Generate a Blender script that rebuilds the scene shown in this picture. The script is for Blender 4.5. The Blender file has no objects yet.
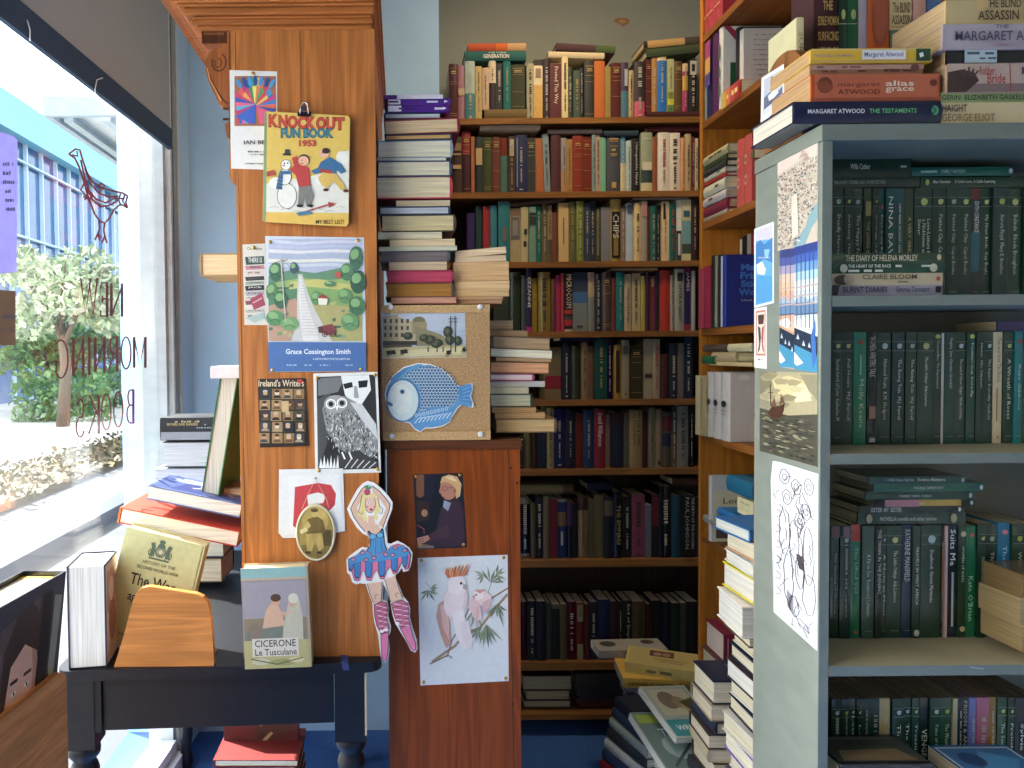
import bpy, math, random, colorsys
from mathutils import Vector, Matrix
SC = bpy.context.scene
COL = SC.collection
rng = random.Random(7)
F, CX, CY = 740.0, 400.0, 377.0
PITCH, ROLL = math.radians(1.7), math.radians(-0.5)
CAM = Vector((0, 0, 1.5))
CR = (Matrix.Rotation(math.pi/2 - PITCH, 3, 'X') @ Matrix.Rotation(ROLL, 3, 'Z'))

def ray(px, py):
    return CR @ Vector(((px-CX)/F, -(py-CY)/F, -1.0))
def W(px, py, Y):                       # point of the plane Y = const
    d = ray(px, py); return CAM + d*(Y/d.y)
def PXX(px, py, X):                     # point of the plane X = const
    d = ray(px, py); return CAM + d*(X/d.x)
WX, WY, WK = -.83, 2.65, .05            # the window wall: X = WX + WK*(Y-WY)
def winX(Y): return WX + WK*(Y-WY)
def WP(px, py):
    d = ray(px, py); t = (WX - WK*WY)/(d.x - WK*d.y); return CAM + d*t
def PZ(px, py, z):
    d = ray(px, py); return CAM + d*((z-CAM.z)/d.z)

def lin(h):
    if not isinstance(h, str): return h
    h = h.lstrip('#'); o = []
    for i in (0, 2, 4):
        c = int(h[i:i+2], 16)/255
        o.append(c/12.92 if c <= .04045 else ((c+.055)/1.055)**2.4)
    return (o[0], o[1], o[2], 1)

# ------------------------------------------------------------------ materials
MATS = {}
def nt(name):
    m = bpy.data.materials.new(name); m.use_nodes = True
    n = m.node_tree.nodes; l = m.node_tree.links
    return m, n, l, n['Principled BSDF']
def attr_mat(name, rough=.6, scale=(40, 40, 40), amt=.12, bump=0., coat=0., metal=0., lo=None, spec=.4, detail=3):
    """base colour = the surface's own colour attribute, varied by stretched noise"""
    m, n, l, p = nt(name)
    a = n.new('ShaderNodeAttribute'); a.attribute_name = 'Col'
    tc = n.new('ShaderNodeTexCoord'); mp = n.new('ShaderNodeMapping'); mp.inputs['Scale'].default_value = scale
    no = n.new('ShaderNodeTexNoise'); no.inputs['Scale'].default_value = 1; no.inputs['Detail'].default_value = detail
    l.new(tc.outputs['Object'], mp.inputs['Vector']); l.new(mp.outputs[0], no.inputs['Vector'])
    mr = n.new('ShaderNodeMapRange'); mr.inputs[1].default_value = .3; mr.inputs[2].default_value = .7
    mr.inputs[3].default_value = 1-amt if lo is None else lo; mr.inputs[4].default_value = 1+amt*.6
    l.new(no.outputs[0], mr.inputs[0])
    mu = n.new('ShaderNodeMix'); mu.data_type = 'RGBA'; mu.blend_type = 'MULTIPLY'; mu.inputs[0].default_value = 1
    l.new(a.outputs['Color'], mu.inputs[6]); l.new(mr.outputs[0], mu.inputs[7])
    l.new(mu.outputs[2], p.inputs['Base Color'])
    p.inputs['Roughness'].default_value = rough; p.inputs['Metallic'].default_value = metal
    p.inputs['Coat Weight'].default_value = coat; p.inputs['Coat Roughness'].default_value = .15
    p.inputs['Specular IOR Level'].default_value = spec
    if bump:
        b = n.new('ShaderNodeBump'); b.inputs['Strength'].default_value = bump; b.inputs['Distance'].default_value = .002
        l.new(no.outputs[0], b.inputs['Height']); l.new(b.outputs[0], p.inputs['Normal'])
    MATS[name] = m; return m
def wood(name, axis, rough=.45):
    """varnished pine: bands of grain, knots and fine fibres along one axis"""
    m, n, l, p = nt(name)
    a = n.new('ShaderNodeAttribute'); a.attribute_name = 'Col'
    tc = n.new('ShaderNodeTexCoord'); mp = n.new('ShaderNodeMapping')
    s = [9, 9, 9]; s[axis] = .8; mp.inputs['Scale'].default_value = s
    l.new(tc.outputs['Object'], mp.inputs['Vector'])
    n1 = n.new('ShaderNodeTexNoise'); n1.inputs['Scale'].default_value = 1.6; n1.inputs['Detail'].default_value = 2; n1.inputs['Distortion'].default_value = .6
    l.new(mp.outputs[0], n1.inputs['Vector'])
    wv = n.new('ShaderNodeMath'); wv.operation = 'MULTIPLY'; wv.inputs[1].default_value = 34
    l.new(n1.outputs[0], wv.inputs[0])
    sn = n.new('ShaderNodeMath'); sn.operation = 'SINE'; l.new(wv.outputs[0], sn.inputs[0])
    mp2 = n.new('ShaderNodeMapping'); s2 = [220, 220, 220]; s2[axis] = 5; mp2.inputs['Scale'].default_value = s2
    l.new(tc.outputs['Object'], mp2.inputs['Vector'])
    n2 = n.new('ShaderNodeTexNoise'); n2.inputs['Scale'].default_value = 1; n2.inputs['Detail'].default_value = 2
    l.new(mp2.outputs[0], n2.inputs['Vector'])
    vo = n.new('ShaderNodeTexVoronoi'); mp3 = n.new('ShaderNodeMapping'); s3 = [9, 9, 9]; s3[axis] = 4.2; mp3.inputs['Scale'].default_value = s3
    l.new(tc.outputs['Object'], mp3.inputs['Vector']); l.new(mp3.outputs[0], vo.inputs['Vector']); vo.inputs['Scale'].default_value = 1
    kr = n.new('ShaderNodeMapRange'); kr.inputs[1].default_value = .05; kr.inputs[2].default_value = .14; kr.inputs[3].default_value = .62; kr.inputs[4].default_value = 1
    l.new(vo.outputs['Distance'], kr.inputs[0])
    r1 = n.new('ShaderNodeMapRange'); r1.inputs[1].default_value = -1; r1.inputs[2].default_value = 1; r1.inputs[3].default_value = .80; r1.inputs[4].default_value = 1.08
    l.new(sn.outputs[0], r1.inputs[0])
    r2 = n.new('ShaderNodeMapRange'); r2.inputs[1].default_value = .3; r2.inputs[2].default_value = .7; r2.inputs[3].default_value = .8; r2.inputs[4].default_value = 1.12
    l.new(n2.outputs[0], r2.inputs[0])
    k = n.new('ShaderNodeMath'); k.operation = 'MULTIPLY'; l.new(r1.outputs[0], k.inputs[0]); l.new(r2.outputs[0], k.inputs[1])
    k2 = n.new('ShaderNodeMath'); k2.operation = 'MULTIPLY'; l.new(k.outputs[0], k2.inputs[0]); l.new(kr.outputs[0], k2.inputs[1])
    mu = n.new('ShaderNodeMix'); mu.data_type = 'RGBA'; mu.blend_type = 'MULTIPLY'; mu.inputs[0].default_value = 1
    l.new(a.outputs['Color'], mu.inputs[6]); l.new(k2.outputs[0], mu.inputs[7]); l.new(mu.outputs[2], p.inputs['Base Color'])
    p.inputs['Roughness'].default_value = rough; p.inputs['Specular IOR Level'].default_value = .22
    b = n.new('ShaderNodeBump'); b.inputs['Strength'].default_value = .15; b.inputs['Distance'].default_value = .001
    l.new(n2.outputs[0], b.inputs['Height']); l.new(b.outputs[0], p.inputs['Normal'])
    MATS[name] = m
attr_mat('paper', .6, (60, 60, 60), .08)
attr_mat('print', .38, (90, 90, 90), .05, spec=.35)
attr_mat('gloss', .22, (30, 30, 30), .06, coat=.3)
attr_mat('cloth', .8, (500, 500, 500), .15, bump=.2)
attr_mat('aged', .62, (55, 55, 22), .30, detail=5)
attr_mat('pages_x', .85, (520, 6, 6), .30)
attr_mat('pages_y', .85, (6, 520, 6), .30)
attr_mat('pages_z', .85, (6, 6, 520), .30)
attr_mat('brass', .3, (20, 20, 20), .05, metal=1)
attr_mat('chrome', .15, (20, 20, 20), .05, metal=1)
attr_mat('plastic', .3, (20, 20, 20), .04)
attr_mat('black_paint', .45, (25, 25, 60), .25, bump=.3, spec=.3)
attr_mat('painted_board', .5, (14, 14, 30), .10, bump=.12)
attr_mat('plaster', .85, (3, 3, 3), .10, bump=.05, detail=6)
attr_mat('carpet', .95, (260, 260, 260), .45, bump=.6)
attr_mat('concrete', .8, (2.5, 2.5, 2.5), .2, detail=6)
attr_mat('leaf', .6, (4, 4, 4), .3)
attr_mat('cork', .85, (260, 260, 260), .40, bump=.4, detail=5)
attr_mat('fabric', .9, (400, 400, 400), .1)
attr_mat('building_glass', .12, (.4, .4, .8), .25, spec=.8)
m_ = attr_mat('thin_paper', .7, (30, 30, 30), .06)
_n, _l = m_.node_tree.nodes, m_.node_tree.links
_t = _n.new('ShaderNodeBsdfTranslucent'); _x = _n.new('ShaderNodeMixShader'); _x.inputs[0].default_value = .45
_c = [k.from_socket for k in _l if k.to_socket.name == 'Base Color'][0]; _l.new(_c, _t.inputs[0])
_l.new(_n['Principled BSDF'].outputs[0], _x.inputs[1]); _l.new(_t.outputs[0], _x.inputs[2]); _l.new(_x.outputs[0], _n['Material Output'].inputs[0])
wood('wood_x', 0); wood('wood_y', 1); wood('wood_z', 2)
m, n, l, p = nt('window_glass')
for x in list(n): 
    if x.name != 'Material Output': n.remove(x)
tb = n.new('ShaderNodeBsdfTransparent'); tb.inputs[0].default_value = (.97, .985, .98, 1)
gb = n.new('ShaderNodeBsdfGlossy'); gb.inputs['Roughness'].default_value = .02
no = n.new('ShaderNodeTexNoise'); no.inputs['Scale'].default_value = 3
df = n.new('ShaderNodeBsdfTranslucent'); df.inputs[0].default_value = (.9, .9, .9, 1)
mx = n.new('ShaderNodeMixShader'); mx.inputs[0].default_value = .045; l.new(tb.outputs[0], mx.inputs[1]); l.new(gb.outputs[0], mx.inputs[2])
mr = n.new('ShaderNodeMapRange'); mr.inputs[1].default_value = .4; mr.inputs[2].default_value = .8; mr.inputs[3].default_value = 0.0; mr.inputs[4].default_value = .05
l.new(no.outputs[0], mr.inputs[0])
m2 = n.new('ShaderNodeMixShader'); l.new(mr.outputs[0], m2.inputs[0]); l.new(mx.outputs[0], m2.inputs[1]); l.new(df.outputs[0], m2.inputs[2])
l.new(m2.outputs[0], n['Material Output'].inputs[0]); MATS['window_glass'] = m

# ------------------------------------------------------------------ text cache
TC = {}
def glyphs(s, res=2, bold=0):
    k = (s, res, bold)
    if k not in TC:
        cu = bpy.data.curves.new('t', 'FONT'); cu.body = s; cu.resolution_u = res; cu.offset = bold; cu.fill_mode = 'FRONT'
        ob = bpy.data.objects.new('t', cu); COL.objects.link(ob)
        dg = bpy.context.evaluated_depsgraph_get(); dg.update()
        me = bpy.data.meshes.new_from_object(ob.evaluated_get(dg))
        vs = [(v.co.x, v.co.y) for v in me.vertices]; fs = [tuple(p.vertices) for p in me.polygons]
        bpy.data.objects.remove(ob); bpy.data.curves.remove(cu); bpy.data.meshes.remove(me)
        if vs:
            x0 = min(v[0] for v in vs); x1 = max(v[0] for v in vs); y0 = min(v[1] for v in vs); y1 = max(v[1] for v in vs)
            vs = [((a-x0)/(x1-x0), (b-y0)/(y1-y0)) for a, b in vs]
        TC[k] = (vs, fs)
    return TC[k]

# ------------------------------------------------------------------ mesh builder
class MB:
    def __init__(s): s.v = []; s.f = []; s.c = []; s.m = []; s.mats = []; s.sm = []
    def mi(s, mat):
        if mat not in s.mats: s.mats.append(mat)
        return s.mats.index(mat)
    def add(s, vs, fs, col, mat='paper', smooth=False):
        o = len(s.v); s.v += [Vector(v) for v in vs]; col = lin(col)
        if mat == 'print': g = .3*col[0]+.55*col[1]+.15*col[2]; col = tuple(c*.80+(g*.9+.01)*.20 for c in col[:3])+(1,)     # inks greyed, putting a veil of haze into the colour
        i = s.mi(mat)
        for f in fs: s.f.append([a+o for a in f]); s.c.append(col); s.m.append(i); s.sm.append(smooth)
    def face(s, pts, col, mat='paper'): s.add(pts, [list(range(len(pts)))], col, mat)
    def box(s, lo, hi, col, mat='paper', M=None):
        x0, y0, z0 = lo; x1, y1, z1 = hi
        if x0 > x1: x0, x1 = x1, x0
        if y0 > y1: y0, y1 = y1, y0
        if z0 > z1: z0, z1 = z1, z0
        vs = [Vector(v) for v in ((x0,y0,z0),(x1,y0,z0),(x1,y1,z0),(x0,y1,z0),(x0,y0,z1),(x1,y0,z1),(x1,y1,z1),(x0,y1,z1))]
        if M: vs = [M @ v for v in vs]
        s.add(vs, [(0,3,2,1),(4,5,6,7),(0,1,5,4),(1,2,6,5),(2,3,7,6),(3,0,4,7)], col, mat)
    def prism(s, pts, ext, col, mat='paper', side=None, smat=None):
        pts = [Vector(p) for p in pts]; ext = Vector(ext); n = len(pts)
        q = [p+ext for p in pts]
        s.add(pts, [list(range(n))], col, mat); s.add(q, [list(range(n))[::-1]], col, mat)
        s.add(pts+q, [(i, i+n, (i+1) % n+n, (i+1) % n) for i in range(n)], side or col, smat or mat)
    def tube(s, path, r, col, mat='paper', n=8):
        path = [Vector(p) for p in path]; vs = []; fs = []
        for i, p in enumerate(path):
            t = (path[min(i+1, len(path)-1)]-path[max(i-1, 0)]).normalized()
            a = t.orthogonal().normalized() if i == 0 else (a - t*a.dot(t)).normalized()
            b = t.cross(a); rr = r[i] if isinstance(r, (list, tuple)) else r
            for k in range(n):
                w = 2*math.pi*k/n; vs.append(p + a*rr*math.cos(w) + b*rr*math.sin(w))
        for i in range(len(path)-1):
            for k in range(n): fs.append((i*n+k, i*n+(k+1) % n, (i+1)*n+(k+1) % n, (i+1)*n+k))
        fs.append(list(range(n))[::-1]); fs.append([(len(path)-1)*n+k for k in range(n)])
        s.add(vs, fs, col, mat, True)
    def lathe(s, prof, c, col, mat='paper', n=20, M=None):
        vs = []; fs = []; c = Vector(c)
        for r, z in prof:
            for k in range(n):
                w = 2*math.pi*k/n; v = Vector((r*math.cos(w), r*math.sin(w), z)); vs.append(c + (M @ v if M else v))
        for i in range(len(prof)-1):
            for k in range(n): fs.append((i*n+k, i*n+(k+1) % n, (i+1)*n+(k+1) % n, (i+1)*n+k))
        fs.append(list(range(n))[::-1]); fs.append([(len(prof)-1)*n+k for k in range(n)])
        s.add(vs, fs, col, mat, True)
    def text(s, st, O, U, V, col, mat='print', res=2, bold=0):
        vs, fs = glyphs(st, res, bold)
        s.add([O + U*a + V*b for a, b in vs], fs, col, mat)
    def build(s, name, parent=None, origin=None, bevel=0):
        if origin is None:
            if parent is not None: origin = parent.location.copy()
            else:
                xs = [v.x for v in s.v]; ys = [v.y for v in s.v]; zs = [v.z for v in s.v]
                origin = Vector(((min(xs)+max(xs))/2, (min(ys)+max(ys))/2, min(zs)))
        origin = Vector(origin)
        me = bpy.data.meshes.new(name)
        me.from_pydata([v-origin for v in s.v], [], s.f)
        for k in s.mats: me.materials.append(MATS[k])
        for p_, i, sm in zip(me.polygons, s.m, s.sm): p_.material_index = i; p_.use_smooth = sm
        ca = me.color_attributes.new('Col', 'FLOAT_COLOR', 'CORNER')
        buf = []
        for p_, c in zip(me.polygons, s.c): buf += list(c)*len(p_.vertices)
        ca.data.foreach_set('color', buf)
        o = bpy.data.objects.new(name, me); COL.objects.link(o)
        if parent is not None: o.parent = parent; o.location = origin - parent.location
        else: o.location = origin
        if bevel:
            b = o.modifiers.new('bevel', 'BEVEL'); b.width = bevel; b.segments = 2; b.limit_method = 'ANGLE'
        return o

# ------------------------------------------------------------------ tagging
LABELS = {}
def tag(o, label, cat, group=None, kind=None):
    w = label.split()
    if len(w) > 16: print('LONG', label); label = ' '.join(w[:16])
    if label in LABELS: print('DUPLABEL', label)
    LABELS[label] = o
    o['label'] = label; o['category'] = cat
    if group: o['group'] = group
    if kind: o['kind'] = kind
    return o
def struct(o): o['kind'] = 'structure'; return o
def root(name, loc, label, cat, group=None):
    o = bpy.data.objects.new(name, None); COL.objects.link(o); o.location = Vector(loc); o.empty_display_size = .05
    return tag(o, label, cat, group)
ORD = ['', 'first', 'second', 'third', 'fourth', 'fifth', 'sixth', 'seventh', 'eighth', 'ninth', 'tenth', 'eleventh', 'twelfth', 'thirteenth', 'fourteenth',
       'fifteenth', 'sixteenth', 'seventeenth', 'eighteenth', 'nineteenth', 'twentieth', 'twenty-first', 'twenty-second', 'twenty-third', 'twenty-fourth', 'twenty-fifth',
       'twenty-sixth', 'twenty-seventh', 'twenty-eighth', 'twenty-ninth', 'thirtieth', 'thirty-first', 'thirty-second', 'thirty-third', 'thirty-fourth', 'thirty-fifth', 'thirty-sixth', 'thirty-seventh']
def cname(h):
    r, g, b = [int(h.lstrip('#')[i:i+2], 16)/255 for i in (0, 2, 4)]
    hh, s, v = colorsys.rgb_to_hsv(r, g, b); hh *= 360
    if v < .14: return 'black'
    if s < .13:
        return 'black' if v < .2 else 'dark grey' if v < .38 else 'grey' if v < .62 else 'pale grey' if v < .8 else 'off-white'
    if 28 <= hh < 62:
        if v > .72 and s < .42: return 'cream'
        if s > .6 and v > .5: return 'yellow' if hh > 42 else 'orange'
        if v > .55: return 'tan' if hh < 46 else 'beige'
        return 'brown' if hh < 42 and v < .5 else 'dull tan' if v > .42 else 'olive'
    if hh < 12 or hh >= 345:
        return 'maroon' if v < .38 else 'dark red' if v < .5 else 'red' if s > .5 else 'dusty pink'
    if hh < 28: return 'reddish brown' if v < .5 else 'orange brown' if s > .5 else 'pinkish tan'
    if hh < 80: return 'olive'
    if hh < 158: return 'dark green' if v < .35 else 'green' if s > .3 else 'sage green'
    if hh < 195: return 'dark teal' if v < .3 else 'teal' if s > .25 else 'grey-green'
    if hh < 250: return 'navy' if v < .35 else 'blue' if s > .35 else 'grey-blue'
    if hh < 300: return 'dark purple' if v < .35 else 'purple'
    return 'dark plum' if v < .35 else 'mauve' if s < .4 else 'magenta'

# ------------------------------------------------------------------ flat artwork on a plane, laid layer over layer
class Art:
    def __init__(s, mb, fn, nrm, base=0., mat='print', step=4e-5):
        s.mb = mb; s.fn = fn; s.n = Vector(nrm).normalized(); s.k = base; s.mat = mat; s.step = step
    def P(s, x, y): return s.fn(x, y) + s.n*s.k
    def up(s): s.k += s.step
    def poly(s, pts, col): s.up(); s.mb.face([s.P(x, y) for x, y in pts], col, s.mat)
    def rect(s, x0, y0, x1, y1, col): s.poly([(x0,y1),(x1,y1),(x1,y0),(x0,y0)], col)
    def ell(s, cx, cy, rx, ry, col, n=20, a0=0, a1=360, rot=0):
        r = math.radians(rot); pts = []
        full = abs(a1-a0) >= 360
        for i in range(n + (0 if full else 1)):
            a = math.radians(a0 + (a1-a0)*i/n); x = rx*math.cos(a); y = -ry*math.sin(a)
            pts.append((cx + x*math.cos(r) - y*math.sin(r), cy + x*math.sin(r) + y*math.cos(r)))
        if not full: pts.append((cx, cy))
        s.poly(pts, col)
    def line(s, pts, w, col):
        s.up(); n = len(pts)
        L = []; R = []
        for i, (x, y) in enumerate(pts):
            ax, ay = pts[max(i-1, 0)]; bx, by = pts[min(i+1, n-1)]
            dx, dy = bx-ax, by-ay; d = math.hypot(dx, dy) or 1; nx, ny = -dy/d*w/2, dx/d*w/2
            L.append(s.P(x+nx, y+ny)); R.append(s.P(x-nx, y-ny))
        s.mb.add(L+R, [(i, i+1, n+i+1, n+i) for i in range(n-1)], col, s.mat)
    def ring(s, cx, cy, rx, ry, w, col, n=20, a0=0, a1=360):
        s.line([(cx + rx*math.cos(math.radians(a0+(a1-a0)*i/n)), cy - ry*math.sin(math.radians(a0+(a1-a0)*i/n))) for i in range(n+1)], w, col)
    def text(s, st, x0, y0, x1, y1, col, res=2, bold=.012):
        s.up(); O = s.P(x0, y1); s.mb.text(st, O, s.P(x1, y1)-O, s.P(x0, y0)-O, col, s.mat, res, bold)
    def textd(s, st, x0, y0, x1, y1, col, res=1):      # reads downwards
        s.up(); O = s.P(x0, y0); s.mb.text(st, O, s.P(x0, y1)-O, s.P(x1, y0)-O, col, s.mat, res)
    def marks(s, x0, y0, x1, y1, col, r, down=False, fill=.72):   # unreadable small print: a row of tiny strokes
        s.up(); p = y0 if down else x0; e = y1 if down else x1; h = (x1-x0) if down else (y1-y0)
        vs = []; fs = []
        while p < e:
            w = h*r.uniform(.35, .8)
            if r.random() < fill:
                t = r.uniform(0, .3)*h
                q = [(x0+t, p), (x1, p), (x1, p+w*.7), (x0+t, p+w*.7)] if down else [(p, y0+t), (p+w*.7, y0+t), (p+w*.7, y1), (p, y1)]
                o = len(vs); vs += [s.P(*a) for a in q]; fs.append((o, o+1, o+2, o+3))
            p += w
        if vs: s.mb.add(vs, fs, col, s.mat)

# ------------------------------------------------------------------ books
def book_mesh(cv, pg, M, t, d, h, col, page='#e6d9ba', hard=True, pm='pages_x', mat='cloth', spine=None, bands=(), inset=None):
    """spine at y=0 facing -y, thickness along x, height along z"""
    b = min(.0028, t*.18) if hard else min(.0009, t*.12)
    ov = (.0032 if hard else .0002) if inset is None else inset
    for sx in (-1, 1):
        cv.box((sx*t/2, .0015, 0), (sx*(t/2-b), d, h), col, mat, M)
    # rounded spine
    n = 5; bul = min(.0045, t*.16) if hard else min(.0006, t*.03)
    pts = []
    for i in range(n+1):
        a = -1 + 2*i/n; pts.append((a*t/2, .0015 - bul*(1-a*a) - .0005))
    zs = [0, h]
    for f0, f1, c in bands: zs += [h*(1-f0), h*(1-f1)]
    zs = sorted(set(round(z, 5) for z in zs))
    for z0, z1 in zip(zs, zs[1:]):
        zc = 1 - (z0+z1)/2/h; c = spine or col
        for f0, f1, bc in bands:
            if f0 < zc < f1: c = bc
        vs = [M @ Vector((x, y, z)) for z in (z0, z1) for x, y in pts]
        cv.add(vs, [(i, i+1, n+1+i+1, n+1+i) for i in range(n)], c, mat, True)
    for z, fl in ((0, 1), (h, 0)):
        ring = [M @ Vector((x, y, z)) for x, y in pts] + [M @ Vector((t/2-b, .004, z)), M @ Vector((-t/2+b, .004, z))]
        cv.add(ring, [list(range(len(ring)))[::1 if not fl else -1]], spine or col, mat)
    pg.box((-t/2+b, .004, ov), (t/2-b, d-ov, h-ov), page, pm, M)
    return -bul - .0012
def spine_art(cv, M, t, h, yf, mat='print'):
    """an Art whose pixel frame is: x 0..1 across the spine, y 0..1 from head to tail"""
    return Art(cv, lambda x, y: M @ Vector(((x-.5)*t, yf, (1-y)*h)), (M.to_3x3() @ Vector((0, -1, 0))), 0, mat)
def deco(A, kind, r, t, h, txt=None, tcol='#e8dcb8', t0=.2, t1=.8, x0=.25, x1=.75):
    as_ = t/h
    if kind == 'g':
        for f in sorted(r.sample([.08, .1, .22, .25, .32, .36, .88, .92, .6], 5)): A.rect(.1, f, .9, f+.006, '#a8863c')
        A.rect(.25, .13, .75, .15, '#b8964a'); A.rect(.2, .165, .8, .18, '#b8964a')
    elif kind and kind in 'wkyrb':
        c = {'w': '#b4aa94', 'k': '#3a322c', 'y': '#a88c48', 'r': '#a03028', 'b': '#2a4a7a'}[kind]
        a = r.uniform(.08, .2); b = r.uniform(.5, .62)
        vs = []; fs = []
        def run(xa, xb, ya, yb):
            p = ya; hh = (xb-xa)*as_
            while p < yb:
                w = hh*r.uniform(.4, .85)
                if r.random() < .8:
                    q = [(xa+r.uniform(0, .25)*(xb-xa), p), (xb, p), (xb, p+w*.65), (xa, p+w*.65)]
                    o = len(vs); vs.extend(A.P(*z) for z in q); fs.append((o, o+1, o+2, o+3))
                p += w
        w = r.uniform(.09, .19)
        run(.5-w, .5+w, a, b); run(.5-w*.7, .5+w*.7, b+.06, r.uniform(.8, .88))
        if r.random() < .5: run(.35, .65, .93, .955)
        A.mb.add(vs, fs, c, 'print')
    if txt: A.textd(txt, x0, t0, x1, t1, tcol)
GOLD = '#b8964a'
USED = {}
def uniq(base, fallbacks):
    for b in [base]+fallbacks:
        if b not in LABELS and len(b.split()) <= 16: return b
    return fallbacks[-1]
# ================================================================== the room
def wallbox(name, lo, hi, col, mat='plaster'):
    b = MB(); b.box(lo, hi, col, mat); return struct(b.build(name))
YE, YB, XL = 2.92, 3.10, -.88
b = MB(); b.box((-1.1, -3.2, -.08), (2.4, 3.3, 0), '#3a64a4', 'carpet'); struct(b.build('floor'))
b = MB(); b.box((-1.1, -3.2, 3.25), (2.4, 3.3, 3.33), '#b8b8b0', 'plaster'); struct(b.build('ceiling'))
b = MB(); b.box((.165, YB, 0), (2.4, YB+.12, 3.25), '#8f948a', 'plaster')
A = Art(b, lambda x, y: W(x, y, YB), (0, -1, 0), .0005, 'plaster')
A.poly([(614,20),(618,18),(626,18),(630,20),(628,24),(623,27),(619,24),(615,22)], '#8a6a48'); A.poly([(617,21),(623,19.5),(627,21),(622,24)], '#a88458')
struct(b.build('wall_back'))
b = MB(); b.box((-1.1, YE, 0), (.163, YE+.3, 3.25), '#acd0ee', 'plaster'); struct(b.build('wall_end'))
b = MB(); b.box((1.75, -3.2, 0), (1.87, 3.1, 3.25), '#a9aaa4', 'plaster'); struct(b.build('wall_right'))
# the shop front behind the camera: piers and a lintel around open glass
b = MB(); b.box((-1.1, -3.2, 0), (-.8, -3.1, 3.25), '#a9aaa4', 'plaster'); b.box((0.1, -3.2, 0), (1.87, -3.1, 3.25), '#a9aaa4', 'plaster')
b.box((-.8, -3.2, 2.7), (.1, -3.1, 3.25), '#a9aaa4', 'plaster'); b.box((-.8, -3.2, 0), (.1, -3.1, .4), '#a9aaa4', 'plaster'); struct(b.build('wall_front'))
b = MB(); b.box((-.8, -3.17, .4), (.1, -3.16, 2.7), '#ffffff', 'window_glass'); struct(b.build('window_2'))  # unseen opening, narrowed to trim the light on the front faces
# window wall on the left: kerb, lintel, pier beyond the corner post
def wb(mb, y0, y1, z0, z1, col, mat, t0=-.10, t1=0):
    """a box that follows the slightly turned window wall; t = offset along +x"""
    p = [(winX(y0)+t0, y0), (winX(y1)+t0, y1), (winX(y1)+t1, y1), (winX(y0)+t1, y0)]
    mb.prism([(x, y, z0) for x, y in p], (0, 0, z1-z0), col, mat)
YP = W(169, 300, 1).copy()
def wy(px):                      # the depth at which the window wall crosses a picture column
    return WP(px, 300).y
y_post = wy(168.5); y_in = wy(181)
b = MB(); wb(b, -3.2, y_post, 0, .06, '#c9cdd2', 'painted_board', -.08, .03); wb(b, -3.2, y_post, 2.75, 3.25, '#8f948f', 'plaster'); wb(b, -3.2, .9, .0602, .85, '#8f948f', 'plaster'); wb(b, -3.2, -.1, .8502, 2.7498, '#8f948f', 'plaster'); struct(b.build('wall_left'))  # unseen near stretch closed with riser and wall to hold back daylight
b = MB(); wb(b, y_in, YE+.02, 0, 3.25, '#acd0ee', 'plaster', -.10, 0); struct(b.build('trim_1'))
b = MB(); wb(b, y_post+.0005, y_in-.0005, 0, 3.25, '#b4bcc0', 'painted_board', -.10, -.012)
for k, (o, w_) in enumerate(((.2, .12), (.45, .18), (.78, .1))):
    ya = y_post + (y_in-y_post)*o; wb(b, ya, ya+(y_in-y_post)*w_, 0, 3.25, '#c4cacc' if k != 1 else '#8d9698', 'painted_board', -.013, .006)
struct(b.build('window_frame_post'))
bpy.data.objects['window_frame_post'].name = 'trim_2'
b = MB(); wb(b, -3.1, y_post, .06, 2.75, '#ffffff', 'window_glass', -.046, -.04); glass = struct(b.build('window_1'))
b = MB(); wb(b, -3.1, y_post, .06, .10, '#dfe4e8', 'painted_board', -.07, .0); struct(b.build('trim_3'))
# the drawn-down blind with its dark lower rail
zb0 = WP(84, 88).z; zb1 = WP(84, 62).z
r_ = root('roller_blind', (winX(1.6)+.02, 1.6, 2.7), 'grey roller blind pulled part way down over the shop window', 'blind')
b = MB(); wb(b, .6, y_post-.005, zb1, 2.74, '#9aa2a6', 'fabric', .012, .018); b.build('blind_fabric', r_)
b = MB(); wb(b, .6, y_post-.003, zb0, zb1, '#33475f', 'fabric', .010, .024); b.build('bottom_rail', r_)
for P0 in (((14,20),(17,30),(17,41)), ((92,78),(86,80),(84,90),(86,100))):
    q = [WP(x, y)+Vector((.03, 0, 0)) for x, y in P0]; b = MB(); b.tube(q, .0015, '#e8e8e8', 'plastic', 5); b.build('cord', r_)

# ------------------------------------------------------------------ outside the window
G0 = -.12
b = MB(); b.box((-5.6, -8, G0-.1), (-1.15, 70, G0), '#40444c', 'concrete'); struct(b.build('ground'))
b = MB(); b.box((-3.1, 2, G0), (-2.85, 40, G0+.13), '#22304a', 'concrete'); tag(b.build('kerb'), 'blue-grey stone kerb running along the footpath outside the window', 'kerb')
b = MB(); b.box((-60, -8, G0-.1), (-5.601, 70, G0), '#d8d8d4', 'concrete'); tag(b.build('road'), 'sunlit pale road surface outside the shop window', 'road')
# garden strip of low dry plants
b = MB(); r2 = random.Random(3)
b.box((-5.4, 3.5, G0), (-4.2, 40, G0+.08), '#54462f', 'concrete')
for i in range(5200):
    x = r2.uniform(-5.4, -4.1); y = 4 + 26*r2.random()**1.6; z = G0+.06+r2.random()*.16; s = r2.uniform(.03, .07)
    a = Vector((r2.uniform(-1,1), r2.uniform(-1,1), r2.uniform(-.2,1))).normalized()*s; c = Vector((r2.uniform(-1,1), r2.uniform(-1,1), r2.uniform(-1,1))).normalized()*s*.6
    p = Vector((x, y, z)); b.add([p-a, p+c, p+a, p-c], [(0,1,2,3)], r2.choice(['#5c5030','#4c4a24','#7c6840','#404a22','#8c7c54']), 'leaf')
tag(b.build('ground_cover'), 'low dry yellow-green plants in the garden strip beyond the kerb', 'plants', kind='stuff')
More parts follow.
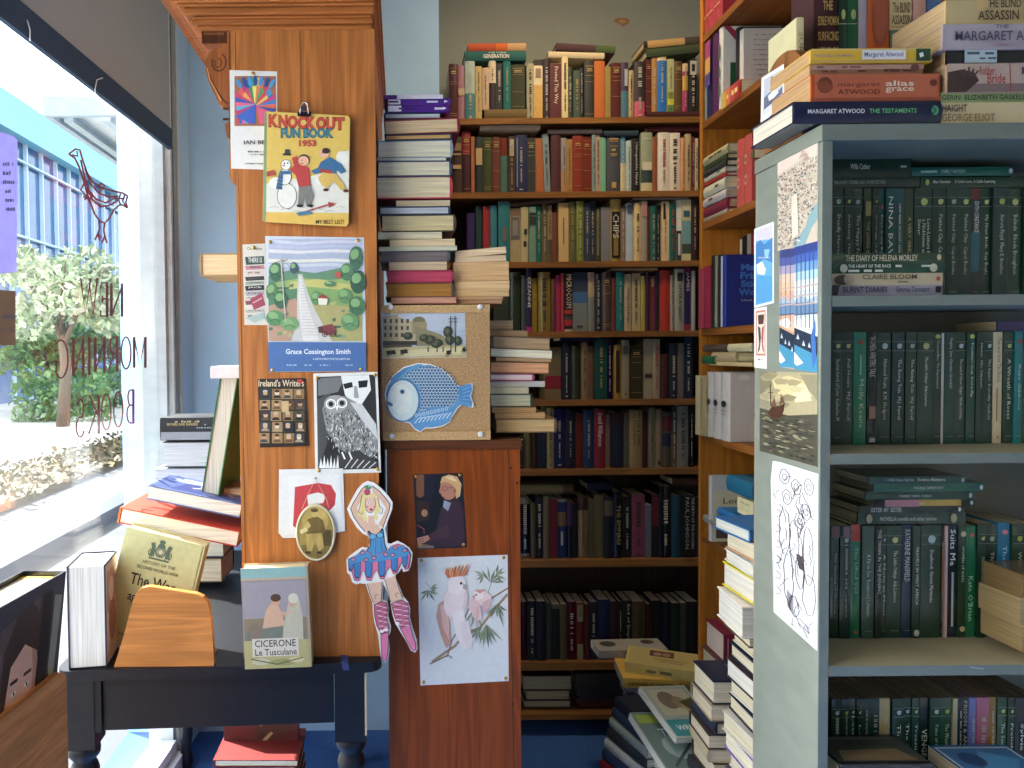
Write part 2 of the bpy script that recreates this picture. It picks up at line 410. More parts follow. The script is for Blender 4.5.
# office building
r_ = root('office_building', (-14, 38, G0), 'blue glass-fronted office block across the street', 'building')
def bz(px, py, X): return PXX(px, py, X)
b = MB(); b.box((-24, 18, G0), (-14.2, 75, 10.5), '#3c6ca4', 'building_glass'); b.build('glass_front', r_)
b = MB(); b.box((-24.2, 17.8, 9.6), (-13.7, 75.2, 10.9), '#8fd0ea', 'painted_board'); b.build('parapet', r_)
b = MB()
for i in range(46): 
    y = 18.5+i*1.22; b.box((-14.2, y, G0), (-14.05, y+.07, 9.6), '#cfe6f4', 'painted_board')
for z in (3.2, 6.0, 8.8): b.box((-14.15, 18, z), (-14.0, 75, z+.08), '#bcd6e6', 'painted_board')
f = b.build('fins', r_); f['kind'] = 'stuff'
# canopy and column further along the street
r_ = root('street_canopy', (-2.3, 7, G0), 'grey slatted canopy on a white column further along the footpath', 'canopy')
b = MB(); kx = W(58, 118, 6.0).x; kz = W(58, 118, 6.0).z
b.box((kx, 6.0, kz+.02), (-1.2, 12, kz+.09), '#c9cdd0', 'painted_board')
for i in range(6): b.box((kx+.05+i*.3, 6.0, kz-.03), (kx+.12+i*.3, 12, kz+.02), '#aab4bc', 'painted_board')
b.box((kx-.05, 5.9, kz-.03), (kx, 12.1, kz+.12), '#a4b0bc', 'painted_board'); b.box((kx-.05, 5.85, kz-.03), (-1.2, 5.9, kz+.12), '#a4b0bc', 'painted_board'); b.build('roof', r_)
b = MB()
x0 = W(137, 300, 5.8).x; x1 = W(160, 300, 5.8).x
b.box((x0, 5.92, G0), (x1, 6.3, kz-.035), '#5c6c7c', 'painted_board'); b.box((x0-.03, 5.89, G0), (x1+.03, 6.33, G0+.5), '#8090a0', 'painted_board'); b.build('column', r_)
def tree(x, y, hz, cz, rx, rz, cols, n, seed, lab, name='street_tree'):
    q = random.Random(seed); r_ = root(name, (x, y, G0), lab, 'tree', 'trees across the street')
    t = MB(); t.tube([(x, y, G0), (x+.1, y, cz*.45), (x-.05, y+.1, cz*.8), (x+.1, y, cz)], [.16, .13, .1, .05], '#7a6a58', 'paper', 8)
    for k in range(6):
        a = k*1.05; t.tube([(x, y, cz*.55+k*.1), (x+rx*.4*math.cos(a), y+rx*.4*math.sin(a), cz+.2), (x+rx*.7*math.cos(a), y+rx*.7*math.sin(a), cz+rz*.5)], [.07, .04, .015], '#7a6a58', 'paper', 6)
    t.build('trunk', r_)
    m = MB(); blobs = [(q.uniform(-.6,.6)*rx, q.uniform(-.6,.6)*rx, q.uniform(-.55,.65)*rz, q.uniform(.3,.5)) for _ in range(14)]
    for i in range(n):
        bx_, by_, bz_, br = q.choice(blobs); d = Vector((q.gauss(0,1), q.gauss(0,1), q.gauss(0,1))).normalized()*q.uniform(.5,1)
        p = Vector((x+bx_+d.x*br*rx, y+by_+d.y*br*rx, cz+bz_+d.z*br*rz)); s = q.uniform(.06, .15)
        a = Vector((q.uniform(-1,1), q.uniform(-1,1), q.uniform(-1,1))).normalized()*s; c = Vector((q.uniform(-1,1), q.uniform(-1,1), q.uniform(-1,1))).normalized()*s*.6
        m.add([p-a, p+c, p+a, p-c], [(0,1,2,3)], q.choice(cols), 'leaf')
    m.build('foliage', r_)
yel = ['#c8cc70', '#aab858', '#d8d888', '#98a858', '#e4e0a8']; grn = ['#5f8a4a', '#4c7a3c', '#7aa060', '#8cae74']; pal = ['#b8c8a0', '#ccd4b4', '#9cb088', '#dcdcc4']
tree(-8.0, 17.5, 5, 3.0, 1.7, 1.3, pal, 3600, 1, 'pale leafy tree across the street, nearest the left edge of the window')
tree(-7.7, 21, 5, 2.9, 1.6, 1.3, yel, 3200, 2, 'yellow-green tree in the middle of the window view')
tree(-8.4, 26.5, 5, 3.3, 2.0, 1.6, yel, 3200, 4, 'yellow-green tree nearest the white column outside')
tree(-10.5, 22, 5, 1.7, 1.7, 1.0, grn, 2400, 5, 'low dark green bushy tree under the pale tree outside')
tree(-11.6, 31, 5, 1.9, 2.0, 1.2, grn, 2400, 6, 'low dark green bushy tree under the yellow-green trees outside')
for k, (px, y, wd, lab) in enumerate(((62, 19, 1.2, 'green roadside hedge outside, left of the window lettering'), (118, 24, 1.4, 'green roadside hedge outside, behind the window lettering'))):
    p = W(px, 352, y); q = random.Random(k); m = MB()
    for i in range(1500):
        c0 = Vector((p.x+q.uniform(-wd, wd), y+q.uniform(-.4, .4), G0+q.random()*1.3)); s = q.uniform(.05,.1)
        a = Vector((q.uniform(-1,1), q.uniform(-1,1), q.uniform(-1,1)))*s; c = Vector((q.uniform(-1,1), q.uniform(-1,1), q.uniform(-1,1)))*s
        m.add([c0-a, c0+c, c0+a, c0-c], [(0,1,2,3)], q.choice(grn), 'leaf')
    tag(m.build('hedge'), lab, 'hedge', 'hedges across the street')
# ------------------------------------------------------------------ window lettering and notices (on the glass)
def circ(cx, cy, rx, ry, a0=0, a1=360, n=22): return [(cx+rx*math.cos(math.radians(a0+(a1-a0)*i/n)), cy+ry*math.sin(math.radians(a0+(a1-a0)*i/n))) for i in range(n+1)]
def sf(x, y, w=.16): return [(x-w/2, y), (x+w/2, y)]
GL = {
 'N': [[(.12,0),(.12,1)], [(.06,1),(.88,0)], [(.88,0),(.88,1)], sf(.12,0), sf(.88,1), sf(.1,1,.12)],
 'E': [[(.15,0),(.15,1)], [(.05,1),(.9,1),(.9,.85)], [(.15,.52),(.72,.52)], [(.72,.43),(.72,.61)], [(.05,0),(.95,0),(.95,.17)]],
 'W': [[(.05,1),(.28,0),(.5,.9)], [(.42,1),(.7,0),(.95,1)], sf(.05,1), sf(.43,1), sf(.95,1,.1)],
 'M': [[(.1,0),(.1,1)], [(.1,1),(.5,.05),(.9,1)], [(.9,1),(.9,0)], sf(.1,0), sf(.9,0)],
 'O': [circ(.5,.5,.42,.5)], 'R': [[(.15,0),(.15,1)], [(.05,1),(.5,1)]+circ(.5,.76,.3,.24,90,-90,10)+[(.15,.52)], [(.45,.52),(.92,0)], sf(.15,0), sf(.92,0,.12)],
 'I': [[(.5,0),(.5,1)], sf(.5,0,.7), sf(.5,1,.7)],
 'G': [circ(.52,.5,.44,.5,50,310,20), [(.8,.12),(.8,.42)], [(.6,.42),(.98,.42)]],
 'B': [[(.15,0),(.15,1)], [(.05,1),(.45,1)]+circ(.45,.77,.3,.23,90,-90,10)+[(.15,.54)], [(.45,.54)]+circ(.5,.27,.36,.27,90,-90,10)+[(.05,0)]],
 'K': [[(.15,0),(.15,1)], [(.85,1),(.18,.45)], [(.35,.58),(.9,0)], sf(.15,0), sf(.15,1), sf(.88,1), sf(.9,0)],
 'S': [circ(.5,.75,.3,.25,20,270,14)+circ(.5,.26,.36,.26,90,-160,14)]}
RED = '#74141e'
def win_letters(letters, lab):
    mb = MB(); A = Art(mb, WP, (1, 0, 0), .002, 'plastic', 2e-5)
    for ch, x0, x1, y0, y1 in letters:
        for pl in GL[ch]:
            q = [(x1-(x1-x0)*a, y1-(y1-y0)*b_) for a, b_ in pl]
            vert = len(pl) == 2 and abs(pl[0][0]-pl[1][0]) < .3 and abs(pl[0][1]-pl[1][1]) > .5
            A.line(q, 2.6 if vert else 1.6, RED)
    tag(mb.build('window_lettering'), lab, 'lettering', 'red letters on the shop window')
win_letters([('N',109,123,284,316), ('E',99.5,107.5,283,316), ('W',79,97.5,279,314)], 'red word NEW on the window glass, seen back to front')
win_letters([('G',52,68.5,340,378), ('N',71,84,339,376), ('I',86,91,338,374), ('N',93,105,338,372), ('R',107,118,337,371), ('O',119.5,131,337,369), ('M',132,146,337,367)], 'red word MORNING on the window glass, seen back to front')
win_letters([('S',74,85,399,437), ('K',87,100,396,433), ('O',100,111,394,430), ('O',112,123,392,427), ('B',125,134,390,423)], 'red word BOOKS on the window glass, seen back to front')
mb = MB(); A = Art(mb, WP, (1, 0, 0), .002, 'plastic', 2e-5)
bird = [[(68,154),(75,149),(79,150),(82,160),(86,172),(92,182),(102,188),(112,191),(122,193),(127,196)],
 [(68,154),(74,158),(78,166),(82,178),(86,192),(90,204),(94,214),(99,221),(104,223),(109,218),(113,210),(120,204),(127,208)],
 [(76,151),(77,156),(71,155)], [(80,160),(84,178),(88,190),(95,199),(105,203),(114,198),(124,199)], [(84,168),(90,184),(98,193),(108,197),(118,196)],
 [(86,188),(92,200),(100,207),(110,205),(118,200)], [(84,182),(80,190),(86,196),(84,200)], [(100,183),(104,186),(101,190),(97,187),(100,183)],
 [(120,193),(118,200),(120,206)], [(124,195),(122,201),(126,208)], [(127,196),(125,202),(127,208)], [(90,204),(88,200),(92,196)],
 [(98,221),(99,228),(97,234)], [(104,223),(103,230),(104,236)], [(97,234),(94,240)], [(97,234),(99,241)], [(97,234),(101,238)], [(104,236),(101,243)], [(104,236),(106,243)]]
for pl in bird: A.line(pl, 1.8, '#9c1424')
tag(mb.build('bird_decal'), 'red line-drawn long-necked bird on the window glass', 'decal')
for nm, pts, c, lab in (('notice', [(-14,128),(12,136),(16,140),(15,272),(-14,275)], '#a4a4d0', 'pale lilac notice taped to the window at the left edge'),
                        ('notice', [(-14,289),(14,291),(14,345),(-14,346)], '#7a6e62', 'small brown notice on the window below the lilac one')):
    mb = MB(); q = [WP(x, y)+Vector((.003, 0, 0)) for x, y in pts]; mb.prism(q, (.0006, 0, 0), c, 'thin_paper')
    A = Art(mb, WP, (1, 0, 0), .0042, 'print')
    yb = pts[0][1]
    for k in range(6 if 'lilac' in lab and 'small' not in lab else 3): A.marks(1, yb+34+k*9 if yb < 200 else yb+12+k*13, 11, yb+38+k*9 if yb < 200 else yb+17+k*13, '#5c5c80', rng)
    tag(mb.build(nm), lab, 'notice')

# ================================================================== back bookcase
YF, YS = 2.85, 2.875
PS = '#8a5e30'
sh_px = [117.5, 191.5, 261.5, 331.5, 400, 469.5, 560, 662.5]
sh_th = [.022]*6+[.028, .03]
SZ = [W(575, y, YF).z for y in sh_px]
XA, XB = .1655, 1.30
bc = root('wall_bookcase', (.7, YF+.1, 0), 'tall brown pine bookcase filling the back wall, crowded with old books', 'bookcase')
b = MB(); b.box((XA, YF, 0), (XA+.02, 3.09, SZ[0]-.022), PS, 'wood_z'); b.build('side_panel', bc)
b = MB(); b.box((XB-.02, YF, 0), (XB, 3.09, SZ[0]-.022), PS, 'wood_z'); b.build('side_panel', bc)
b = MB(); b.box((XA+.02, 3.07, 0), (XB-.02, 3.09, SZ[0]-.022), '#3a2818', 'wood_z'); b.build('back_panel', bc)
for k, (z, t) in enumerate(zip(SZ, sh_th)):
    b = MB(); b.box((XA+(.0205 if k else 0), YF, z-t), (XB-(.0205 if k else 0), 3.069 if k else 3.09, z), PS, 'wood_x'); b.build('shelf', bc)
ZB = .09
b = MB(); b.box((XA+.0205, YF, ZB-.02), (XB-.0205, 3.069, ZB), PS, 'wood_x'); b.build('shelf', bc)

def shade_col(c, k):  # lower shelves have their shade multiplied into the cover colours
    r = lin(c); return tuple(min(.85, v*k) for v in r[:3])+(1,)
SHN = ['top shelf of the back bookcase', 'second shelf of the back bookcase', 'third shelf of the back bookcase', 'fourth shelf of the back bookcase', 'fifth shelf of the back bookcase',
       'sixth shelf of the back bookcase', 'seventh shelf of the back bookcase', 'lowest full shelf of the back bookcase']
def back_row(k, books, under=(), over=(), shade_k=1.0, Y=YS):
    zs = SZ[k]; r = random.Random(100+k); grp = 'books on the '+SHN[k]; prev = XA+.021; tops = []
    ub = []
    for (x0, x1, yt, c) in under:
        a = W(x0, yt, Y).x; e = W(x1, yt, Y).x; z = W((x0+x1)/2, yt, Y).z
        cv = MB(); M = Matrix.Translation(((a+e)/2, Y-.012, zs+.0006)) @ Matrix(((0,0,1,-(e-a)/2),(0,1,0,0),(-1,0,0,z-zs),(0,0,0,1)))
        M = Matrix.Translation(((a), Y-.012, (z+zs)/2+.0006)) @ Matrix(((0,0,1,0),(0,1,0,0),(-1,0,0,0),(0,0,0,1)))
        book_mesh(cv, cv, M, z-zs-.001, .15, e-a, shade_col(c, shade_k), pm='pages_z')
        tag(cv.build('book'), f'{cname(c)} book lying flat under upright books on the {SHN[k]}', 'book', grp); ub.append((a, e, z+.0008))
    names = [cname(bk[3]) for bk in books]
    for i, bk in enumerate(books):
        x0, x1, yt, c = bk[:4]; o = bk[4] if len(bk) > 4 else ''; ex = bk[5] if len(bk) > 5 else {}
        ym = (yt + sh_px[k])/2; a = max(W(x0, ym, Y).x, prev+.0006); e = W(x1, ym, Y).x-.0004
        if e-a < .006: e = a+.006
        base = zs+.0006
        for ua, ue, uz in ub:
            if e > ua-.004 and a < ue: base = uz
        h = W((x0+x1)/2, yt, Y).z-base; t = e-a; prev = e
        tops.append((a, e, base+h))
        cv = MB(); hard = r.random() < .75
        lean = ex.get('lean', 0)
        M = Matrix.Translation(((a+e)/2, Y+r.uniform(-.006, .008), base)) @ Matrix.Rotation(math.radians(lean), 4, 'Y')
        cc = shade_col(c, shade_k); bands = [(f0, f1, shade_col(bc_, shade_k)) for f0, f1, bc_ in ex.get('b', ())]
        yf = book_mesh(cv, cv, M, t, r.uniform(.12, .15), h, cc, bands=bands, hard=hard, mat=r.choice(['cloth', 'paper', 'paper', 'gloss']))
        A = spine_art(cv, M, t, h, yf)
        kind = ex.get('d', o)
        if not kind and not ex.get('t'): kind = r.choice('gw') if sum(lin(c)[:3]) < .5 else r.choice('kkr')
        if 'n' in o: kind = ''
        for q in ex.get('a', ()): A.rect(*q)
        deco(A, kind[:1] if kind else '', r, t, h)
        for q in ex.get('t', ()): A.textd(*q)
        wd = 'slim' if x1-x0 < 6 else 'thick' if x1-x0 > 11 else 'medium'
        nl = names[i-1] if i else None; nr = names[i+1] if i+1 < len(books) else None
        pos = f'between {nl} and {nr} books' if nl and nr else ('at the left end, before a '+nr+' book' if nr else 'at the right end, after a '+nl+' book')
        extra = ex.get('l')
        base_l = f'{wd} {extra or names[i]+" book"} {pos}, {SHN[k]}'
        lab = uniq(base_l, [f'{wd} {extra or names[i]+" book"}, {ORD[i+1]} from left on the {SHN[k]}', f'{names[i]} book, {ORD[i+1]} from left on the {SHN[k]}'])
        tag(cv.build('book'), lab, 'book', grp)
    for (x0, x1, y0, y1, c, *rest) in over:
        ex = rest[0] if rest else {}
        sl = ex.get('s', 0)                              # px rise of the left end above the right
        a = W(x0, y0, Y).x; e = W(x1, y1, Y).x; z1 = W((x0+x1)/2, y0, Y).z; z0 = W((x0+x1)/2, y1, Y).z
        ang = math.atan2(sl, (x1-x0))
        M = Matrix.Translation((a, Y-.004, (z0+z1)/2 + sl*.5*Y/F)) @ Matrix.Rotation(ang, 4, 'Y') @ Matrix(((0,0,1,0),(0,1,0,0),(-1,0,0,0),(0,0,0,1)))
        cv = MB(); t = z1-z0; h = (e-a)/math.cos(ang)
        yf = book_mesh(cv, cv, M, t, .15, h, shade_col(c, shade_k), pm='pages_z', bands=[(f0, f1, shade_col(q, shade_k)) for f0, f1, q in ex.get('b', ())])
        A = Art(cv, lambda x, y: M @ Vector(((y-.5)*t, yf, x*h)), (0, -1, 0), 0, 'print')
        for q in ex.get('t', ()): A.text(*q)
        if not ex.get('t'): A.marks(.12, .35, .55, .65, GOLD if sum(lin(c)[:3]) < .6 else '#4a3a2a', r) if False else None
        tag(cv.build('book'), ex['l'], 'book', grp)

D = dict
back_row(0, [
 (449,458,64,'#4a2a2c','g'),(458,465,65,'#9a6b78','n',D(a=[(.05,.42,.95,.55,'#b8a070')])),(465,475,61.5,'#9fb0a4','w',D(b=[(.55,1,'#3f7478')])),(475.5,482,66,'#b8a066','k'),
 (482,489,68,'#c4a98a','k'),(489,496,61,'#cfc0a0','k',D(b=[(.45,1,'#2a1e2c')])),(496,503,61.5,'#232422','w'),(503,510.5,62,'#1f6a64','y'),(511,525.5,64,'#3a3f2c','g'),
 (527,534,63,'#a8a584','k'),(534,543,59,'#c9a35a','n',D(b=[(0,.1,'#1c1818'),(.1,.42,'#d8c8a0')],a=[(.2,.15,.8,.3,'#8a6a50')])),(543,550,59,'#33262a','w'),(550,561.5,63.5,'#541822','n',D(l='maroon book with cream lettering',a=[(.05,.0,.95,.004,'#caa46a')],t=[('Proved This Way',.3,.06,.72,.72,'#e0d0a8')])),
 (561.5,568,57,'#dccb98','k'),(568,573,66,'#2f3b2c','w'),(573,580,71,'#46564c','y'),(580,584,67,'#181a1c','w'),(584,594,62,'#2b302e','g'),(594.5,605,61,'#c06a32','n',D(l='plain orange book')),
 (605.5,611,66,'#94823e','y'),(611,621,63,'#521e1c','g'),(621,629,62,'#40304a','n',D(b=[(.5,1,'#3f6c7c')],a=[(.45,.12,.85,.42,'#9aa8b0')])),(629,634,70,'#ad9870','k'),(634,644.5,62,'#342a2c','w',D(b=[(.7,1,'#b8506a')])),
 (646,652,59,'#52181a','g'),(652,657.5,57,'#a87e46','w'),(657.5,667,53,'#2f70b4','w',D(b=[(0,.12,'#d8c49a')])),(667.5,674,59,'#a8ab7a','k',D(b=[(.62,.75,'#7c8a3a'),(.75,.86,'#c8c040'),(.86,1,'#5c8048')])),
 (674.5,682.5,61,'#5f482c','g'),(683,688.5,63,'#a03060','w',D(b=[(0,.16,'#d0b48a'),(.16,.25,'#8a2850'),(.25,.55,'#c8a030')])),(689,697,59,'#1c1c1c','w',D(a=[(.1,.04,.9,.3,'#b8b4a0'),(.3,.1,.7,.24,'#3c3c38')]))],
 under=[(484,526.5,110.3,'#6f5c36'),(645.5,699,112.5,'#421818')],
 over=[(464.5,526,51.5,61,'#235a58',D(l='teal book titled GENERATION lying under an orange one on the top shelf',t=[('THE THIRD',.38,.14,.68,.30,'#c0ccc0'),('GENERATION',.3,.38,.72,.8,'#e8e4d0')])),
  (468,526,43.7,51.2,'#b0502c',D(l='orange-red book lying on the teal one above the top shelf',b=[(0,.32,'#b89468'),(.32,.52,'#c4602c')])),
  (548,604,52.5,58.5,'#cdbd98',D(l='slim cream book lying across upright books, middle of the top shelf',s=2)),
  (556,615,45,52,'#4a3034',D(s=4,l='brown book with a green end lying on the slim cream one',b=[(0,.33,'#46592e')])),
  (646,700,47,55,'#3d4a30',D(s=-5,l='dark green book lying tilted at the right of the top shelf')),
  (643,702,39,46,'#b8935a',D(s=-5,l='gold-brown book lying tilted on the dark green one, highest on the right',b=[(0,.3,'#4a4238'),(.93,1,'#2c2824')]))])
back_row(1, [
 (452,462,137,'#3a2820','n',D(a=[(.1,.12,.9,.25,'#8f6c48'),(.1,.30,.9,.33,'#a88858'),(.1,.50,.9,.57,'#b89a60')])),(462,471,131,'#86282a','g',D(b=[(.38,1,'#40181e')])),(471,474.5,137,'#a8623f','n'),(475,483,137,'#22302f','n',D(a=[(.1,.2,.9,.5,'#b89a58')])),
 (483,492,137,'#3f4a26','g'),(492,500.5,137,'#653224','g'),(500.5,508,138,'#70362a','n',D(b=[(.32,1,'#4c7062')])),(508,515,137,'#40362c','y',D(a=[(.2,.05,.8,.35,'#b8a888')])),(515,527,135,'#202a52','w',D(a=[(.12,.05,.2,.9,'#8a94b0')])),(527,535.5,138,'#2a2e2f','g'),
 (535.5,544.5,138,'#a86436','n',D(lean=-2)),(544.8,551,133,'#7f8f90','k',D(lean=-2)),(551,561,135,'#4c2228','n'),(561,567,138,'#8f8c80','k',D(b=[(.6,1,'#a88658')])),(567,572.5,139,'#a8804c','k'),(572.5,582.5,136,'#86301f','g'),
 (583,592,136,'#74362a','g'),(592,596,134.6,'#7f9292','k'),(596,601,134,'#b09c80','k'),(601,606.5,137,'#70b090','n'),(607,620.5,135,'#43464c','n',D(l='large dark grey gilt book',a=[(.15,.06,.85,.08,GOLD),(.2,.10,.8,.115,GOLD),(.2,.19,.8,.2,GOLD),(.35,.24,.65,.28,GOLD),(.25,.32,.75,.34,GOLD),(.3,.355,.7,.37,GOLD),(.35,.82,.68,.92,'#c09a40')])),
 (621,626,133,'#5c8c9c','w',D(b=[(.5,1,'#cfc094')])),(626,631,141,'#aebcb8','k'),(631.5,640,138,'#161616','n',D(l='black book with white title',t=[('Unforgettable Hands',.42,.08,.78,.86,'#e4e0d0')])),(640.5,652,133,'#949c80','n',D(b=[(.62,.85,'#2c4244'),(.85,1,'#c4b890')],a=[(.2,.1,.8,.12,'#c8c8a8'),(.1,.5,.9,.64,'#d0c8a0')])),
 (652,657,137,'#92502a','n'),(657.5,669,133,'#d8d0bc','k',D(d='r')),(669,680,133,'#e0d4bc','k'),(680.3,685,138,'#cf9a70','r'),(685,691,134,'#b4a276','k'),(691.5,694.5,137,'#651814','w'),(695,699,138,'#d4c098','k')],
 over=[(480,540,124,129.5,'#d8ccb0',D(l='slim cream book lying flat above the left of the second shelf')),(548,602,129,134,'#5c5458',D(l='dull grey book lying above the middle of the second shelf')),
  (603.5,638,130.5,136,'#2a3a48',D(l='dark blue-grey book lying beside the dull grey one, second shelf')),(647,699,126.5,131.5,'#561e22',D(l='dark red book lying above the right of the second shelf'))])
back_row(2, [
 (467,475,213,'#33225a','n'),(476,482,206,'#244440','n'),(483,490,206,'#962a34','n'),(490.3,497,205.5,'#3a7c86','n'),(498,510,201.7,'#357c82','n',D(l='tall turquoise book with oval stamp',a=[(.35,.42,.7,.66,'#6a6a58')])),
 (510.5,521,208,'#b0a074','n',D(l='cream book with a grey picture',a=[(.05,.06,.95,.12,'#9a6a58'),(.08,.16,.9,.56,'#6a6a60'),(.2,.22,.75,.5,'#8f8c7c')])),(521,528.5,207,'#bcb082','n',D(a=[(.4,.4,.8,.5,'#2a2a28'),(.3,.62,.7,.72,'#2a2a28')])),(529,536,207,'#6f927c','n',D(a=[(.0,.11,1,.15,'#2c3c36'),(.0,.18,1,.33,'#2c3c36')])),
 (536,542,206,'#1f6e64','w'),(542,548,204,'#6f6440','w'),(548,552.5,205,'#948660','k',D(b=[(.6,1,'#5c5248')])),(552.6,558,212,'#74442c','n'),(558.5,568.5,203,'#ceb078','n',D(a=[(.45,.25,.55,.7,'#5c4830')])),(568.5,576,202,'#60623c','y'),(576,583.5,201.5,'#788234','w'),
 (584,590,203,'#323c50','w'),(590,596,201,'#253244','w'),(596,600.5,207,'#40401f','y',D(a=[(.25,.03,.8,.88,'#8a8450')])),(601,610.5,207,'#7a7a7c','n'),(610.7,621,199,'#ab9448','n',D(l='gold book reading CHIPS on black',a=[(.1,.2,.92,.94,'#1c1614'),(.28,.55,.74,.9,'#8a7434')],t=[('CHIPS',.22,.24,.8,.62,'#e6e2cc')])),(621.3,626,207,'#84705f','w'),
 (626.5,634,203,'#b0bec4','n',D(a=[(.15,.03,.85,.18,'#4c5a68')])),(634,640.5,203,'#d4ba82','k'),(640.5,647,201,'#9c9284','n',D(a=[(.1,.02,.9,.26,'#b88478')])),(647.2,650,206,'#54301f','n'),(650,656,206,'#175c54','w'),(656,661,205,'#182422','w',D(l='black book with white capitals')),(661.5,669,201.7,'#d8c094','r',D(a=[(.2,.03,.5,.3,'#2c2820')])),
 (669.3,676,203,'#226058','r'),(676.5,681.5,200,'#dcd6c8','n',D(b=[(.5,1,'#3a3c40')],a=[(.3,.55,.8,.9,'#d0ccc0')])),(681.5,690.5,200,'#c0bc92','n',D(l='cream book with a blue landscape',b=[(.34,.72,'#6f9a98'),(.72,.88,'#3f4c3c')],a=[(.15,.18,.85,.28,'#2f5a74')])),(690.7,698,200,'#341a1a','w')],
 over=[(510,564,200.5,204.3,'#554438',D(s=-5,l='slim brown book lying tilted above the left of the third shelf')),(633,689,197,199.8,'#8a7a70',D(l='slim grey-brown book lying above the right of the third shelf'))])
back_row(3, [
 (494,508,272,'#2c3824','n'),(508,520.5,272,'#2e3e30','n'),(521,526,276,'#404e4e','n'),(526,532,268,'#2c2044','n',D(l='purple-black book with white capitals CEZANNE',b=[(.92,1,'#a8307a')],t=[('CEZANNE',.25,.14,.78,.62,'#d8d4d4')])),(532.3,537.5,278,'#968026','n'),(538,550.5,272,'#86763a','k'),
 (550.8,556,279,'#683630','n'),(556,561,275,'#a8345a','n'),(561,564.3,273,'#b43c44','n'),(564.5,572.5,273,'#1c1818','n',D(l='black book reading MICROCOSM above red bands',b=[(.63,.70,'#a83c34'),(.74,.8,'#40443c'),(.8,.9,'#a82c34'),(.96,1,'#b8a088')],t=[('MICROCOSM',.2,.03,.85,.6,'#dcc8a8')])),
 (573,587.5,272,'#78807c','n',D(l='navy and grey striped book',b=[(0,.33,'#2e3a50'),(.33,.52,'#3f6a94')],a=[(.3,.9,.7,.93,'#2c2c2c')])),(588,595,272,'#7c827a','n',D(b=[(0,.42,'#b09c7c')])),(595.5,602,274,'#1e2838','w'),(602.3,611.5,272,'#52423f','g'),(611.7,615.8,278,'#66302c','n'),(616,624,272,'#126a68','w'),
 (624.5,631.8,274,'#b4a486','n',D(l='beige book with blue script title',t=[('Voyage of the Beagle',.3,.25,.8,.85,'#2c4a6c')])),(632.5,641,273,'#b6a67c','k'),(641.3,645.8,276,'#a49446','n'),(646.2,649,272,'#341c3c','n'),(649.3,655.6,276,'#64202e','n',D(a=[(.2,.03,.8,.22,'#1c1414'),(.3,.05,.7,.2,'#8a6a5a')])),
 (656.3,659.5,272,'#182030','n'),(660,670.5,270,'#ac3024','n',D(l='plain bright red book')),(670.7,674,275,'#a09888','k'),(674.5,684,269,'#98998a','n',D(l='grey book with black capitals',t=[('AFTER A GREAT',.35,.25,.7,.85,'#20201c')],a=[(.2,.06,.8,.2,'#1c1c18')])),(684.3,691,267,'#23164a','n',D(l='navy book reading JAMES',b=[(0,.08,'#6a2450'),(.9,1,'#8c2040')],t=[('JAMES',.25,.08,.8,.38,'#e4e0e4')])),(691.5,695,271,'#9ca09c','n')],
 over=[(535,600,264,268.5,'#1c2a40',D(l='slim navy book lying above the middle of the fourth shelf')),(612,657,268,270.7,'#a88a60',D(l='slim tan book lying above the right of the fourth shelf'))], shade_k=1.0)
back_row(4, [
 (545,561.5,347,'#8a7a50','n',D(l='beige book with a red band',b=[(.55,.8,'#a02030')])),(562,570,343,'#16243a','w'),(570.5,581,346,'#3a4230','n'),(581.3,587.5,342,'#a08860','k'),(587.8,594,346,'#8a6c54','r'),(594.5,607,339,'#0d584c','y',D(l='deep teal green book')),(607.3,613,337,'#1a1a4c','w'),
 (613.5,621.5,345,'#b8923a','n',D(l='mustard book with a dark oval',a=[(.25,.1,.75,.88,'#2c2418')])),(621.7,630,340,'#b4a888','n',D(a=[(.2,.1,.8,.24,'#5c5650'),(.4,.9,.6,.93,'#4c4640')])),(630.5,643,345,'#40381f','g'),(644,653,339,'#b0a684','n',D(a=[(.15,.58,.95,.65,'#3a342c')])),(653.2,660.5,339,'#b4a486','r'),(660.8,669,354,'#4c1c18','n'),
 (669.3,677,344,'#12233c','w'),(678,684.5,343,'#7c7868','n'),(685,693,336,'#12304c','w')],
 over=[(560,600,336,341,'#182848',D(l='navy book lying above the left of the fifth shelf'))], shade_k=.65)
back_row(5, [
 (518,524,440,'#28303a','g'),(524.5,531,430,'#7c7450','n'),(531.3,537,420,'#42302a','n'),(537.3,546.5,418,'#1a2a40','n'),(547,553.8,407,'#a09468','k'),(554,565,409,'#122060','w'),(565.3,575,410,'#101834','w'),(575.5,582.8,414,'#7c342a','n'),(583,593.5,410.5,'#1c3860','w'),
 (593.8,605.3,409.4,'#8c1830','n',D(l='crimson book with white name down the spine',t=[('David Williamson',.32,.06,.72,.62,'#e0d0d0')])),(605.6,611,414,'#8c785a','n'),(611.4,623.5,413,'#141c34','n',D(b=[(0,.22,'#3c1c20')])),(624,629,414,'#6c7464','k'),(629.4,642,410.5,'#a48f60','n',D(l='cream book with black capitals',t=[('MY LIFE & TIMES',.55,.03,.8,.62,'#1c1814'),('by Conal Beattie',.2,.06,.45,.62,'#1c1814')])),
 (642.3,648,412,'#4c1424','n'),(648.3,655.3,408,'#8c8a70','k'),(655.6,662,409,'#9c8c70','n',D(a=[(.25,.88,.75,.95,'#28241c')])),(662.4,671,412,'#5c5240','n',D(b=[(.08,.34,'#6c2024'),(.38,.62,'#182444')])),(671.3,677,407,'#3a342e','w',D(b=[(.45,1,'#6c5c44')])),(677.5,689,406,'#90938c','k'),(690.5,694,407,'#1c1c20','w')], shade_k=.65)
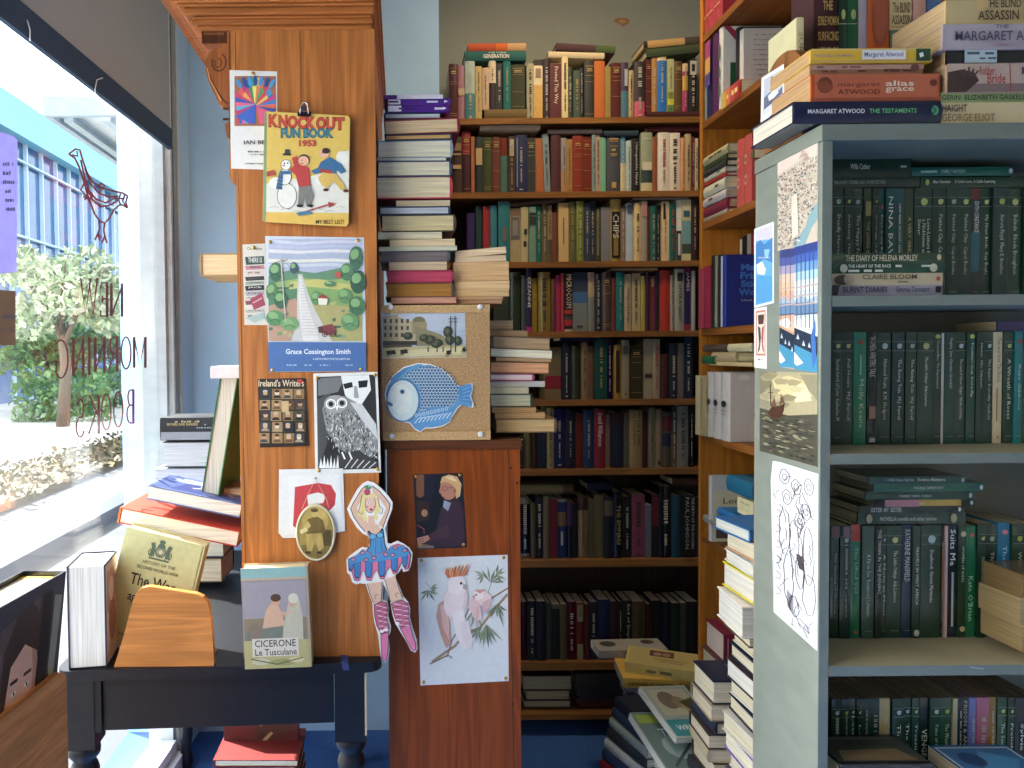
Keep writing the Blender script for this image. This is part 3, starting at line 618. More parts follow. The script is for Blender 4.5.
back_row(6, [
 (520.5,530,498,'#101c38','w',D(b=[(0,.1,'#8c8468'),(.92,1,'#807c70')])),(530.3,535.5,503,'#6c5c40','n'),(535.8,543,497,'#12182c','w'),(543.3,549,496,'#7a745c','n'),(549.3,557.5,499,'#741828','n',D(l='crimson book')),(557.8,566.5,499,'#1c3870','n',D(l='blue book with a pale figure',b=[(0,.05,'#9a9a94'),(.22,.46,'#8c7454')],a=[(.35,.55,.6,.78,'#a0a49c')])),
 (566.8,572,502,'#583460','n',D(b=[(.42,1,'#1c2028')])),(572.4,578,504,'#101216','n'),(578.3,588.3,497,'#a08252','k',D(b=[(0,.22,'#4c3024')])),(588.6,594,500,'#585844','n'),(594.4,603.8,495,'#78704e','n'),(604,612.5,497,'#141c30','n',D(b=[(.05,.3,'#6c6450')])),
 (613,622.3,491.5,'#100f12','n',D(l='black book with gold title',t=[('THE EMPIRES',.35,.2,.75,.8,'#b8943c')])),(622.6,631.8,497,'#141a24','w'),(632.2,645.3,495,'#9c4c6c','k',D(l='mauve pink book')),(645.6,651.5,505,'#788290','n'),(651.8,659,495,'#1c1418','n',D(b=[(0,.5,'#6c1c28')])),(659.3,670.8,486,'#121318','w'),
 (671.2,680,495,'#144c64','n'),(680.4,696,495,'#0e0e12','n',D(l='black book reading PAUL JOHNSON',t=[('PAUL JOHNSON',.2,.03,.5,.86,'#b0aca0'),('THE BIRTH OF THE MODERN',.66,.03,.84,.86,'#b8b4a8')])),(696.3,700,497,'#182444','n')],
 over=[(520.5,573,485,494,'#8c8058',D(l='cream book lying above the left of the seventh shelf',b=[(0,.2,'#5c4c38')])),(587,612,483,490,'#122244',D(l='navy book lying above the middle of the seventh shelf')),(672,702,478,485,'#5c3c24',D(l='brown book lying above the right of the seventh shelf'))], shade_k=.6)
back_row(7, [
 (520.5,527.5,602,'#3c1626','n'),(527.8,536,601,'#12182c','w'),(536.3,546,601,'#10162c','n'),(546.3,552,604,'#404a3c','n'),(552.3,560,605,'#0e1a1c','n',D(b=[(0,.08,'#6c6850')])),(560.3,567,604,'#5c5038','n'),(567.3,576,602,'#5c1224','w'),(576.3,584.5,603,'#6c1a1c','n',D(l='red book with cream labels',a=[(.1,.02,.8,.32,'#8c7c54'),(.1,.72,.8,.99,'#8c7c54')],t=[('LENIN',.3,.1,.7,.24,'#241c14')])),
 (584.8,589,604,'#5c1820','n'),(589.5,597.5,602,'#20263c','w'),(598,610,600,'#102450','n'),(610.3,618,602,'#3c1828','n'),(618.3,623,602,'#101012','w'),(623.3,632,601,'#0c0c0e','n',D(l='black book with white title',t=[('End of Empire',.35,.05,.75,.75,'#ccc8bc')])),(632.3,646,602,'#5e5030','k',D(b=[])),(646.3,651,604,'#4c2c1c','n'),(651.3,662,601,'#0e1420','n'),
 (662.3,671,603,'#101e3c','n'),(671.3,680,603,'#12301c','n'),(680.3,686,603,'#4c5044','n'),(686.3,699,602,'#0f1216','n')], shade_k=.6)
# dark books lying along the foot of the bookcase
def lying(px0, px1, y0, y1, Y, c, page, face, lab, grp, depth=.15, hard=True, name='book', cat='book', bands=(), sl=0, art=None, yaw=0, parts=True, mat='paper', spine=None):
    """a book lying flat; face = which side looks at the room: spine, fore, tail_l / tail_r (spine to the left / right)"""
    a = W(px0, y0, Y); e = W(px1, y1, Y); w_ = e.x-a.x; t = a.z-e.z; zc = (a.z+e.z)/2; xc = (a.x+e.x)/2
    ang = math.atan2(sl, px1-px0)
    if face == 'spine': L = Matrix(((0,0,1,-w_/2),(0,1,0,0),(-1,0,0,0),(0,0,0,1))); d, h = depth, w_
    elif face == 'fore': L = Matrix(((0,0,1,-w_/2),(0,-1,0,depth),(1,0,0,0),(0,0,0,1))); d, h = depth, w_
    elif face == 'tail_r': L = Matrix(((0,-1,0,w_/2),(0,0,1,0),(-1,0,0,0),(0,0,0,1))); d, h = w_, depth
    else: L = Matrix(((0,1,0,-w_/2),(0,0,1,0),(1,0,0,0),(0,0,0,1))); d, h = w_, depth
    M = Matrix.Translation((xc, Y, zc)) @ Matrix.Rotation(ang, 4, 'Y') @ Matrix.Rotation(math.radians(yaw), 4, 'Z') @ L
    r_ = root(name, (xc, Y, e.z), lab, cat, grp)
    cv = MB(); pg = MB()
    yf = book_mesh(cv, pg, M, t, d, h, c, page, hard, 'pages_z', mat, bands=bands, spine=spine)
    if art:
        if face == 'spine': A = Art(cv, lambda x, y: M @ Vector(((y-.5)*t, yf, x*h)), (0, -1, 0), 0, 'print'); art(A)
    cv.build('cover', r_); pg.build('page_block', r_)
    return r_, M, (t, d, h)
for i, (a, e, y0, y1, c) in enumerate(((523,572,676,690,'#2c2420'),(575,628,674,688,'#3c3834'),(526,570,690.5,700,'#3a2a26'),(577,625,689,699,'#2c2c34'),(524,571,700.5,707.5,'#1c1c22'),(578,628,699.8,707.5,'#4c1c20'))):
    zfoot = ZB
    pa = W(a, y0, 2.9)
    side = 'left' if e < 573 else 'right'; lv = ['topmost','topmost','middle one','middle one','lowest','lowest'][i]
    lying(a, e, y0, y1, 2.9, shade_col(c, 1.0), '#a89c80', 'spine' if i % 2 else 'tail_r', f'dark book lying in the {side} pile at the foot of the back bookcase, {lv}', 'dark books at the foot of the bookcase', .15, True)
# ================================================================== the black table in the window
TZ = .78
PR = PZ(382, 662, TZ); PL = PZ(60, 677, TZ)
ang = math.radians(3.0); ex = Vector((math.cos(ang), math.sin(ang), 0)); ey = Vector((-math.sin(ang), math.cos(ang), 0))
LEN = (PR-PL).length+.025; DEP = 1.04
def TM(u, v, z): return PR - ex*(LEN-u) + ey*v + Vector((0, 0, z-TZ))
def tbox(mb, u0, u1, v0, v1, z0, z1, col, mat):
    mb.prism([TM(u0,v0,z0), TM(u1,v0,z0), TM(u1,v1,z0), TM(u0,v1,z0)], (0,0,z1-z0), col, mat)
t_ = root('table', TM(LEN/2, DEP/2, 0), 'black-painted wooden table with turned legs, carrying the tall pine cabinet', 'table')
BLK = '#14161e'
b = MB(); r_c = .035; pts = []
for (cu, cv_, a0) in ((LEN-r_c, r_c, -90), (LEN-r_c, DEP-r_c, 0), (r_c, DEP-r_c, 90), (r_c, r_c, 180)):
    for k in range(5):
        a = math.radians(a0+k*22.5); pts.append(TM(cu+r_c*math.cos(a), cv_+r_c*math.sin(a), TZ-.024))
b.prism(pts, (0,0,.024), BLK, 'black_paint'); b.build('table_top', t_, bevel=.004)
za = TZ-.155
b = MB(); tbox(b, .10, LEN-.115, .03, .052, za, TZ-.0245, BLK, 'black_paint'); tbox(b, .04, .098, .02, .055, za, TZ-.0245, BLK, 'black_paint')
tbox(b, .10, LEN-.115, DEP-.052, DEP-.03, za, TZ-.0245, BLK, 'black_paint')
tbox(b, .05, .072, .10, DEP-.10, za, TZ-.0245, BLK, 'black_paint'); tbox(b, LEN-.10, LEN-.078, .10, DEP-.10, za, TZ-.0245, BLK, 'black_paint')
b.build('apron', t_)
def leg(u, v):
    b = MB(); w = .0375
    tbox(b, u-w, u+w, v-w, v+w, .585, TZ-.0245, BLK, 'black_paint')
    prof = [(.020,0),(.026,.03),(.020,.06),(.017,.08),(.024,.12),(.031,.22),(.035,.34),(.034,.42),(.026,.47),(.020,.49),(.030,.505),(.034,.52),(.030,.535),(.024,.545),(.036,.560),(.037,.575),(.034,.585)]
    b.lathe(prof, TM(u, v, 0), BLK, 'black_paint', 20); b.build('leg', t_)
leg(LEN-.075, .05); leg(.045, .055); leg(LEN-.075, DEP-.06); leg(.06, DEP-.06)
# strip of masking tape on the right front leg
b = MB(); p = TM(LEN-.075+.0376, .05-.0377, .60); b.box((p.x-.004, p.y-.0012, .60), (p.x+.0005, p.y, TZ-.03), '#b8a888', 'paper'); b.build('tape_strip', t_)

# ================================================================== the tall pine cabinet standing on it
YC = 1.75
PINE = '#b06c36'; PIND = '#8f5426'
pc = root('pine_cabinet', (W(310, 400, YC).x, 2.1, TZ), 'tall orange-brown pine cabinet with carved cornice, posters pinned to its side', 'cabinet')
CX0 = W(238, 400, YC).x; CX1 = W(378, 400, YC).x; CT = W(300, 30, YC).z
b = MB(); out = [(229.5,30),(229.5,130),(229.5,176),(231,181),(236,186),(236.8,240),(240,450),(243.5,655)]
def cl(x, y): p = W(x, y, YC); p.x = min(p.x, CX1); return p
L_ = [W(x, y, YC) for x, y in out]; L_[-1].z = TZ+.0005; 
top = L_[0].z
pts = L_ + [Vector((CX1, YC, TZ+.0005)), Vector((CX1, YC, top))]
b.prism(pts[::-1], (0, .022, 0), PINE, 'wood_z')
A = Art(b, lambda x, y: W(x, y, YC), (0,-1,0), .0002, 'wood_z')
A.line([(235.5,31),(236,130),(238.5,182),(240,240),(243.5,450),(247,654)], .7, '#6a3a18'); A.line([(300,31),(303,240),(306,450),(309,654)], .6, '#7c4820')
b.build('side_panel', pc)
b = MB(); b.box((CX1-.018, YC+.0225, TZ+.0005), (CX1, 2.55, CT), PIND, 'wood_z'); b.build('back_panel', pc)
b = MB(); b.box((CX0, 2.53, TZ+.0005), (CX1-.0185, 2.55, CT), PINE, 'wood_z'); b.build('side_panel', pc)
sz = [TZ+.0005, 1.10, 1.42, W(210, 276, 1.9).z-.0005-.018, 2.02]
for k, z in enumerate(sz):
    b = MB(); b.box((CX0+.005, YC+.0225, z), (CX1-.0185, 2.5295, z+.018), PIND, 'wood_y'); b.build('shelf', pc)
# cornice: stepped mouldings running round the top
b = MB(); 
steps = [(30, 25, 197, 372), (25, 19, 191, 373), (19, 15.5, 193, 372), (15.5, 8, 184, 374.5), (8, 4, 178, 375), (4, -4, 171, 376), (-4, -16, 158, 378), (-16, -22, 150, 380)]
for y0, y1, xa, xb in steps:
    p0 = W(xa, (y0+y1)/2, YC-.0); p1 = W(xb, (y0+y1)/2, YC)
    yo = (372-xb)*.0024 - .004
    b.box((p0.x, YC+yo, W(300,y0,YC).z), (p1.x, 2.56, W(300,y1,YC).z-.0002), '#a4602e', 'wood_x')
b.build('cornice', pc, bevel=.004)
# carved scroll bracket under the cornice at the front corner
for yb in (YC, 2.52):
    b = MB(); sc_ = YC
    prof = [(201,31),(230.5,31),(230.5,139),(227,137),(225,124),(229,121),(229,107),(222,106),(219,104),(216,97),(212,89),(208,80),(205.5,70),(206,60),(209,53),(215,49),(221,47),(221,44.5),(203,44)]
    q = [W(x, y, YC)+Vector((0, yb-YC, 0)) for x, y in prof]
    b.prism(q[::-1], (0, .03, 0), '#94542a', 'wood_z')
    if yb == YC:
        A = Art(b, lambda x, y: W(x, y, YC), (0,-1,0), .0002, 'wood_z')  # carving drawn flat: groove and recess shade plus a lit edge in colour
        A.rect(202, 31.5, 227, 43.5, '#4c2812'); A.rect(204, 32.5, 224, 35, '#7c4826')
        A.line(circ(219, 62, 7, 9, -60, 200, 16), 1.6, '#5a2f14'); A.line(circ(218, 63, 3.4, 4.4, -100, 220, 12), 1.2, '#5a2f14')
        A.line([(209,74),(213,84),(218,92),(223,100),(228,104)], 1.6, '#5a2f14'); A.line([(207,68),(210,80),(216,91),(221,101)], 1.1, '#d8945c')
        A.rect(223, 107.5, 229, 110, '#4c2812'); A.rect(223, 118, 229, 120.5, '#4c2812')
    b.build('scroll_bracket', pc)

# ================================================================== lower pine cabinet with its board-fronted crate
YL = 1.80
LX0 = W(388, 600, YL).x; LX1 = W(520.5, 600, YL).x; LT = W(450, 440, YL).z
lc = root('low_cabinet', ((LX0+LX1)/2, 2.1, 0), 'low dark-stained pine cabinet with a cockatoo print pinned to its end', 'cabinet')
DP = '#863f0c'
b = MB(); b.box((LX0, YL, 0), (LX1, YL+.022, LT-.0225), DP, 'wood_z'); 
A = Art(b, lambda x, y: W(x, y, YL), (0,-1,0), .0002, 'wood_z')
A.line([(508.5,446),(511,600),(514,770)], .8, '#4a2410')
for x, y in ((511,468),(517,483),(513,704),(400,560)): A.ell(x, y, 1.2, 1.4, '#3c1c0c', 8)
b.build('side_panel', lc)
b = MB(); b.box((LX0, 2.5, 0), (LX1, 2.522, LT-.0225), DP, 'wood_z'); b.build('side_panel', lc)
b = MB(); b.box((LX0, YL+.0225, 0), (LX0+.015, 2.4995, LT-.0225), DP, 'wood_z'); b.build('back_panel', lc)
b = MB(); b.box((LX0-.006, YL-.008, LT-.022), (LX1+.004, 2.53, LT), '#5c3218', 'wood_x'); b.build('top_board', lc, bevel=.003)
for z in (.08, .36, .66, .96):
    b = MB(); b.box((LX0+.016, YL+.0225, z), (LX1-.01, 2.4995, z+.018), DP, 'wood_y'); b.build('shelf', lc)
# books inside, spines to the aisle on the right
r4 = random.Random(44); 
YK = 1.795
kx0 = W(382.5, 370, YK).x; kx1 = W(490, 370, YK).x; kt = W(435, 305, YK).z
kc = root('cork_crate', ((kx0+kx1)/2, YK, LT), 'box with a cork board front holding a street postcard and a blue fish cut-out', 'box')
b = MB(); b.box((kx0+.002, YK+.0065, LT+.0006), (kx1-.002, 2.06, kt-.001), '#7a5a38', 'painted_board'); b.build('box_body', kc)
b = MB(); b.box((kx0, YK, LT+.0006), (kx1, YK+.006, kt), '#b08a5e', 'cork')
b.build('cork_front', kc)
b = MB(); zt = W(435, 313, YK).z; zb_ = W(435, 431.5, YK).z
b.box((kx0, YK-.004, zt), (kx1, YK-.0003, kt), '#c09a68', 'cork'); b.build('cork_edging', kc); b = MB(); b.box((kx0, YK-.004, LT+.0008), (kx1, YK-.0003, zb_), '#c09a68', 'cork')
b.build('cork_edging', kc)
def disc_pin(px, py, Y, parent, col='#dcdad4', r=.0068, mat='plastic', name='push_pin'):
    p = W(px, py, Y); b = MB(); M = Matrix.Rotation(math.pi/2, 3, 'X')
    b.lathe([(r*.92, 0), (r, .0012), (r*.96, .002), (r*.7, .0028), (r*.2, .0032)], p, col, mat, 14, M)
    return b.build(name, parent)
for x, y in ((391,307), (480,307), (392,436), (480.5,434)): disc_pin(x, y, YK-.0042, kc, name='screw_cover')

# ------------------------------------------------------------------ helpers for pinned papers
def paper(name, corners, Y, th, col, lab, cat, draw, pins=(), edge=None, mat='print', fn=None, nrm=(0,-1,0), group=None, pin_r=.0042):
    """flat sheet of thickness th whose face lies on the plane Y; draw(A) prints on it in picture coordinates"""
    f = fn or (lambda x, y: W(x, y, Y)); nv = Vector(nrm)
    b = MB(); q = [f(x, y) for x, y in corners]
    cx = sum((p.x for p in q))/len(q); cyy = sum((p.y for p in q))/len(q); cz = min(p.z for p in q)
    b.prism(q, nv*(-th), col, mat, edge or col)
    A = Art(b, f, nrm, 0, mat); draw(A)
    if pins:
        r_ = root(name, (cx, cyy, cz), lab, cat, group); b.build('sheet', r_)
        for p in pins: disc_pin(p[0], p[1], Y-.0016 if fn is None else Y, r_, '#c8a050', pin_r, 'brass', 'brass_pin')
        return r_
    return tag(b.build(name), lab, cat, group)

Q = YC-.0006
def draw(A):      # fan-shaped abstract
    A.rect(234.5, 76, 276, 126, '#a86438')
    cols = ['#2858a8','#3a8ac0','#d83048','#f07028','#f0c030','#38a058','#2060b0','#c02878','#f05038','#50b0c0']
    for i in range(10): A.ell(255, 108, 19, 31, cols[i], 4, 10+i*16, 26+i*16)
    for i in range(9): A.ell(255, 106, 14, 20, ['#e8c030','#d83048','#38a058','#e87030','#f0d850','#30905a','#e03858','#f0a030','#8a3a90'][i], 4, 16+i*17, 33+i*17)
    for i in range(6): A.poly([(237+i*3,124),(240+i*3,124),(256,104),(235,92+i*5)], ['#d8285c','#2858b0','#e85080','#40a8d0','#c02060','#3060c0'][i])
    for i in range(5): A.poly([(275-i*3,124),(272-i*3,124),(256,106),(276,94+i*5)], ['#c83070','#3878c0','#e86030','#2850a0','#e04878'][i])
    for i in range(7): A.ell(239+i*5.5, 84-3*math.sin(i*.52), 2.2, 5.5, ['#3090c8','#205098'][i%2], 8, rot=-30+i*10)
    A.text('IAN BELL', 244, 140.5, 272, 144.5, '#28282c'); A.marks(248, 151, 272, 152.6, '#3c3c3c', rng); A.marks(250, 154, 270, 155.4, '#3c3c3c', rng); A.marks(245, 163, 272, 164.4, '#3c3c3c', rng)
paper('gallery_poster', [(229.5,70),(277,71.5),(277.5,170),(231,168.5)], Q, .0005, '#dedad2', 'white gallery card with a rainbow-coloured fan picture, behind the yellow annual', 'poster', draw, [(253,73.5)])

# the children's annual, a real book hung by a binder clip
kb = root('comic_annual', (W(306,170,YC).x, YC, W(306,227,YC).z), 'yellow 1953 comic annual with a snowman scene, hanging from a binder clip', 'book')
yk = YC-.0175
b = MB(); zt, zb_ = W(306,113,yk).z, W(306,226,yk).z; xa, xb = W(263.5,170,yk).x, W(349.5,170,yk).x
fy = lambda x, y: W(x, y, yk)
cor = [(264.5,114),(266,111.5),(347,115.5),(350,118),(348.5,223),(346,226.5),(265,222),(262.5,220)]
b.prism([W(x,y,yk) for x,y in cor], (0,.0018,0), '#e0b82c', 'print'); b.prism([W(x,y,yk+.0145) for x,y in cor], (0,.0018,0), '#d8b02c', 'print')
A = Art(b, fy, (0,-1,0), 0, 'print')
A.poly([(264.5,113),(267,112.5),(266,222),(262.7,221)], '#7c9a68')
A.poly([(266.5,184),(280,176),(300,180),(318,174),(335,166),(342,152),(349,150),(348.5,213),(266.2,212)], '#dcd8c8')
for (cx_, cy_, rx, ry) in ((342,158,6,7),(277,183,8,6),(325,180,10,6),(300,190,12,7)): A.ell(cx_, cy_, rx, ry, '#e6e2d4')
A.poly([(266,214),(348.3,218),(347.5,225.3),(265.5,220.8)], '#e0b020')
tx = [('K',269,278),('N',279,287),('O',288,297),('C',298,306),('K',307,315.5),('O',316.5,325.5),('U',326.5,334.5),('T',335.5,344)]
for i, (ch, x0, x1) in enumerate(tx):
    y0 = 115.5 + i*.45 + abs(i-3.5)*(-.2); A.text(ch, x0-.5, y0-.6, x1+.6, y0+12.6, '#7a1c14', 3, .07); A.text(ch, x0, y0, x1, y0+11.6, '#d03820', 3, .05)
A.text('FUN BOOK', 280.8, 128, 333.6, 138.4, '#1c3c50', 2, .06); A.text('FUN BOOK', 281.4, 128.6, 333, 137.6, '#2c7c8c', 2, .04); A.text('1953', 299, 140, 316.5, 146.8, '#c03420', 2, .05)
A.text('MY BEST LIST!', 316, 219.8, 344, 224, '#2a2414')
# snowman
A.ell(287, 196, 10, 13, '#3c3c38', 20); A.ell(287, 196, 9.4, 12.4, '#e4e0d2', 20); A.ell(285, 177, 6.6, 8.4, '#3c3c38', 18); A.ell(285, 177, 6, 7.8, '#e8e4d8', 18)
A.ell(286, 165, 5.2, 5.4, '#3c3c38', 16); A.ell(286, 165, 4.7, 4.9, '#ece8dc', 16); A.ell(284.5, 163.5, .8, .9, '#202020', 8); A.ell(287.8, 163.2, .8, .9, '#202020', 8); A.poly([(281,165),(285,165),(285,167)], '#c86a30')
A.rect(283, 153.5, 291, 155.5, '#2c3038'); A.rect(285, 149.5, 290, 153.5, '#3c4450'); A.poly([(280,171),(291,171),(291,174.5),(280,174.5)], '#3a6c90'); A.poly([(279,174),(283.5,174),(282,190),(276,189)], '#3a6c90')
for k in range(4): A.line([(277,177+k*3.4),(283,178+k*3.4)], .7, '#1c3c5c')
# child in a red jumper
A.poly([(293,166),(301,163),(309,168),(311,186),(299,188),(296,176),(290,170)], '#c02c28'); A.poly([(292,158),(297,156),(299,166),(295,170)], '#c02c28'); A.ell(304, 160, 5.8, 5.6, '#3c2820', 16); A.ell(303.6, 161, 5.3, 4.8, '#e8a880', 16)
A.ell(302, 160.5, .6, .7, '#202020', 6); A.line([(300.5,163.2),(302,164),(304,163.6)], .6, '#702018'); A.poly([(299,187),(311,185.5),(314,196),(311,205),(306,205),(305,196),(303,206),(298,205)], '#7c7870')
A.ell(300, 206, 3.4, 1.6, '#201c18', 10); A.ell(310, 206, 3.6, 1.6, '#201c18', 10)
# running man in a blue coat
A.poly([(321,162),(330,157),(341,164),(346,172),(341,174),(337,170),(335,176),(323,173),(314,174),(311,171),(318,168)], '#2c6c98'); A.poly([(323,172),(336,174),(344,184),(346,190),(341,190),(334,182),(327,188),(322,186),(318,178)], '#d8b038')
A.ell(324, 153.5, 5, 4.6, '#e8b088', 14); A.ell(326, 151, 4, 3, '#3c2c20', 10); A.ell(322.5, 153, .6, .7, '#202020', 6); A.poly([(318,154.5),(321,153.5),(321,156)], '#e09a70'); A.ell(326, 190, 3, 1.7, '#5c3018', 8); A.ell(346, 191, 3, 1.7, '#5c3018', 8); A.poly([(320,169),(333,171),(332,174),(320,172)], '#b82c28')
A.line([(302,213),(330,204.5)], 1.6, '#b03028'); A.poly([(328,202),(336,204),(329,208)], '#b03028'); A.poly([(296,213),(310,210.5),(313,214),(299,216)], '#3c7c98'); A.poly([(267,172),(274,170),(276,175),(267,177)], '#b03c2c')
for k in range(7): A.line([(270+k*11, 208+(k%3)*2), (274+k*11, 206.5+(k%3)*2), (279+k*11, 208+(k%3)*2)], .5, '#a8a498')
b.build('cover', kb)
b = MB(); b.prism([W(x,y,yk+.0021) for x,y in ((266,115),(346,118),(345.5,223),(265.5,219))], (0,.0122,0), '#cdbd98', 'pages_y'); b.build('page_block', kb)
cp = root('binder_clip', (W(304,118,yk).x, yk, W(304,117,yk).z), 'black binder clip with silver handles gripping the yellow annual', 'clip')
b = MB(); c0 = W(304.5,114.6,yk); b.box((c0.x-.0155, yk-.0045, c0.z-.0045), (c0.x+.0155, yk+.0205-.004, c0.z+.0048), '#16161a', 'gloss'); b.build('clip_body', cp)
b = MB()
for s in (-1,): 
    q = [W(300,114,yk-.006), W(300.5,108,yk-.006), W(301.5,103.5,yk-.006), W(304,102,yk-.006), W(307,103.5,yk-.006), W(308,108,yk-.006), W(308.5,114,yk-.006)]
    b.tube(q, .0013, '#c8c8cc', 'chrome', 6)
c1 = W(304,109,yk-.0055); b.box((c1.x-.006, c1.y-.0002, c1.z-.004), (c1.x+.006, c1.y+.0006, c1.z+.007), '#b8b8bc', 'chrome'); b.build('clip_handle', cp)
b = MB(); n0 = W(304, 105, YC-.0005); b.lathe([(.0016,0),(.0016,.012),(.004,.0125),(.003,.0145)], n0, '#c0a060', 'brass', 10, Matrix.Rotation(math.pi/2, 3, 'X')); b.build('nail', cp)

def draw(A):      # bookmark card with a stack of spines
    A.text('Christmas', 247, 247, 262, 250, '#5c4c3c')
    cs = [('#2f4a40',256,8,'THERE IS'),('#b8707c',265,4,''),('#d0b8ac',270,5,''),('#343438',276,4,''),('#8c9c8c',281,3,''),('#26262a',285,5,'JACK'),('#a49aa0',291,4,''),('#c0b4ac',296,3,''),('#8c3c48',300,4,''),('#b0a89c',309,3,''),('#c8c0b0',313,6,'')]
    for c, y, h, t in cs:
        A.poly([(245,y+1),(264,y),(264.5,y+h),(246,y+h+1)], c)
        if t: A.text(t, 248, y+1.5, 262, y+h-1.5, '#d8d4c4')
        else: A.marks(248, y+h*.3, 260, y+h*.7, '#4c4440', rng)
    A.poly([(250,299),(262,293),(265.5,305),(254,310)], '#a03448'); A.line([(253,303),(262,298)], 1, '#d8b0b4'); A.poly([(246,318),(264,312),(265,318),(255,323)], '#9cb0a8')
paper('bookmark', [(242.5,244.5),(265,243.5),(267.5,325),(244.5,325)], Q, .0006, '#cfc6b4', 'narrow card printed with a pile of books, left of the landscape poster', 'card', draw, [(253.5,247.5)])

def draw(A):      # exhibition poster: generic rolling landscape with a road
    L = lambda p, c: A.poly(p, c)
    A.rect(268.5, 239, 362.5, 341, '#a8b0c8')
    for k in range(6): L([(268.5,239+k*5),(300,242+k*4.4),(335,240+k*4.6),(362.5,241+k*5),(362.5,243+k*5),(330,243+k*4.6),(298,245+k*4.4),(268.5,242.5+k*5)], ['#c8c8d8','#b4b8d0','#d8d4d4','#a4b0c4','#dcd8c8','#c0c8d0'][k])
    L([(268.5,276),(290,270),(315,273),(340,268),(362.5,272),(362.5,290),(268.5,292)], '#5c8c68')
    L([(268.5,284),(300,278),(330,280),(362.5,276),(362.5,300),(268.5,304)], '#8fae58')
    L([(290,282),(318,279),(345,284),(362.5,283),(362.5,290),(320,292),(288,291)], '#c0b858'); L([(268.5,292),(300,288),(305,300),(268.5,312)], '#4c8058'); L([(300,286),(345,290),(362.5,296),(362.5,312),(318,306),(300,298)], '#7ca454')
    L([(268.5,306),(296,298),(300,316),(290,341),(268.5,341)], '#b88c70'); L([(312,304),(350,306),(362.5,316),(362.5,341),(330,341)], '#a8a058')
    L([(298,274),(302,274),(309,296),(316,312),(332,341),(292,341),(297,318),(297,296)], '#c4c0b8'); L([(299.5,276),(301,276),(306,300),(312,318),(320,341),(303,341),(300,318),(298.5,296)], '#d8d4cc')
    rr = random.Random(8)
    for k in range(46):
        x = 268.5+rr.random()*88; y = 284+rr.random()*52; w_ = rr.uniform(3,9); h_ = rr.uniform(1.2,3)
        if 290+(y-284)*.0 < x < 318+(y-284)*.3: continue
        if k % 8 == 0: A.up()
        A.mb.face([A.P(x,y), A.P(min(362,x+w_),y-rr.uniform(0,1.5)), A.P(min(362,x+w_*.9),y+h_), A.P(x+w_*.1,y+h_+.5)], rr.choice(['#6c9458','#a8b468','#8c9c50','#587c54','#b49c68','#7c9c7c','#486c50']), 'print')
    for k in range(20): A.line([(299+k*.2,276+k*3.1),(301+k*.9,276+k*3.1)], .4, '#a8a49c')
    for cx_, cy_, rx, ry, c in ((276,272,7,10,'#3c6c4c'),(272,292,6,10,'#4c7c50'),(281,300,7,9,'#386848'),(275,318,9,8,'#4c8850'),(290,324,9,7,'#6c9c5c'),(356,258,7,12,'#3c6c50'),(347,272,7,9,'#4c7c54'),(358,282,8,12,'#305c44'),(345,296,7,8,'#5c8c54'),(357,306,8,10,'#3c7048'),(350,322,9,9,'#5c9058'),(294,268,4,6,'#3c5c64'),(330,284,6,3,'#4c8858'),(316,298,5,7,'#548c50')):
        A.ell(cx_, cy_, rx, ry, c, 12); A.ell(cx_-rx*.2, cy_-ry*.3, rx*.6, ry*.45, '#7caa68' if ry > 6 else '#88b070', 10, rot=20); A.line([(cx_-rx*.6, cy_+ry*.4), (cx_, cy_+ry*.1), (cx_+rx*.6, cy_+ry*.5)], .7, '#284838')
    A.line([(281,258),(284,300),(286,322)], 1.1, '#c8b8b0'); A.line([(277,262),(288,260)], .8, '#8c7c80'); A.line([(281,259),(299,274)], .4, '#6c7080')
    L([(318,298),(323,296),(328,299),(327,305),(319,305)], '#e0d8c0'); L([(317,298),(323,294),(329,299)], '#a03830'); L([(335,272),(341,272),(341,278),(335,278)], '#c05040')
    L([(322,326),(332,324),(336,330),(334,335),(324,335)], '#84343c'); A.ring(325, 334, 2.6, 2.6, .8, '#3c2830', 12); A.ring(333, 334, 2.6, 2.6, .8, '#3c2830', 12); L([(318,327),(323,326),(323,333),(319,333)], '#5c3030')
    A.poly([(268.5,342),(366,342.5),(366,371),(269,371.5)], '#3c68a4')
    A.text('Grace Cossington Smith', 286, 349, 350.5, 355.6, '#e8ecf0'); A.text('A RETROSPECTIVE EXHIBITION', 313, 358, 350, 360, '#c8d4e4')
    for x in (287, 302, 320, 343): A.marks(x, 364.3, x+10, 365.8, '#b0c4dc', rng)
paper('exhibition_poster', [(265,236),(364,237.5),(366.5,371.5),(269,372)], Q, .0005, '#c4ccd4', 'landscape exhibition poster with a blue strip below, in the middle of the pine cabinet', 'poster', draw, [(270,242),(357.5,240.5),(272.5,370),(361,369)])

def draw(A):      # booklet with many small portraits
    A.text("Ireland's Writers", 258.5, 379.5, 304, 386.5, '#e0c8a0'); r5 = random.Random(5)
    for j in range(5):
        for i in range(4):
            x = 260+i*11.5+r5.uniform(-1,1); y = 389+j*11; A.rect(x, y, x+10.5, y+10, r5.choice(['#5c3c20','#8c6830','#3c3c40','#a07c48','#4c4c38','#283038']))
            A.ell(x+5, y+4, 2.3, 2.8, r5.choice(['#d0a070','#c08c5c','#dcc0a0']), 10); A.ell(x+5, y+9, 4, 3, r5.choice(['#201c1c','#6c4c28','#a09070','#38404c']), 8, 0, 180); A.ell(x+5, y+2.2, 2.5, 1.4, r5.choice(['#302018','#b8a890','#503018']), 8)
    A.ell(300, 381, 3, 2.2, '#c02820', 10); A.rect(282, 401, 289, 412, '#c8a468')
paper('booklet', [(257.5,379),(305,378),(308.5,446),(260,447.5)], YC-.0035, .003, '#2c2018', 'small brown booklet covered in little portraits, pinned left of the charcoal owl picture', 'booklet', draw)

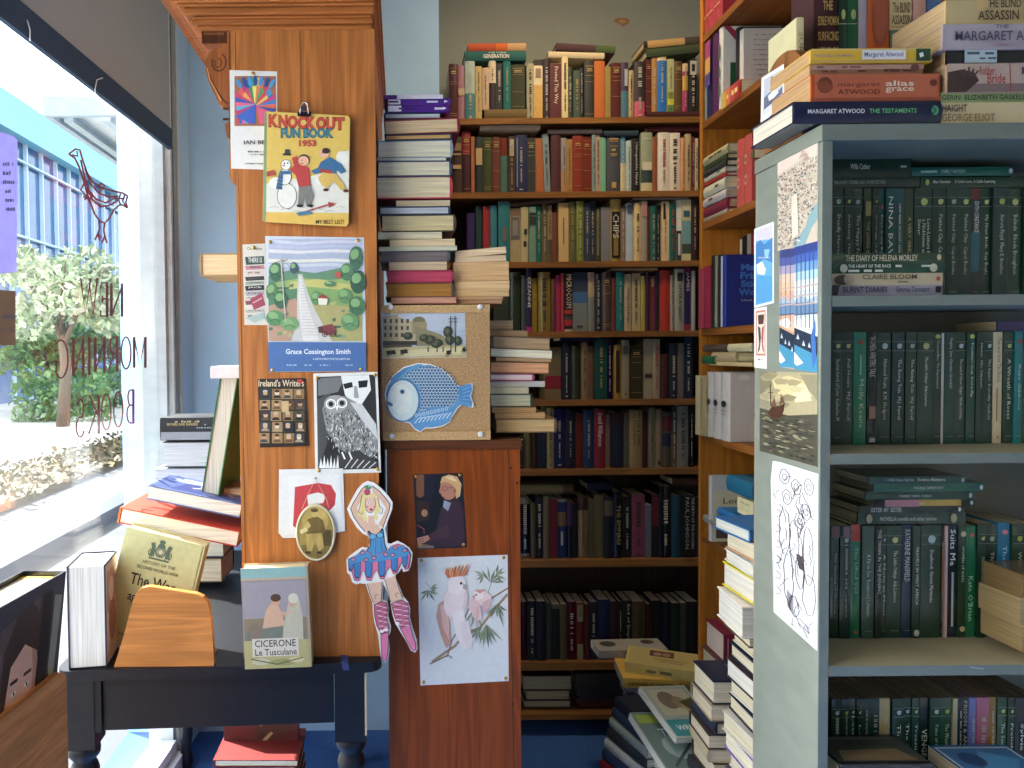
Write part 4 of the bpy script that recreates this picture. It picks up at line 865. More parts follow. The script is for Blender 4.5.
def draw(A):      # charcoal owl and face
    A.poly([(316.5,377),(375,374.5),(378.8,468.5),(318,470.5)], '#2a2a2a')
    A.poly([(317,400),(330,392),(336,420),(324,452),(318,468)], '#4c4c4c'); A.poly([(318,378),(345,377),(338,392),(318,396)], '#707070')
    A.poly([(341,376),(369,375),(371,390),(362,404),(352,403),(345,395)], '#e2e2dc'); A.poly([(343,384),(352,382),(353,387),(345,389)], '#1c1c1c'); A.poly([(358,381),(368,380),(367,387),(359,388)], '#1c1c1c'); A.poly([(354,386),(357,386),(359,398),(354,398)], '#9c9c98')
    A.poly([(322,408),(330,398),(344,396),(356,402),(366,414),(376,432),(378,452),(368,462),(352,456),(338,448),(326,430)], '#8a8a86')
    r5 = random.Random(9)
    for k in range(420):
        u, v = r5.random(), r5.random(); x = 322+u*50+v*6; y = 402+v*46+u*10
        if y < 398+u*20: continue
        A2 = r5.choice(['#efefe8','#d8d8d0','#1c1c1c','#3c3c3c','#101010']); 
        if k % 12 == 0: A.up()
        x2, y2 = x+r5.uniform(-3,3), y+r5.uniform(1.5,4); w = r5.uniform(.25,.6)
        A.mb.face([A.P(x-w, y), A.P(x2, y2), A.P(x+w, y), A.P((x+x2)/2, y-1)], A2, 'print')
    A.ell(336, 404, 12, 9, '#9c9c98', 18); A.ring(331, 404, 4.6, 4.4, 1.2, '#f0f0ea'); A.ring(342, 403, 4.6, 4.4, 1.2, '#f0f0ea'); A.ell(331, 404, 2.4, 2.4, '#101010', 10); A.ell(342, 403, 2.4, 2.4, '#101010', 10); A.poly([(335.5,406),(338.5,406),(337,411)], '#f0f0ea')
    A.poly([(350,402),(362,404),(376,424),(378,440),(362,420)], '#c8c8c4'); A.poly([(336,455),(358,450),(378,462),(378,467),(330,469)], '#3c3c3c'); A.line([(342,452),(345,459)], 1.6, '#f0f0ea'); A.line([(349,452),(352,459)], 1.6, '#f0f0ea')
    for k in range(6): A.poly([(319+k*3.4,468),(321+k*3.4,458-k%2*3),(323+k*3.2,468)], '#e8e8e2')
    for k in range(5): A.line([(345+k*6,470-2),(352+k*6,458+k)], .9, '#dcdcd4')
paper('charcoal_print', [(313.3,373.5),(377.5,371.8),(381,472.5),(315.3,474)], Q, .0005, '#dcdad2', 'black and white charcoal picture of an owl below a pale face', 'print', draw, [(317,378),(375,375),(319,470.5),(377.5,469)])

def draw(A): A.rect(283, 471, 290, 534, '#e8e6e2') if False else None
paper('plain_card', [(279,469.5),(343,468.5),(345,531),(335,533),(333,537.5),(283,538),(278.5,533)], YC-.0026, .0003, '#dddbd4', 'plain white card behind the red-lettered one', 'card', lambda A: A.line([(283,536),(330,535)], .4, '#c8c6c0'))
def draw(A):      # big red letter
    A.poly([(295,487),(318,483),(331,485),(336,494),(335,505),(328,512),(318,514),(316,504),(323,503),(325,498),(323,494),(318,492.5),(307,495),(309,512),(299,530),(293,526)], '#cc2c34')
    A.poly([(308,503),(318,502),(318,514),(310,515)], '#dcdad4')
paper('letter_card', [(288,476),(340,474),(343,529),(290,533)], YC-.0034, .0004, '#e2e0da', 'white card with a big red letter behind the oval medallion', 'card', draw)

# oval medallion on a cord
md = root('oval_medallion', (W(315.5,562,YC).x, YC-.012, W(315.5,562,YC).z), 'oval bronze-gold plaque of a seated figure, hung on a thin cord', 'medallion')
ym = YC-.0125; c = W(315.5, 533, ym); rx = 20.3*ym/F; rz = 29*ym/F
def oval(mb, prof, col, mat, n=36):
    vs = []; fs = []
    for k_, yy in prof:
        for i in range(n): w = 2*math.pi*i/n; vs.append(c + Vector(((rx-k_)*math.cos(w), yy, (rz-k_)*math.sin(w))))
    m_ = len(prof)
    for j in range(m_-1):
        for i in range(n): fs.append((j*n+i, j*n+(i+1)%n, (j+1)*n+(i+1)%n, (j+1)*n+i))
    fs.append(list(range(n))[::-1]); fs.append([(m_-1)*n+i for i in range(n)]); mb.add(vs, fs, col, mat, True)
b = MB(); oval(b, [(0,.009),(0,.003),(.0015,0),(.004,-.001),(.0058,.0015)], '#d0c4a4', 'gloss'); b.build('rim', md)
b = MB(); oval(b, [(.0058,.004),(.0058,.0012),(.008,.0008)], '#9a8440', 'aged')
A = Art(b, lambda x, y: W(x, y, ym+.0006), (0,-1,0), 0, 'aged', 1e-4)
A.ell(315.5, 521, 13, 14, '#b89c54', 20); A.poly([(300,545),(331,545),(327,553),(318,558),(310,556),(303,552)], '#7c6834'); A.rect(323, 530, 331, 546, '#54461f'); A.poly([(321,522),(324,522),(324,546),(321,546)], '#54461f')
A.poly([(308,519),(316,516),(323,520),(326,532),(318,538),(308,536),(304,528)], '#6c5828'); A.ell(314.5, 513, 3.6, 4.3, '#c4aa68', 14); A.ell(314.5, 510.2, 3.8, 2, '#54461f', 10); A.poly([(306,534),(322,533),(324,548),(319,551),(315,540),(312,551),(307,551)], '#b09654')
A.poly([(303,526),(308,521),(311,526),(305,532)], '#c0a660'); A.poly([(300,530),(306,527),(308,531),(301,534)], '#d8c890'); A.ell(308, 552.5, 3, 1.5, '#3c3014', 8); A.ell(319.5, 552.5, 3, 1.5, '#3c3014', 8)
b.build('relief', md)
b = MB(); n0 = W(315.5,479,YC-.003)
b.tube([W(302,509,ym+.002), W(306,499,ym+.002), n0+Vector((0,-.004,0)), W(326,498,ym+.002), W(329,508,ym+.002)], .0008, '#c8b888', 'cloth', 5); b.build('cord', md)
disc_pin(315.5, 478, YC-.0022, md, '#b8b0a0', .0032, 'chrome', 'nail')

# paper dancer
dx = lambda x: 335+.26*x
dy = lambda y: 470+.26*y
def dp(pts): return [(dx(x), dy(y)) for x, y in pts]
yd = YC-.007
dn = MB(); outl = [(125,42),(150,48),(180,72),(205,100),(222,125),(220,150),(205,190),(192,225),(200,262),(202,282),(215,284),(240,272),(262,282),(285,298),(298,318),(296,345),(290,372),(282,388),(262,392),(258,375),(245,395),(232,404),(245,440),(262,485),(282,508),(290,535),(288,565),(300,610),(315,655),(318,688),(308,702),(292,694),(272,655),(250,620),(232,590),(222,560),(212,505),(200,465),(186,440),(184,500),(198,505),(208,530),(204,560),(215,600),(214,622),(206,640),(210,690),(205,730),(192,742),(178,732),(172,690),(165,630),(152,590),(146,550),(144,510),(128,470),(118,438),(95,436),(82,440),(66,432),(58,405),(46,395),(44,345),(56,330),(80,312),(104,296),(128,300),(134,275),(128,255),(108,245),(84,222),(58,180),(46,150),(60,120),(85,75),(105,52)]
dn.prism([W(*p, yd) for p in dp(outl)], (0,.0015,0), '#e6e2dc', 'print')
A = Art(dn, lambda x, y: W(dx(x), dy(y), yd), (0,-1,0), 0, 'print')
K = '#241c1c'; SK = '#dcae90'
A.poly([(118,60),(104,72),(74,120),(60,148),(72,180),(96,215),(116,238),(130,205),(112,190),(92,160),(84,146),(100,118),(122,88)], SK); A.line([(118,60),(104,72),(74,120),(60,148),(72,180),(96,215),(116,238)], 3, K)
A.poly([(142,60),(170,80),(196,110),(212,132),(208,156),(190,205),(184,222),(166,210),(188,170),(196,146),(176,116),(146,90)], SK); A.line([(142,60),(170,80),(196,110),(212,132),(208,156),(190,205),(184,222)], 3, K)
A.poly([(104,96),(120,92),(126,130),(118,170),(128,196),(112,196),(100,180),(90,176),(88,160),(96,140)], '#e2cc78'); A.poly([(150,90),(164,110),(170,140),(176,158),(160,168),(168,182),(158,196),(150,180),(154,140)], '#e2cc78'); A.line([(104,96),(96,140),(90,160),(104,172),(108,160)], 2.4, K); A.line([(164,106),(172,140),(184,150),(182,166),(168,166)], 2.4, K)
A.ell(136, 130, 21, 36, K, 20); A.ell(136, 130, 19, 34, '#e4b49c', 20); A.poly([(116,98),(136,88),(158,98),(150,108),(136,102),(122,112)], '#e2cc78')
A.poly([(128,176),(150,176),(154,205),(170,214),(178,238),(160,252),(124,252),(118,226),(128,205)], SK)
A.ell(128, 126, 5, 3.4, '#f0ece4', 10); A.ell(146, 126, 5, 3.4, '#f0ece4', 10); A.ell(128, 126, 2.2, 2.6, K, 8); A.ell(146, 126, 2.2, 2.6, K, 8); A.poly([(130,150),(138,146),(148,150),(140,160)], '#c0304c'); A.ell(124, 142, 5, 4, '#d86880', 10); A.ell(152, 142, 5, 4, '#d86880', 10)
A.ell(128, 66, 13, 9, '#3c8c5c', 12); A.ell(124, 84, 12, 12, '#b83858', 12); A.ell(132, 62, 5, 4, '#88c8b0', 10); A.line([(114,92),(124,96),(134,92)], 2, K)
A.poly([(124,236),(130,232),(148,250),(166,246),(180,222),(186,226),(190,260),(192,282),(204,312),(150,334),(118,312),(134,290),(132,256)], K); A.poly([(127,238),(148,254),(168,250),(182,228),(187,262),(189,284),(198,310),(150,328),(124,310),(138,290),(136,258)], '#3c8cc0')
A.ell(145, 256, 14, 11, '#58a8d4', 14); A.ell(173, 250, 13, 11, '#58a8d4', 14); A.ring(145, 256, 14, 11, 2, K, 14); A.ring(173, 250, 13, 11, 2, K, 14); A.line([(158,272),(156,324)], 1.6, '#1c4c74'); A.line([(176,268),(182,314)], 1.6, '#1c4c74')
sk = [(50,350),(60,336),(84,326),(106,304),(124,312),(150,328),(196,312),(214,292),(240,282),(264,290),(284,306),(292,322),(290,350),(284,378),(270,384),(258,352),(250,372),(238,396),(224,400),(212,372),(200,386),(190,420),(172,418),(160,384),(150,398),(140,426),(122,424),(112,388),(104,394),(94,426),(74,424),(64,392),(52,386)]
A.poly(sk, K); A.poly([(x+(150-x)*.025, y+(345-y)*.03) for x, y in sk], '#d8688c')
for cx_, y0, y1, w in ((62,340,386,10),(86,334,416,12),(130,330,414,13),(180,330,410,13),(228,312,390,12),(268,302,374,10)):
    A.poly([(cx_-w-2,y0),(cx_+w+2,y0-4),(cx_+w,y1-14),(cx_+w*.5,y1),(cx_-w*.5,y1),(cx_-w,y1-14)], K); A.poly([(cx_-w,y0),(cx_+w,y0-4),(cx_+w-2,y1-14),(cx_+w*.4,y1-4),(cx_-w*.4,y1-4),(cx_-w+2,y1-14)], '#2c78b8')
A.poly([(52,350),(84,328),(106,306),(150,330),(198,314),(214,294),(264,292),(290,322),(270,330),(200,346),(150,352),(100,350),(60,362)], '#3c8cc0')
for cx_, cy_ in ((70,344),(106,318),(150,338),(196,324),(232,298),(268,308),(120,344),(222,326)): A.ell(cx_, cy_, 7, 5, '#dc7c9c', 10); A.ring(cx_, cy_, 9, 7, 1.8, K, 10)
A.poly([(124,436),(182,428),(178,480),(176,506),(150,512),(134,474)], SK); A.poly([(192,420),(232,404),(244,450),(260,492),(232,500),(214,508),(204,462)], SK); A.line([(124,436),(134,474),(150,512)], 2.4, K); A.line([(182,430),(178,506)], 2.4, K); A.line([(192,422),(204,462),(214,508)], 2.4, K); A.line([(234,408),(244,450),(260,492)], 2.4, K)
A.ring(160, 486, 7, 8, 2, K, 8, 40, 260); A.ring(240, 480, 7, 8, 2, K, 8, 40, 260)
for boot, shoe in (([(150,516),(180,504),(196,508),(204,532),(198,566),(208,604),(206,620),(176,628),(160,596),(152,556)], [(176,630),(206,622),(204,690),(198,728),(188,734),(180,724),(178,684)]),
                   ([(216,512),(258,498),(280,512),(284,540),(282,566),(290,592),(264,612),(240,590),(228,560)], [(250,606),(288,594),(298,632),(310,666),(312,688),(304,694),(292,684),(274,650)])):
    A.poly(boot, '#c05878'); A.line(boot+[boot[0]], 2.4, K); A.poly(shoe, '#dc6c94'); A.line(shoe+[shoe[0]], 2.4, K)
    x0 = min(p[0] for p in boot); x1 = max(p[0] for p in boot); y0 = min(p[1] for p in boot)
    for k in range(5): A.line([(x0+8+k*3,y0+14+k*20),(x1-6,y0+26+k*18)], 3, '#f0c8d4'); A.line([(x1-8,y0+12+k*19),(x0+10+k*4,y0+30+k*19)], 1.6, K)
A.ell(196, 612, 10, 6, '#f0e4e4', 10); A.ell(180, 618, 9, 6, '#f0e4e4', 10); A.ell(240, 588, 8, 6, '#f0e4e4', 10)
tag(dn.build('paper_dancer'), 'cut-out paper ballerina in a blue skirt hanging between the two pine cabinets', 'cut-out')

# lower panel pictures
Q2 = YL-.0006
def draw(A):      # pianist photograph
    A.poly([(416,475),(459.5,473.5),(464,547),(417.5,548.5)], '#14161f')
    A.poly([(416,475),(427,474.6),(427,494),(420,498),(416.5,496)], '#7c4c2c'); A.poly([(424,474.6),(436,474.3),(430,512),(424,508)], '#1c1c2c'); A.poly([(417,500),(428,502),(430,520),(417.2,522)], '#3c2418'); A.ell(424.5, 513, 3.2, 3.8, '#b07850', 10)
    A.poly([(441,508),(448,500),(459,500),(463,508),(465,546),(430,547.5),(424,544),(436,532)], '#3c2430'); A.poly([(436,530),(448,524),(450,536),(426,543),(421,540)], '#4c2c34')
    A.ell(448.5, 489, 8.6, 11, '#b87454', 18); A.poly([(440,484),(442,477),(449,474.5),(457,476.5),(461.5,484),(460,496),(456,499),(455,488),(450,483),(443,482)], '#d0a058'); A.poly([(445,477),(452,476),(458,482),(450,480)], '#e8c484')
    A.ell(454.6, 491, 1.6, 3, '#a05c40', 8); A.ring(445, 488.5, 2.6, 2.2, .5, '#4c3c34', 10); A.line([(447.6,488),(454,487)], .5, '#4c3c34'); A.poly([(439.6,489),(441.4,488),(441.2,493.4),(439,492.6)], '#b87454'); A.line([(441.6,497),(444.6,497.4)], .8, '#6c2c24')
    A.poly([(444,500),(451,503),(448,511),(443,507)], '#8c94a8'); A.poly([(417.2,538),(428,535),(430,539),(424,543),(417.6,544)], '#c08060'); A.poly([(417.5,543),(434,546),(434,548),(417.5,548.4)], '#8c7460')
    for k in range(3): A.line([(418,539.5+k*1.3),(424,538+k*1.6)], .4, '#7c4430')
    A.line([(417.4,525),(424,529),(424,534)], .8, '#b05030')
paper('photo_print', [(413,474.5),(462.5,472.8),(467,547.5),(417,549.5)], Q2, .0005, '#1c1c26', 'dark photo of a fair-haired pianist in a jacket, above the cockatoo print', 'photo', draw, [(416,476.5),(460,475),(420,545),(463.5,544.5)])
def draw(A):      # cockatoos
    G = '#7c8458'; B = '#94744c'
    A.line([(432,662),(446,652),(455,646),(463,636),(480,628),(492,612),(506,596),(508,594)], 2.6, '#a08258'); A.line([(430,664),(448,655),(452,658)], 1.6, '#8c7048'); A.line([(447,657),(452,640),(462,624),(470,606),(486,598)], 1.5, B); A.line([(476,606),(492,598),(508,588)], 1.6, B); A.line([(461,638),(470,632),(481,628)], 3.4, '#8c8050')
    r5 = random.Random(21)
    def leafs(x, y, n, a0, a1, l0, l1, c):
        for k in range(n):
            a = math.radians(a0+(a1-a0)*k/max(1, n-1)+r5.uniform(-6,6)); L = r5.uniform(l0, l1); ex_, ey_ = x+L*math.cos(a), y+L*math.sin(a); nx, ny = -math.sin(a), math.cos(a); w = 1.1
            mx_, my_ = x+L*.5*math.cos(a), y+L*.5*math.sin(a)+.6; A.up(); A.mb.face([A.P(x,y), A.P(mx_+nx*w, my_+ny*w), A.P(ex_,ey_), A.P(mx_-nx*w, my_-ny*w)], r5.choice([c, '#8c9468', '#6c7450']), 'print')
    A.line([(486,600),(492,580),(500,570)], .6, G); leafs(490, 582, 6, -120, 0, 10, 18, G); leafs(496, 574, 5, -80, 60, 8, 14, G); leafs(484, 574, 4, 120, 200, 7, 12, '#a0a888')
    leafs(428, 590, 5, 20, 160, 8, 15, '#8c9c78'); A.line([(426,582),(432,590),(438,594)], .5, G); leafs(431, 588, 4, -40, 60, 6, 10, '#8c9c78')
    leafs(497, 604, 6, 40, 130, 12, 24, G); leafs(486, 624, 7, 50, 120, 14, 26, '#7c7c4c'); leafs(478, 628, 4, 60, 130, 12, 22, G); leafs(476, 606, 4, 70, 120, 14, 26, '#8a8a58')
    A.ell(455, 601, 12.5, 19, '#e4c4bc', 22, rot=14); A.poly([(438,604),(444,600),(450,622),(451,644),(446,648),(440,632),(436,616)], '#c89078'); A.poly([(440,606),(447,602),(449,624),(449,640),(443,628)], '#dcaa98')
    A.ell(454, 600, 10, 17, '#ecd4cc', 20, rot=12); A.ell(457, 585, 9.5, 9.5, '#f0dcd4', 20); A.poly([(452,612),(463,608),(467,628),(470,640),(464,650),(456,636)], '#ecdcd6'); A.poly([(460,622),(468,620),(473,640),(471,649),(465,646)], '#e8d0cc')
    A.ell(461, 583, 1.3, 1.5, '#403030', 10); A.poly([(463,583),(467.6,585),(466,590),(462.6,588)], '#b4a49c')
    for k in range(7): A.poly([(448+k*2.4,578-k*.4),(444.5+k*4.0,573-(k%2)*1.5-k*.9),(447+k*4.2,567.4-k*1.0),(450.4+k*2.6,577-k*.4)], ['#d86a30','#e8a848'][k%2])
    for k in range(6): A.line([(448+k*2.6,577-k*.3),(449+k*3.6,566-k*.4+abs(k-3))], .8, '#c04c2c')
    A.ell(482, 598, 9.5, 7.5, '#ecc8c0', 18, rot=10); A.poly([(472,596),(480,604),(482,618),(476,622),(468,606)], '#e4b8b0'); A.ell(478, 595, 5.6, 4.6, '#f0d8d0', 14); A.ell(476, 594.5, .9, 1, '#403030', 8); A.poly([(472,596),(474.6,594),(475,599)], '#b09c94'); A.poly([(474,590),(486,589),(480,593)], '#d89080'); A.poly([(482,602),(490,598),(490,606),(484,614)], '#dca8a0')
    A.line([(478,606),(476,626)], 2.2, '#d8a89c')
paper('bird_print', [(417.6,558),(507.5,554.8),(508.8,681),(420.5,685.5)], Q2, .0005, '#d8d8d4', 'white botanical-style print of two pink cockatoos on a gum branch', 'print', draw, [(421.5,560.5),(503.5,557.5),(423.5,682),(505.5,678)])

# postcard and fish on the cork
def draw(A):
    A.poly([(381.5,311),(465,310.5),(465.5,357.5),(383,357.5)], '#a8b4c0'); A.poly([(382,311),(465,310.6),(465,330),(382,332)], '#b4bcc8')
    A.poly([(382.5,317),(398,314),(400,345),(382.5,346)], '#a8966c'); A.poly([(398,317),(415,322),(418,345),(399,345)], '#b8a67c'); A.ell(419, 321, 6.5, 4.6, '#7c7448', 12); A.rect(412, 322, 427, 334, '#9c8c60'); A.poly([(415,326),(440,334),(452,342),(452,346),(416,346)], '#8c8258')
    for i in range(5):
        for j in range(3): A.rect(384+i*5.6, 319+j*7, 386.5+i*5.6, 323+j*7, '#4c4434')
    A.rect(383, 341, 417, 345, '#3c3830'); A.rect(383, 345, 412, 350, '#5c4c3c'); A.poly([(383,348),(465,345),(465,357.5),(383,357.5)], '#b8a870'); A.poly([(410,350),(465,347),(465,354),(400,357)], '#cfc088')
    for x, y, rx_, ry_ in ((408,336,5,4),(430,340,6,5),(424,338,5,4),(438,343,5,4),(448,332,5,6),(450,340,5,5),(458,341,4,5),(436,345,5,3)): A.ell(x, y, rx_, ry_, '#3c4030', 10); A.ell(x-1, y-1, rx_*.5, ry_*.5, '#5c6444', 8)
    for x in (450.5, 455): A.line([(x,316),(x+.4,352)], .9, '#2c2824'); A.line([(x-2.4,319),(x+2.4,318.6)], .6, '#2c2824'); A.line([(x-2,322),(x+2,321.8)], .6, '#2c2824')
    for x, y, w in ((386,351,9),(400,350,7),(446,351,4),(462,348,3)): A.poly([(x,y),(x+w,y-1),(x+w+1,y+3),(x+1,y+4)], '#2c2824'); A.ring(x+w*.3, y+3.6, 1.5, 1.8, .5, '#1c1814', 8)
    for x in (428, 437, 443): A.line([(x,347),(x,352)], 1, '#26221e')
    A.ell(388, 312.5, 4, 1.6, '#4c5440', 8); A.ell(399, 312, 3.4, 1.2, '#4c5440', 8); A.ell(432, 312, 4, 1.3, '#4c5440', 8)
paper('postcard', [(381,310.5),(465,310),(466.2,357.8),(382.6,358.3)], YK-.0006, .0004, '#c4c0b4', 'old coloured postcard of a town street on the cork board, above the fish', 'postcard', draw)
fx = lambda x: 370+.2083*x
fyy = lambda y: 290+.2083*y
fo = [(70,500),(80,460),(110,410),(160,370),(230,350),(290,355),(340,375),(385,415),(410,450),(432,462),(470,450),(492,448),(496,475),(485,510),(498,545),(494,565),(470,562),(440,552),(420,570),(395,610),(385,635),(350,655),(300,665),(265,665),(240,684),(215,670),(190,640),(150,632),(110,600),(95,575),(78,545)]
fm = MB(); yf_ = YK-.003
fm.prism([W(fx(x), fyy(y), yf_) for x, y in fo], (0,.0012,0), '#e4e2d8', 'print')
A = Art(fm, lambda x, y: W(fx(x), fyy(y), yf_), (0,-1,0), 0, 'print', 3e-5)
fi = [(x+(270-x)*.03, y+(510-y)*.035) for x, y in fo]; A.poly(fi, '#4c90c0')
A.poly([(110,430),(160,385),(225,362),(290,368),(335,388),(375,425),(405,458),(420,480),(424,530),(405,560),(370,590),(300,600),(230,590)], '#5c9cc4')
inside = lambda x, y: ((x-285)/140)**2+((y-476)/112)**2 < 1 and ((x-160)/88)**2+((y-530)/112)**2 > 1
for j in range(15):
    for i in range(18):
        x = 165+i*15.5+(j % 2)*7.75; y = 374+j*14
        if not inside(x, y): continue
        if (i+j) % 5 == 0: A.up()
        A.mb.face([A.P(x-5, y-5), A.P(x+5, y-5), A.P(x+3.4, y+3), A.P(x, y+6.4), A.P(x-3.4, y+3)], '#1f4a78', 'print')
        A.mb.face([A.P(x-2.4, y-3.4), A.P(x+2.4, y-3.4), A.P(x, y+2.6)], '#3f78ac', 'print')
A.up()
for j in range(15):
    for i in range(18):
        x = 165+i*15.5+(j % 2)*7.75; y = 374+j*14
        if not inside(x, y): continue
        vs = [A.P(x+7.4*math.cos(a), y-1+8.4*math.sin(a)) for a in [math.pi*k/6 for k in range(7)]] + [A.P(x+5.4*math.cos(a), y-1.6+6.6*math.sin(a)) for a in [math.pi*k/6 for k in range(6,-1,-1)]]
        A.mb.add(vs, [(k, k+1, 12-k, 13-k) for k in range(6)], '#dce4e2', 'print')
A.up(); A.ell(160, 530, 82, 104, '#3878ac', 28); A.ell(158, 530, 74, 97, '#c8d8d0', 28); A.ell(150, 525, 52, 72, '#d8e0d4', 24); A.ell(155, 488, 13, 12, '#7ca0b4', 14); A.ell(155, 488, 8, 8, '#1c3450', 12)
A.poly([(84,532),(108,545),(110,556),(96,558),(82,545)], '#3c6c9c'); A.poly([(96,430),(130,398),(190,370),(160,400),(120,440)], '#3c84b8')
A.poly([(195,636),(230,590),(300,560),(370,560),(398,590),(382,628),(345,648),(300,655),(262,655),(240,672),(222,662)], '#4c94c8')
for k in range(9): A.line([(215+k*19,640-k*3),(230+k*19,618-k*3),(248+k*18,612-k*3)], 3.4, '#dce6e4'); A.ring(222+k*18, 602-k*4, 6, 7, 2.2, '#dce6e4', 10)
A.poly([(428,470),(470,458),(486,456),(488,478),(476,510),(490,548),(470,552),(440,545),(432,510)], '#3c84bc')
for k in range(5): A.line([(440,482+k*14),(482,462+k*22)], 2, '#8cc0dc')
A.line([(250,350+8),(262,360),(276,358)], 4, '#dcdcd4')
tag(fm.build('fish_cutout'), 'blue and white fish-shaped paper cut-out on the cork board', 'cut-out')

# ================================================================== stacks on and beside the crate
def stack(items, Y, grp, where, depth=.2):
    n = len(items); r = random.Random(n)
    for i, it in enumerate(items):
        x0, x1, y0, y1, cov, page, face = it[:7]; o = it[7] if len(it) > 7 else {}
        lab = o.get('l') or f"{o.get('c') or (cname(page)+'-paged')} book in {where}, {'topmost' if i == 0 else 'lowest' if i == n-1 else ORD[i+1]+' from top'}"
        lying(x0, x1, y0, y1, Y+o.get('dy', r.uniform(-.004, .006)), cov, page, face, lab, grp, o.get('d', depth*r.uniform(.85, 1.02)), o.get('h', True), sl=o.get('s', 0), art=o.get('art'), yaw=o.get('yaw', 0), bands=o.get('b', ()), spine=o.get('sp'), mat=o.get('m', 'paper'))
def purple(A, wl=.08, wr=.24):
    A.rect(wl, .08, wr, .92, '#e4dcec'); A.marks(wl+.01, .35, wr-.02, .65, '#4c2c74', rng); A.marks(.62, .35, .85, .7, '#d8cce4', rng); A.poly([(.9,.3),(.96,.5),(.9,.75)], '#e4dcec')
W1 = 'the tall stack beside the pine cabinet'
stack([
 (384,443,95,98.6,'#4c2478','#e4dcec','spine',D(h=False,b=[(0,.78,'#d8d0dc')],c='white and purple slim',d=.14)),
 (388,450.5,98.8,104.6,'#54288c','#e8e0d0','spine',D(h=False,art=lambda A: purple(A, 0, .2),c='glossy purple',m='gloss',d=.15)),
 (387,449,105.4,111.8,'#4c2080','#e8e0d0','spine',D(h=False,art=lambda A: purple(A, .02, .23),c='glossy purple',m='gloss',d=.15)),
 (384,441,112.8,118.8,'#1c2c44','#c4ccd0','tail_l',D()),
 (384,459,119,133.5,'#84242c','#e0c49a','tail_r',D(s=-2.2)),
 (385,452,134.2,139.6,'#1c2c48','#d0a468','tail_r',D(s=-1)),
 (377,452,140.2,157.5,'#8c9ca4','#e4dcc0','tail_r',D(b=[])),
 (376,446,157.8,160.6,'#b8c4c8','#e0dccc','fore',D(h=False)),
 (377,451,160.9,176,'#3c4c68','#e2d8b8','tail_r',D()),
 (376,451.5,176.4,198.4,'#c03848','#e4d4ac','tail_r',D(art=None)),
 (396,450,200.4,206.3,'#6c7078','#d8c4a0','fore',D(h=False)),
 (379,450,206.6,214.4,'#26344c','#c0c4c8','tail_r',D()),
 (381,455,214.8,231.4,'#4c3c30','#d8c494','tail_r',D()),
 (378,442,231.8,238.8,'#c8b890','#e8dcb8','fore',D(h=False)),
 (389.5,455,239.4,246.2,'#8c7c5c','#e2c89c','fore',D(h=False,s=-.6)),
 (379,457,246.6,250.6,'#8c9484','#ccc8a8','fore',D(h=False,s=-.6)),
 (380,449,251,261.6,'#585860','#7c706c','tail_r',D()),
 (389,447,261.9,270,'#a89878','#d0b490','fore',D(h=False)),
 (386,452,270.4,282.2,'#a82c4c','#c04860','tail_r',D(c='crimson')),
 (385.6,453,282.6,297.2,'#5c4c40','#b07c38','tail_r',D(c='ochre-edged')),
 (391,456,297.5,303.4,'#c04844','#e0a890','fore',D(h=False,c='slim red and cream')),
 ], 1.82, 'tall stack beside the pine cabinet', W1, .2)
W2 = 'the short pale stack right of the tall one'
stack([
 (455,506,249,255.5,'#c8a880','#e8caa0','fore',D(h=False,s=-4,yaw=-3)),
 (455,506,256,261.8,'#b89468','#e8caa0','fore',D(h=False,s=-1.5)),
 (453,509,262.2,280.8,'#b08c64','#dcb07c','fore',D(h=False,s=-.8)),
 (454.5,509.5,281.2,288.8,'#c09c70','#e6bf8c','fore',D(h=False)),
 (454,509,289,296.4,'#a8845c','#d8b07c','fore',D(h=False)),
 (456,503,296.7,299.8,'#84443c','#cca078','fore',D(h=False)),
 (456,502,300,303.6,'#9c6c4c','#c89a70','fore',D(h=False)),
 ], 1.84, 'pale paperbacks on the crate', W2, .19)
W3 = 'the leaning stack right of the cork board'
stack([
 (489,513,320.5,330,'#8c7858','#b89870','fore',D(h=False,dy=.012)),
 (489,527.6,330.4,336.4,'#6c5844','#ac8860','fore',D(h=False,s=1)),
 (492,551,336.8,349.4,'#6c5c4c','#b89870','tail_l',D(s=3,m='cloth')),
 (491,552,349.8,357.4,'#a89c80','#f0e4c0','fore',D(h=False,s=3)),
 (496,551,357.8,361.6,'#2c2824','#d0a478','fore',D(h=False,s=1.5)),
 (490,550,362,373.4,'#7c5434','#e8a878','fore',D(s=1.4,dy=.0)),
 (490,534,373.8,380.8,'#a8445c','#f0dcd0','tail_r',D(s=.4)),
 (490,545,381.2,387,'#2c2c28','#d0c8b8','fore',D(h=False)),
 (490,529,387.3,393.6,'#b8a888','#d0c098','tail_r',D(h=False)),
 (490,532,394,407,'#34442c','#ccc49c','tail_r',D()),
 (492,536,407.4,412.4,'#a88458','#c89860','fore',D(h=False)),
 (495,545,412.8,418.4,'#94703c','#c89860','fore',D(h=False)),
 (495.6,556,418.8,432.6,'#74583c','#dcb478','tail_r',D(c='thick tan-paged')),
 ], 1.85, 'leaning stack on the low cabinet', W3, .2)
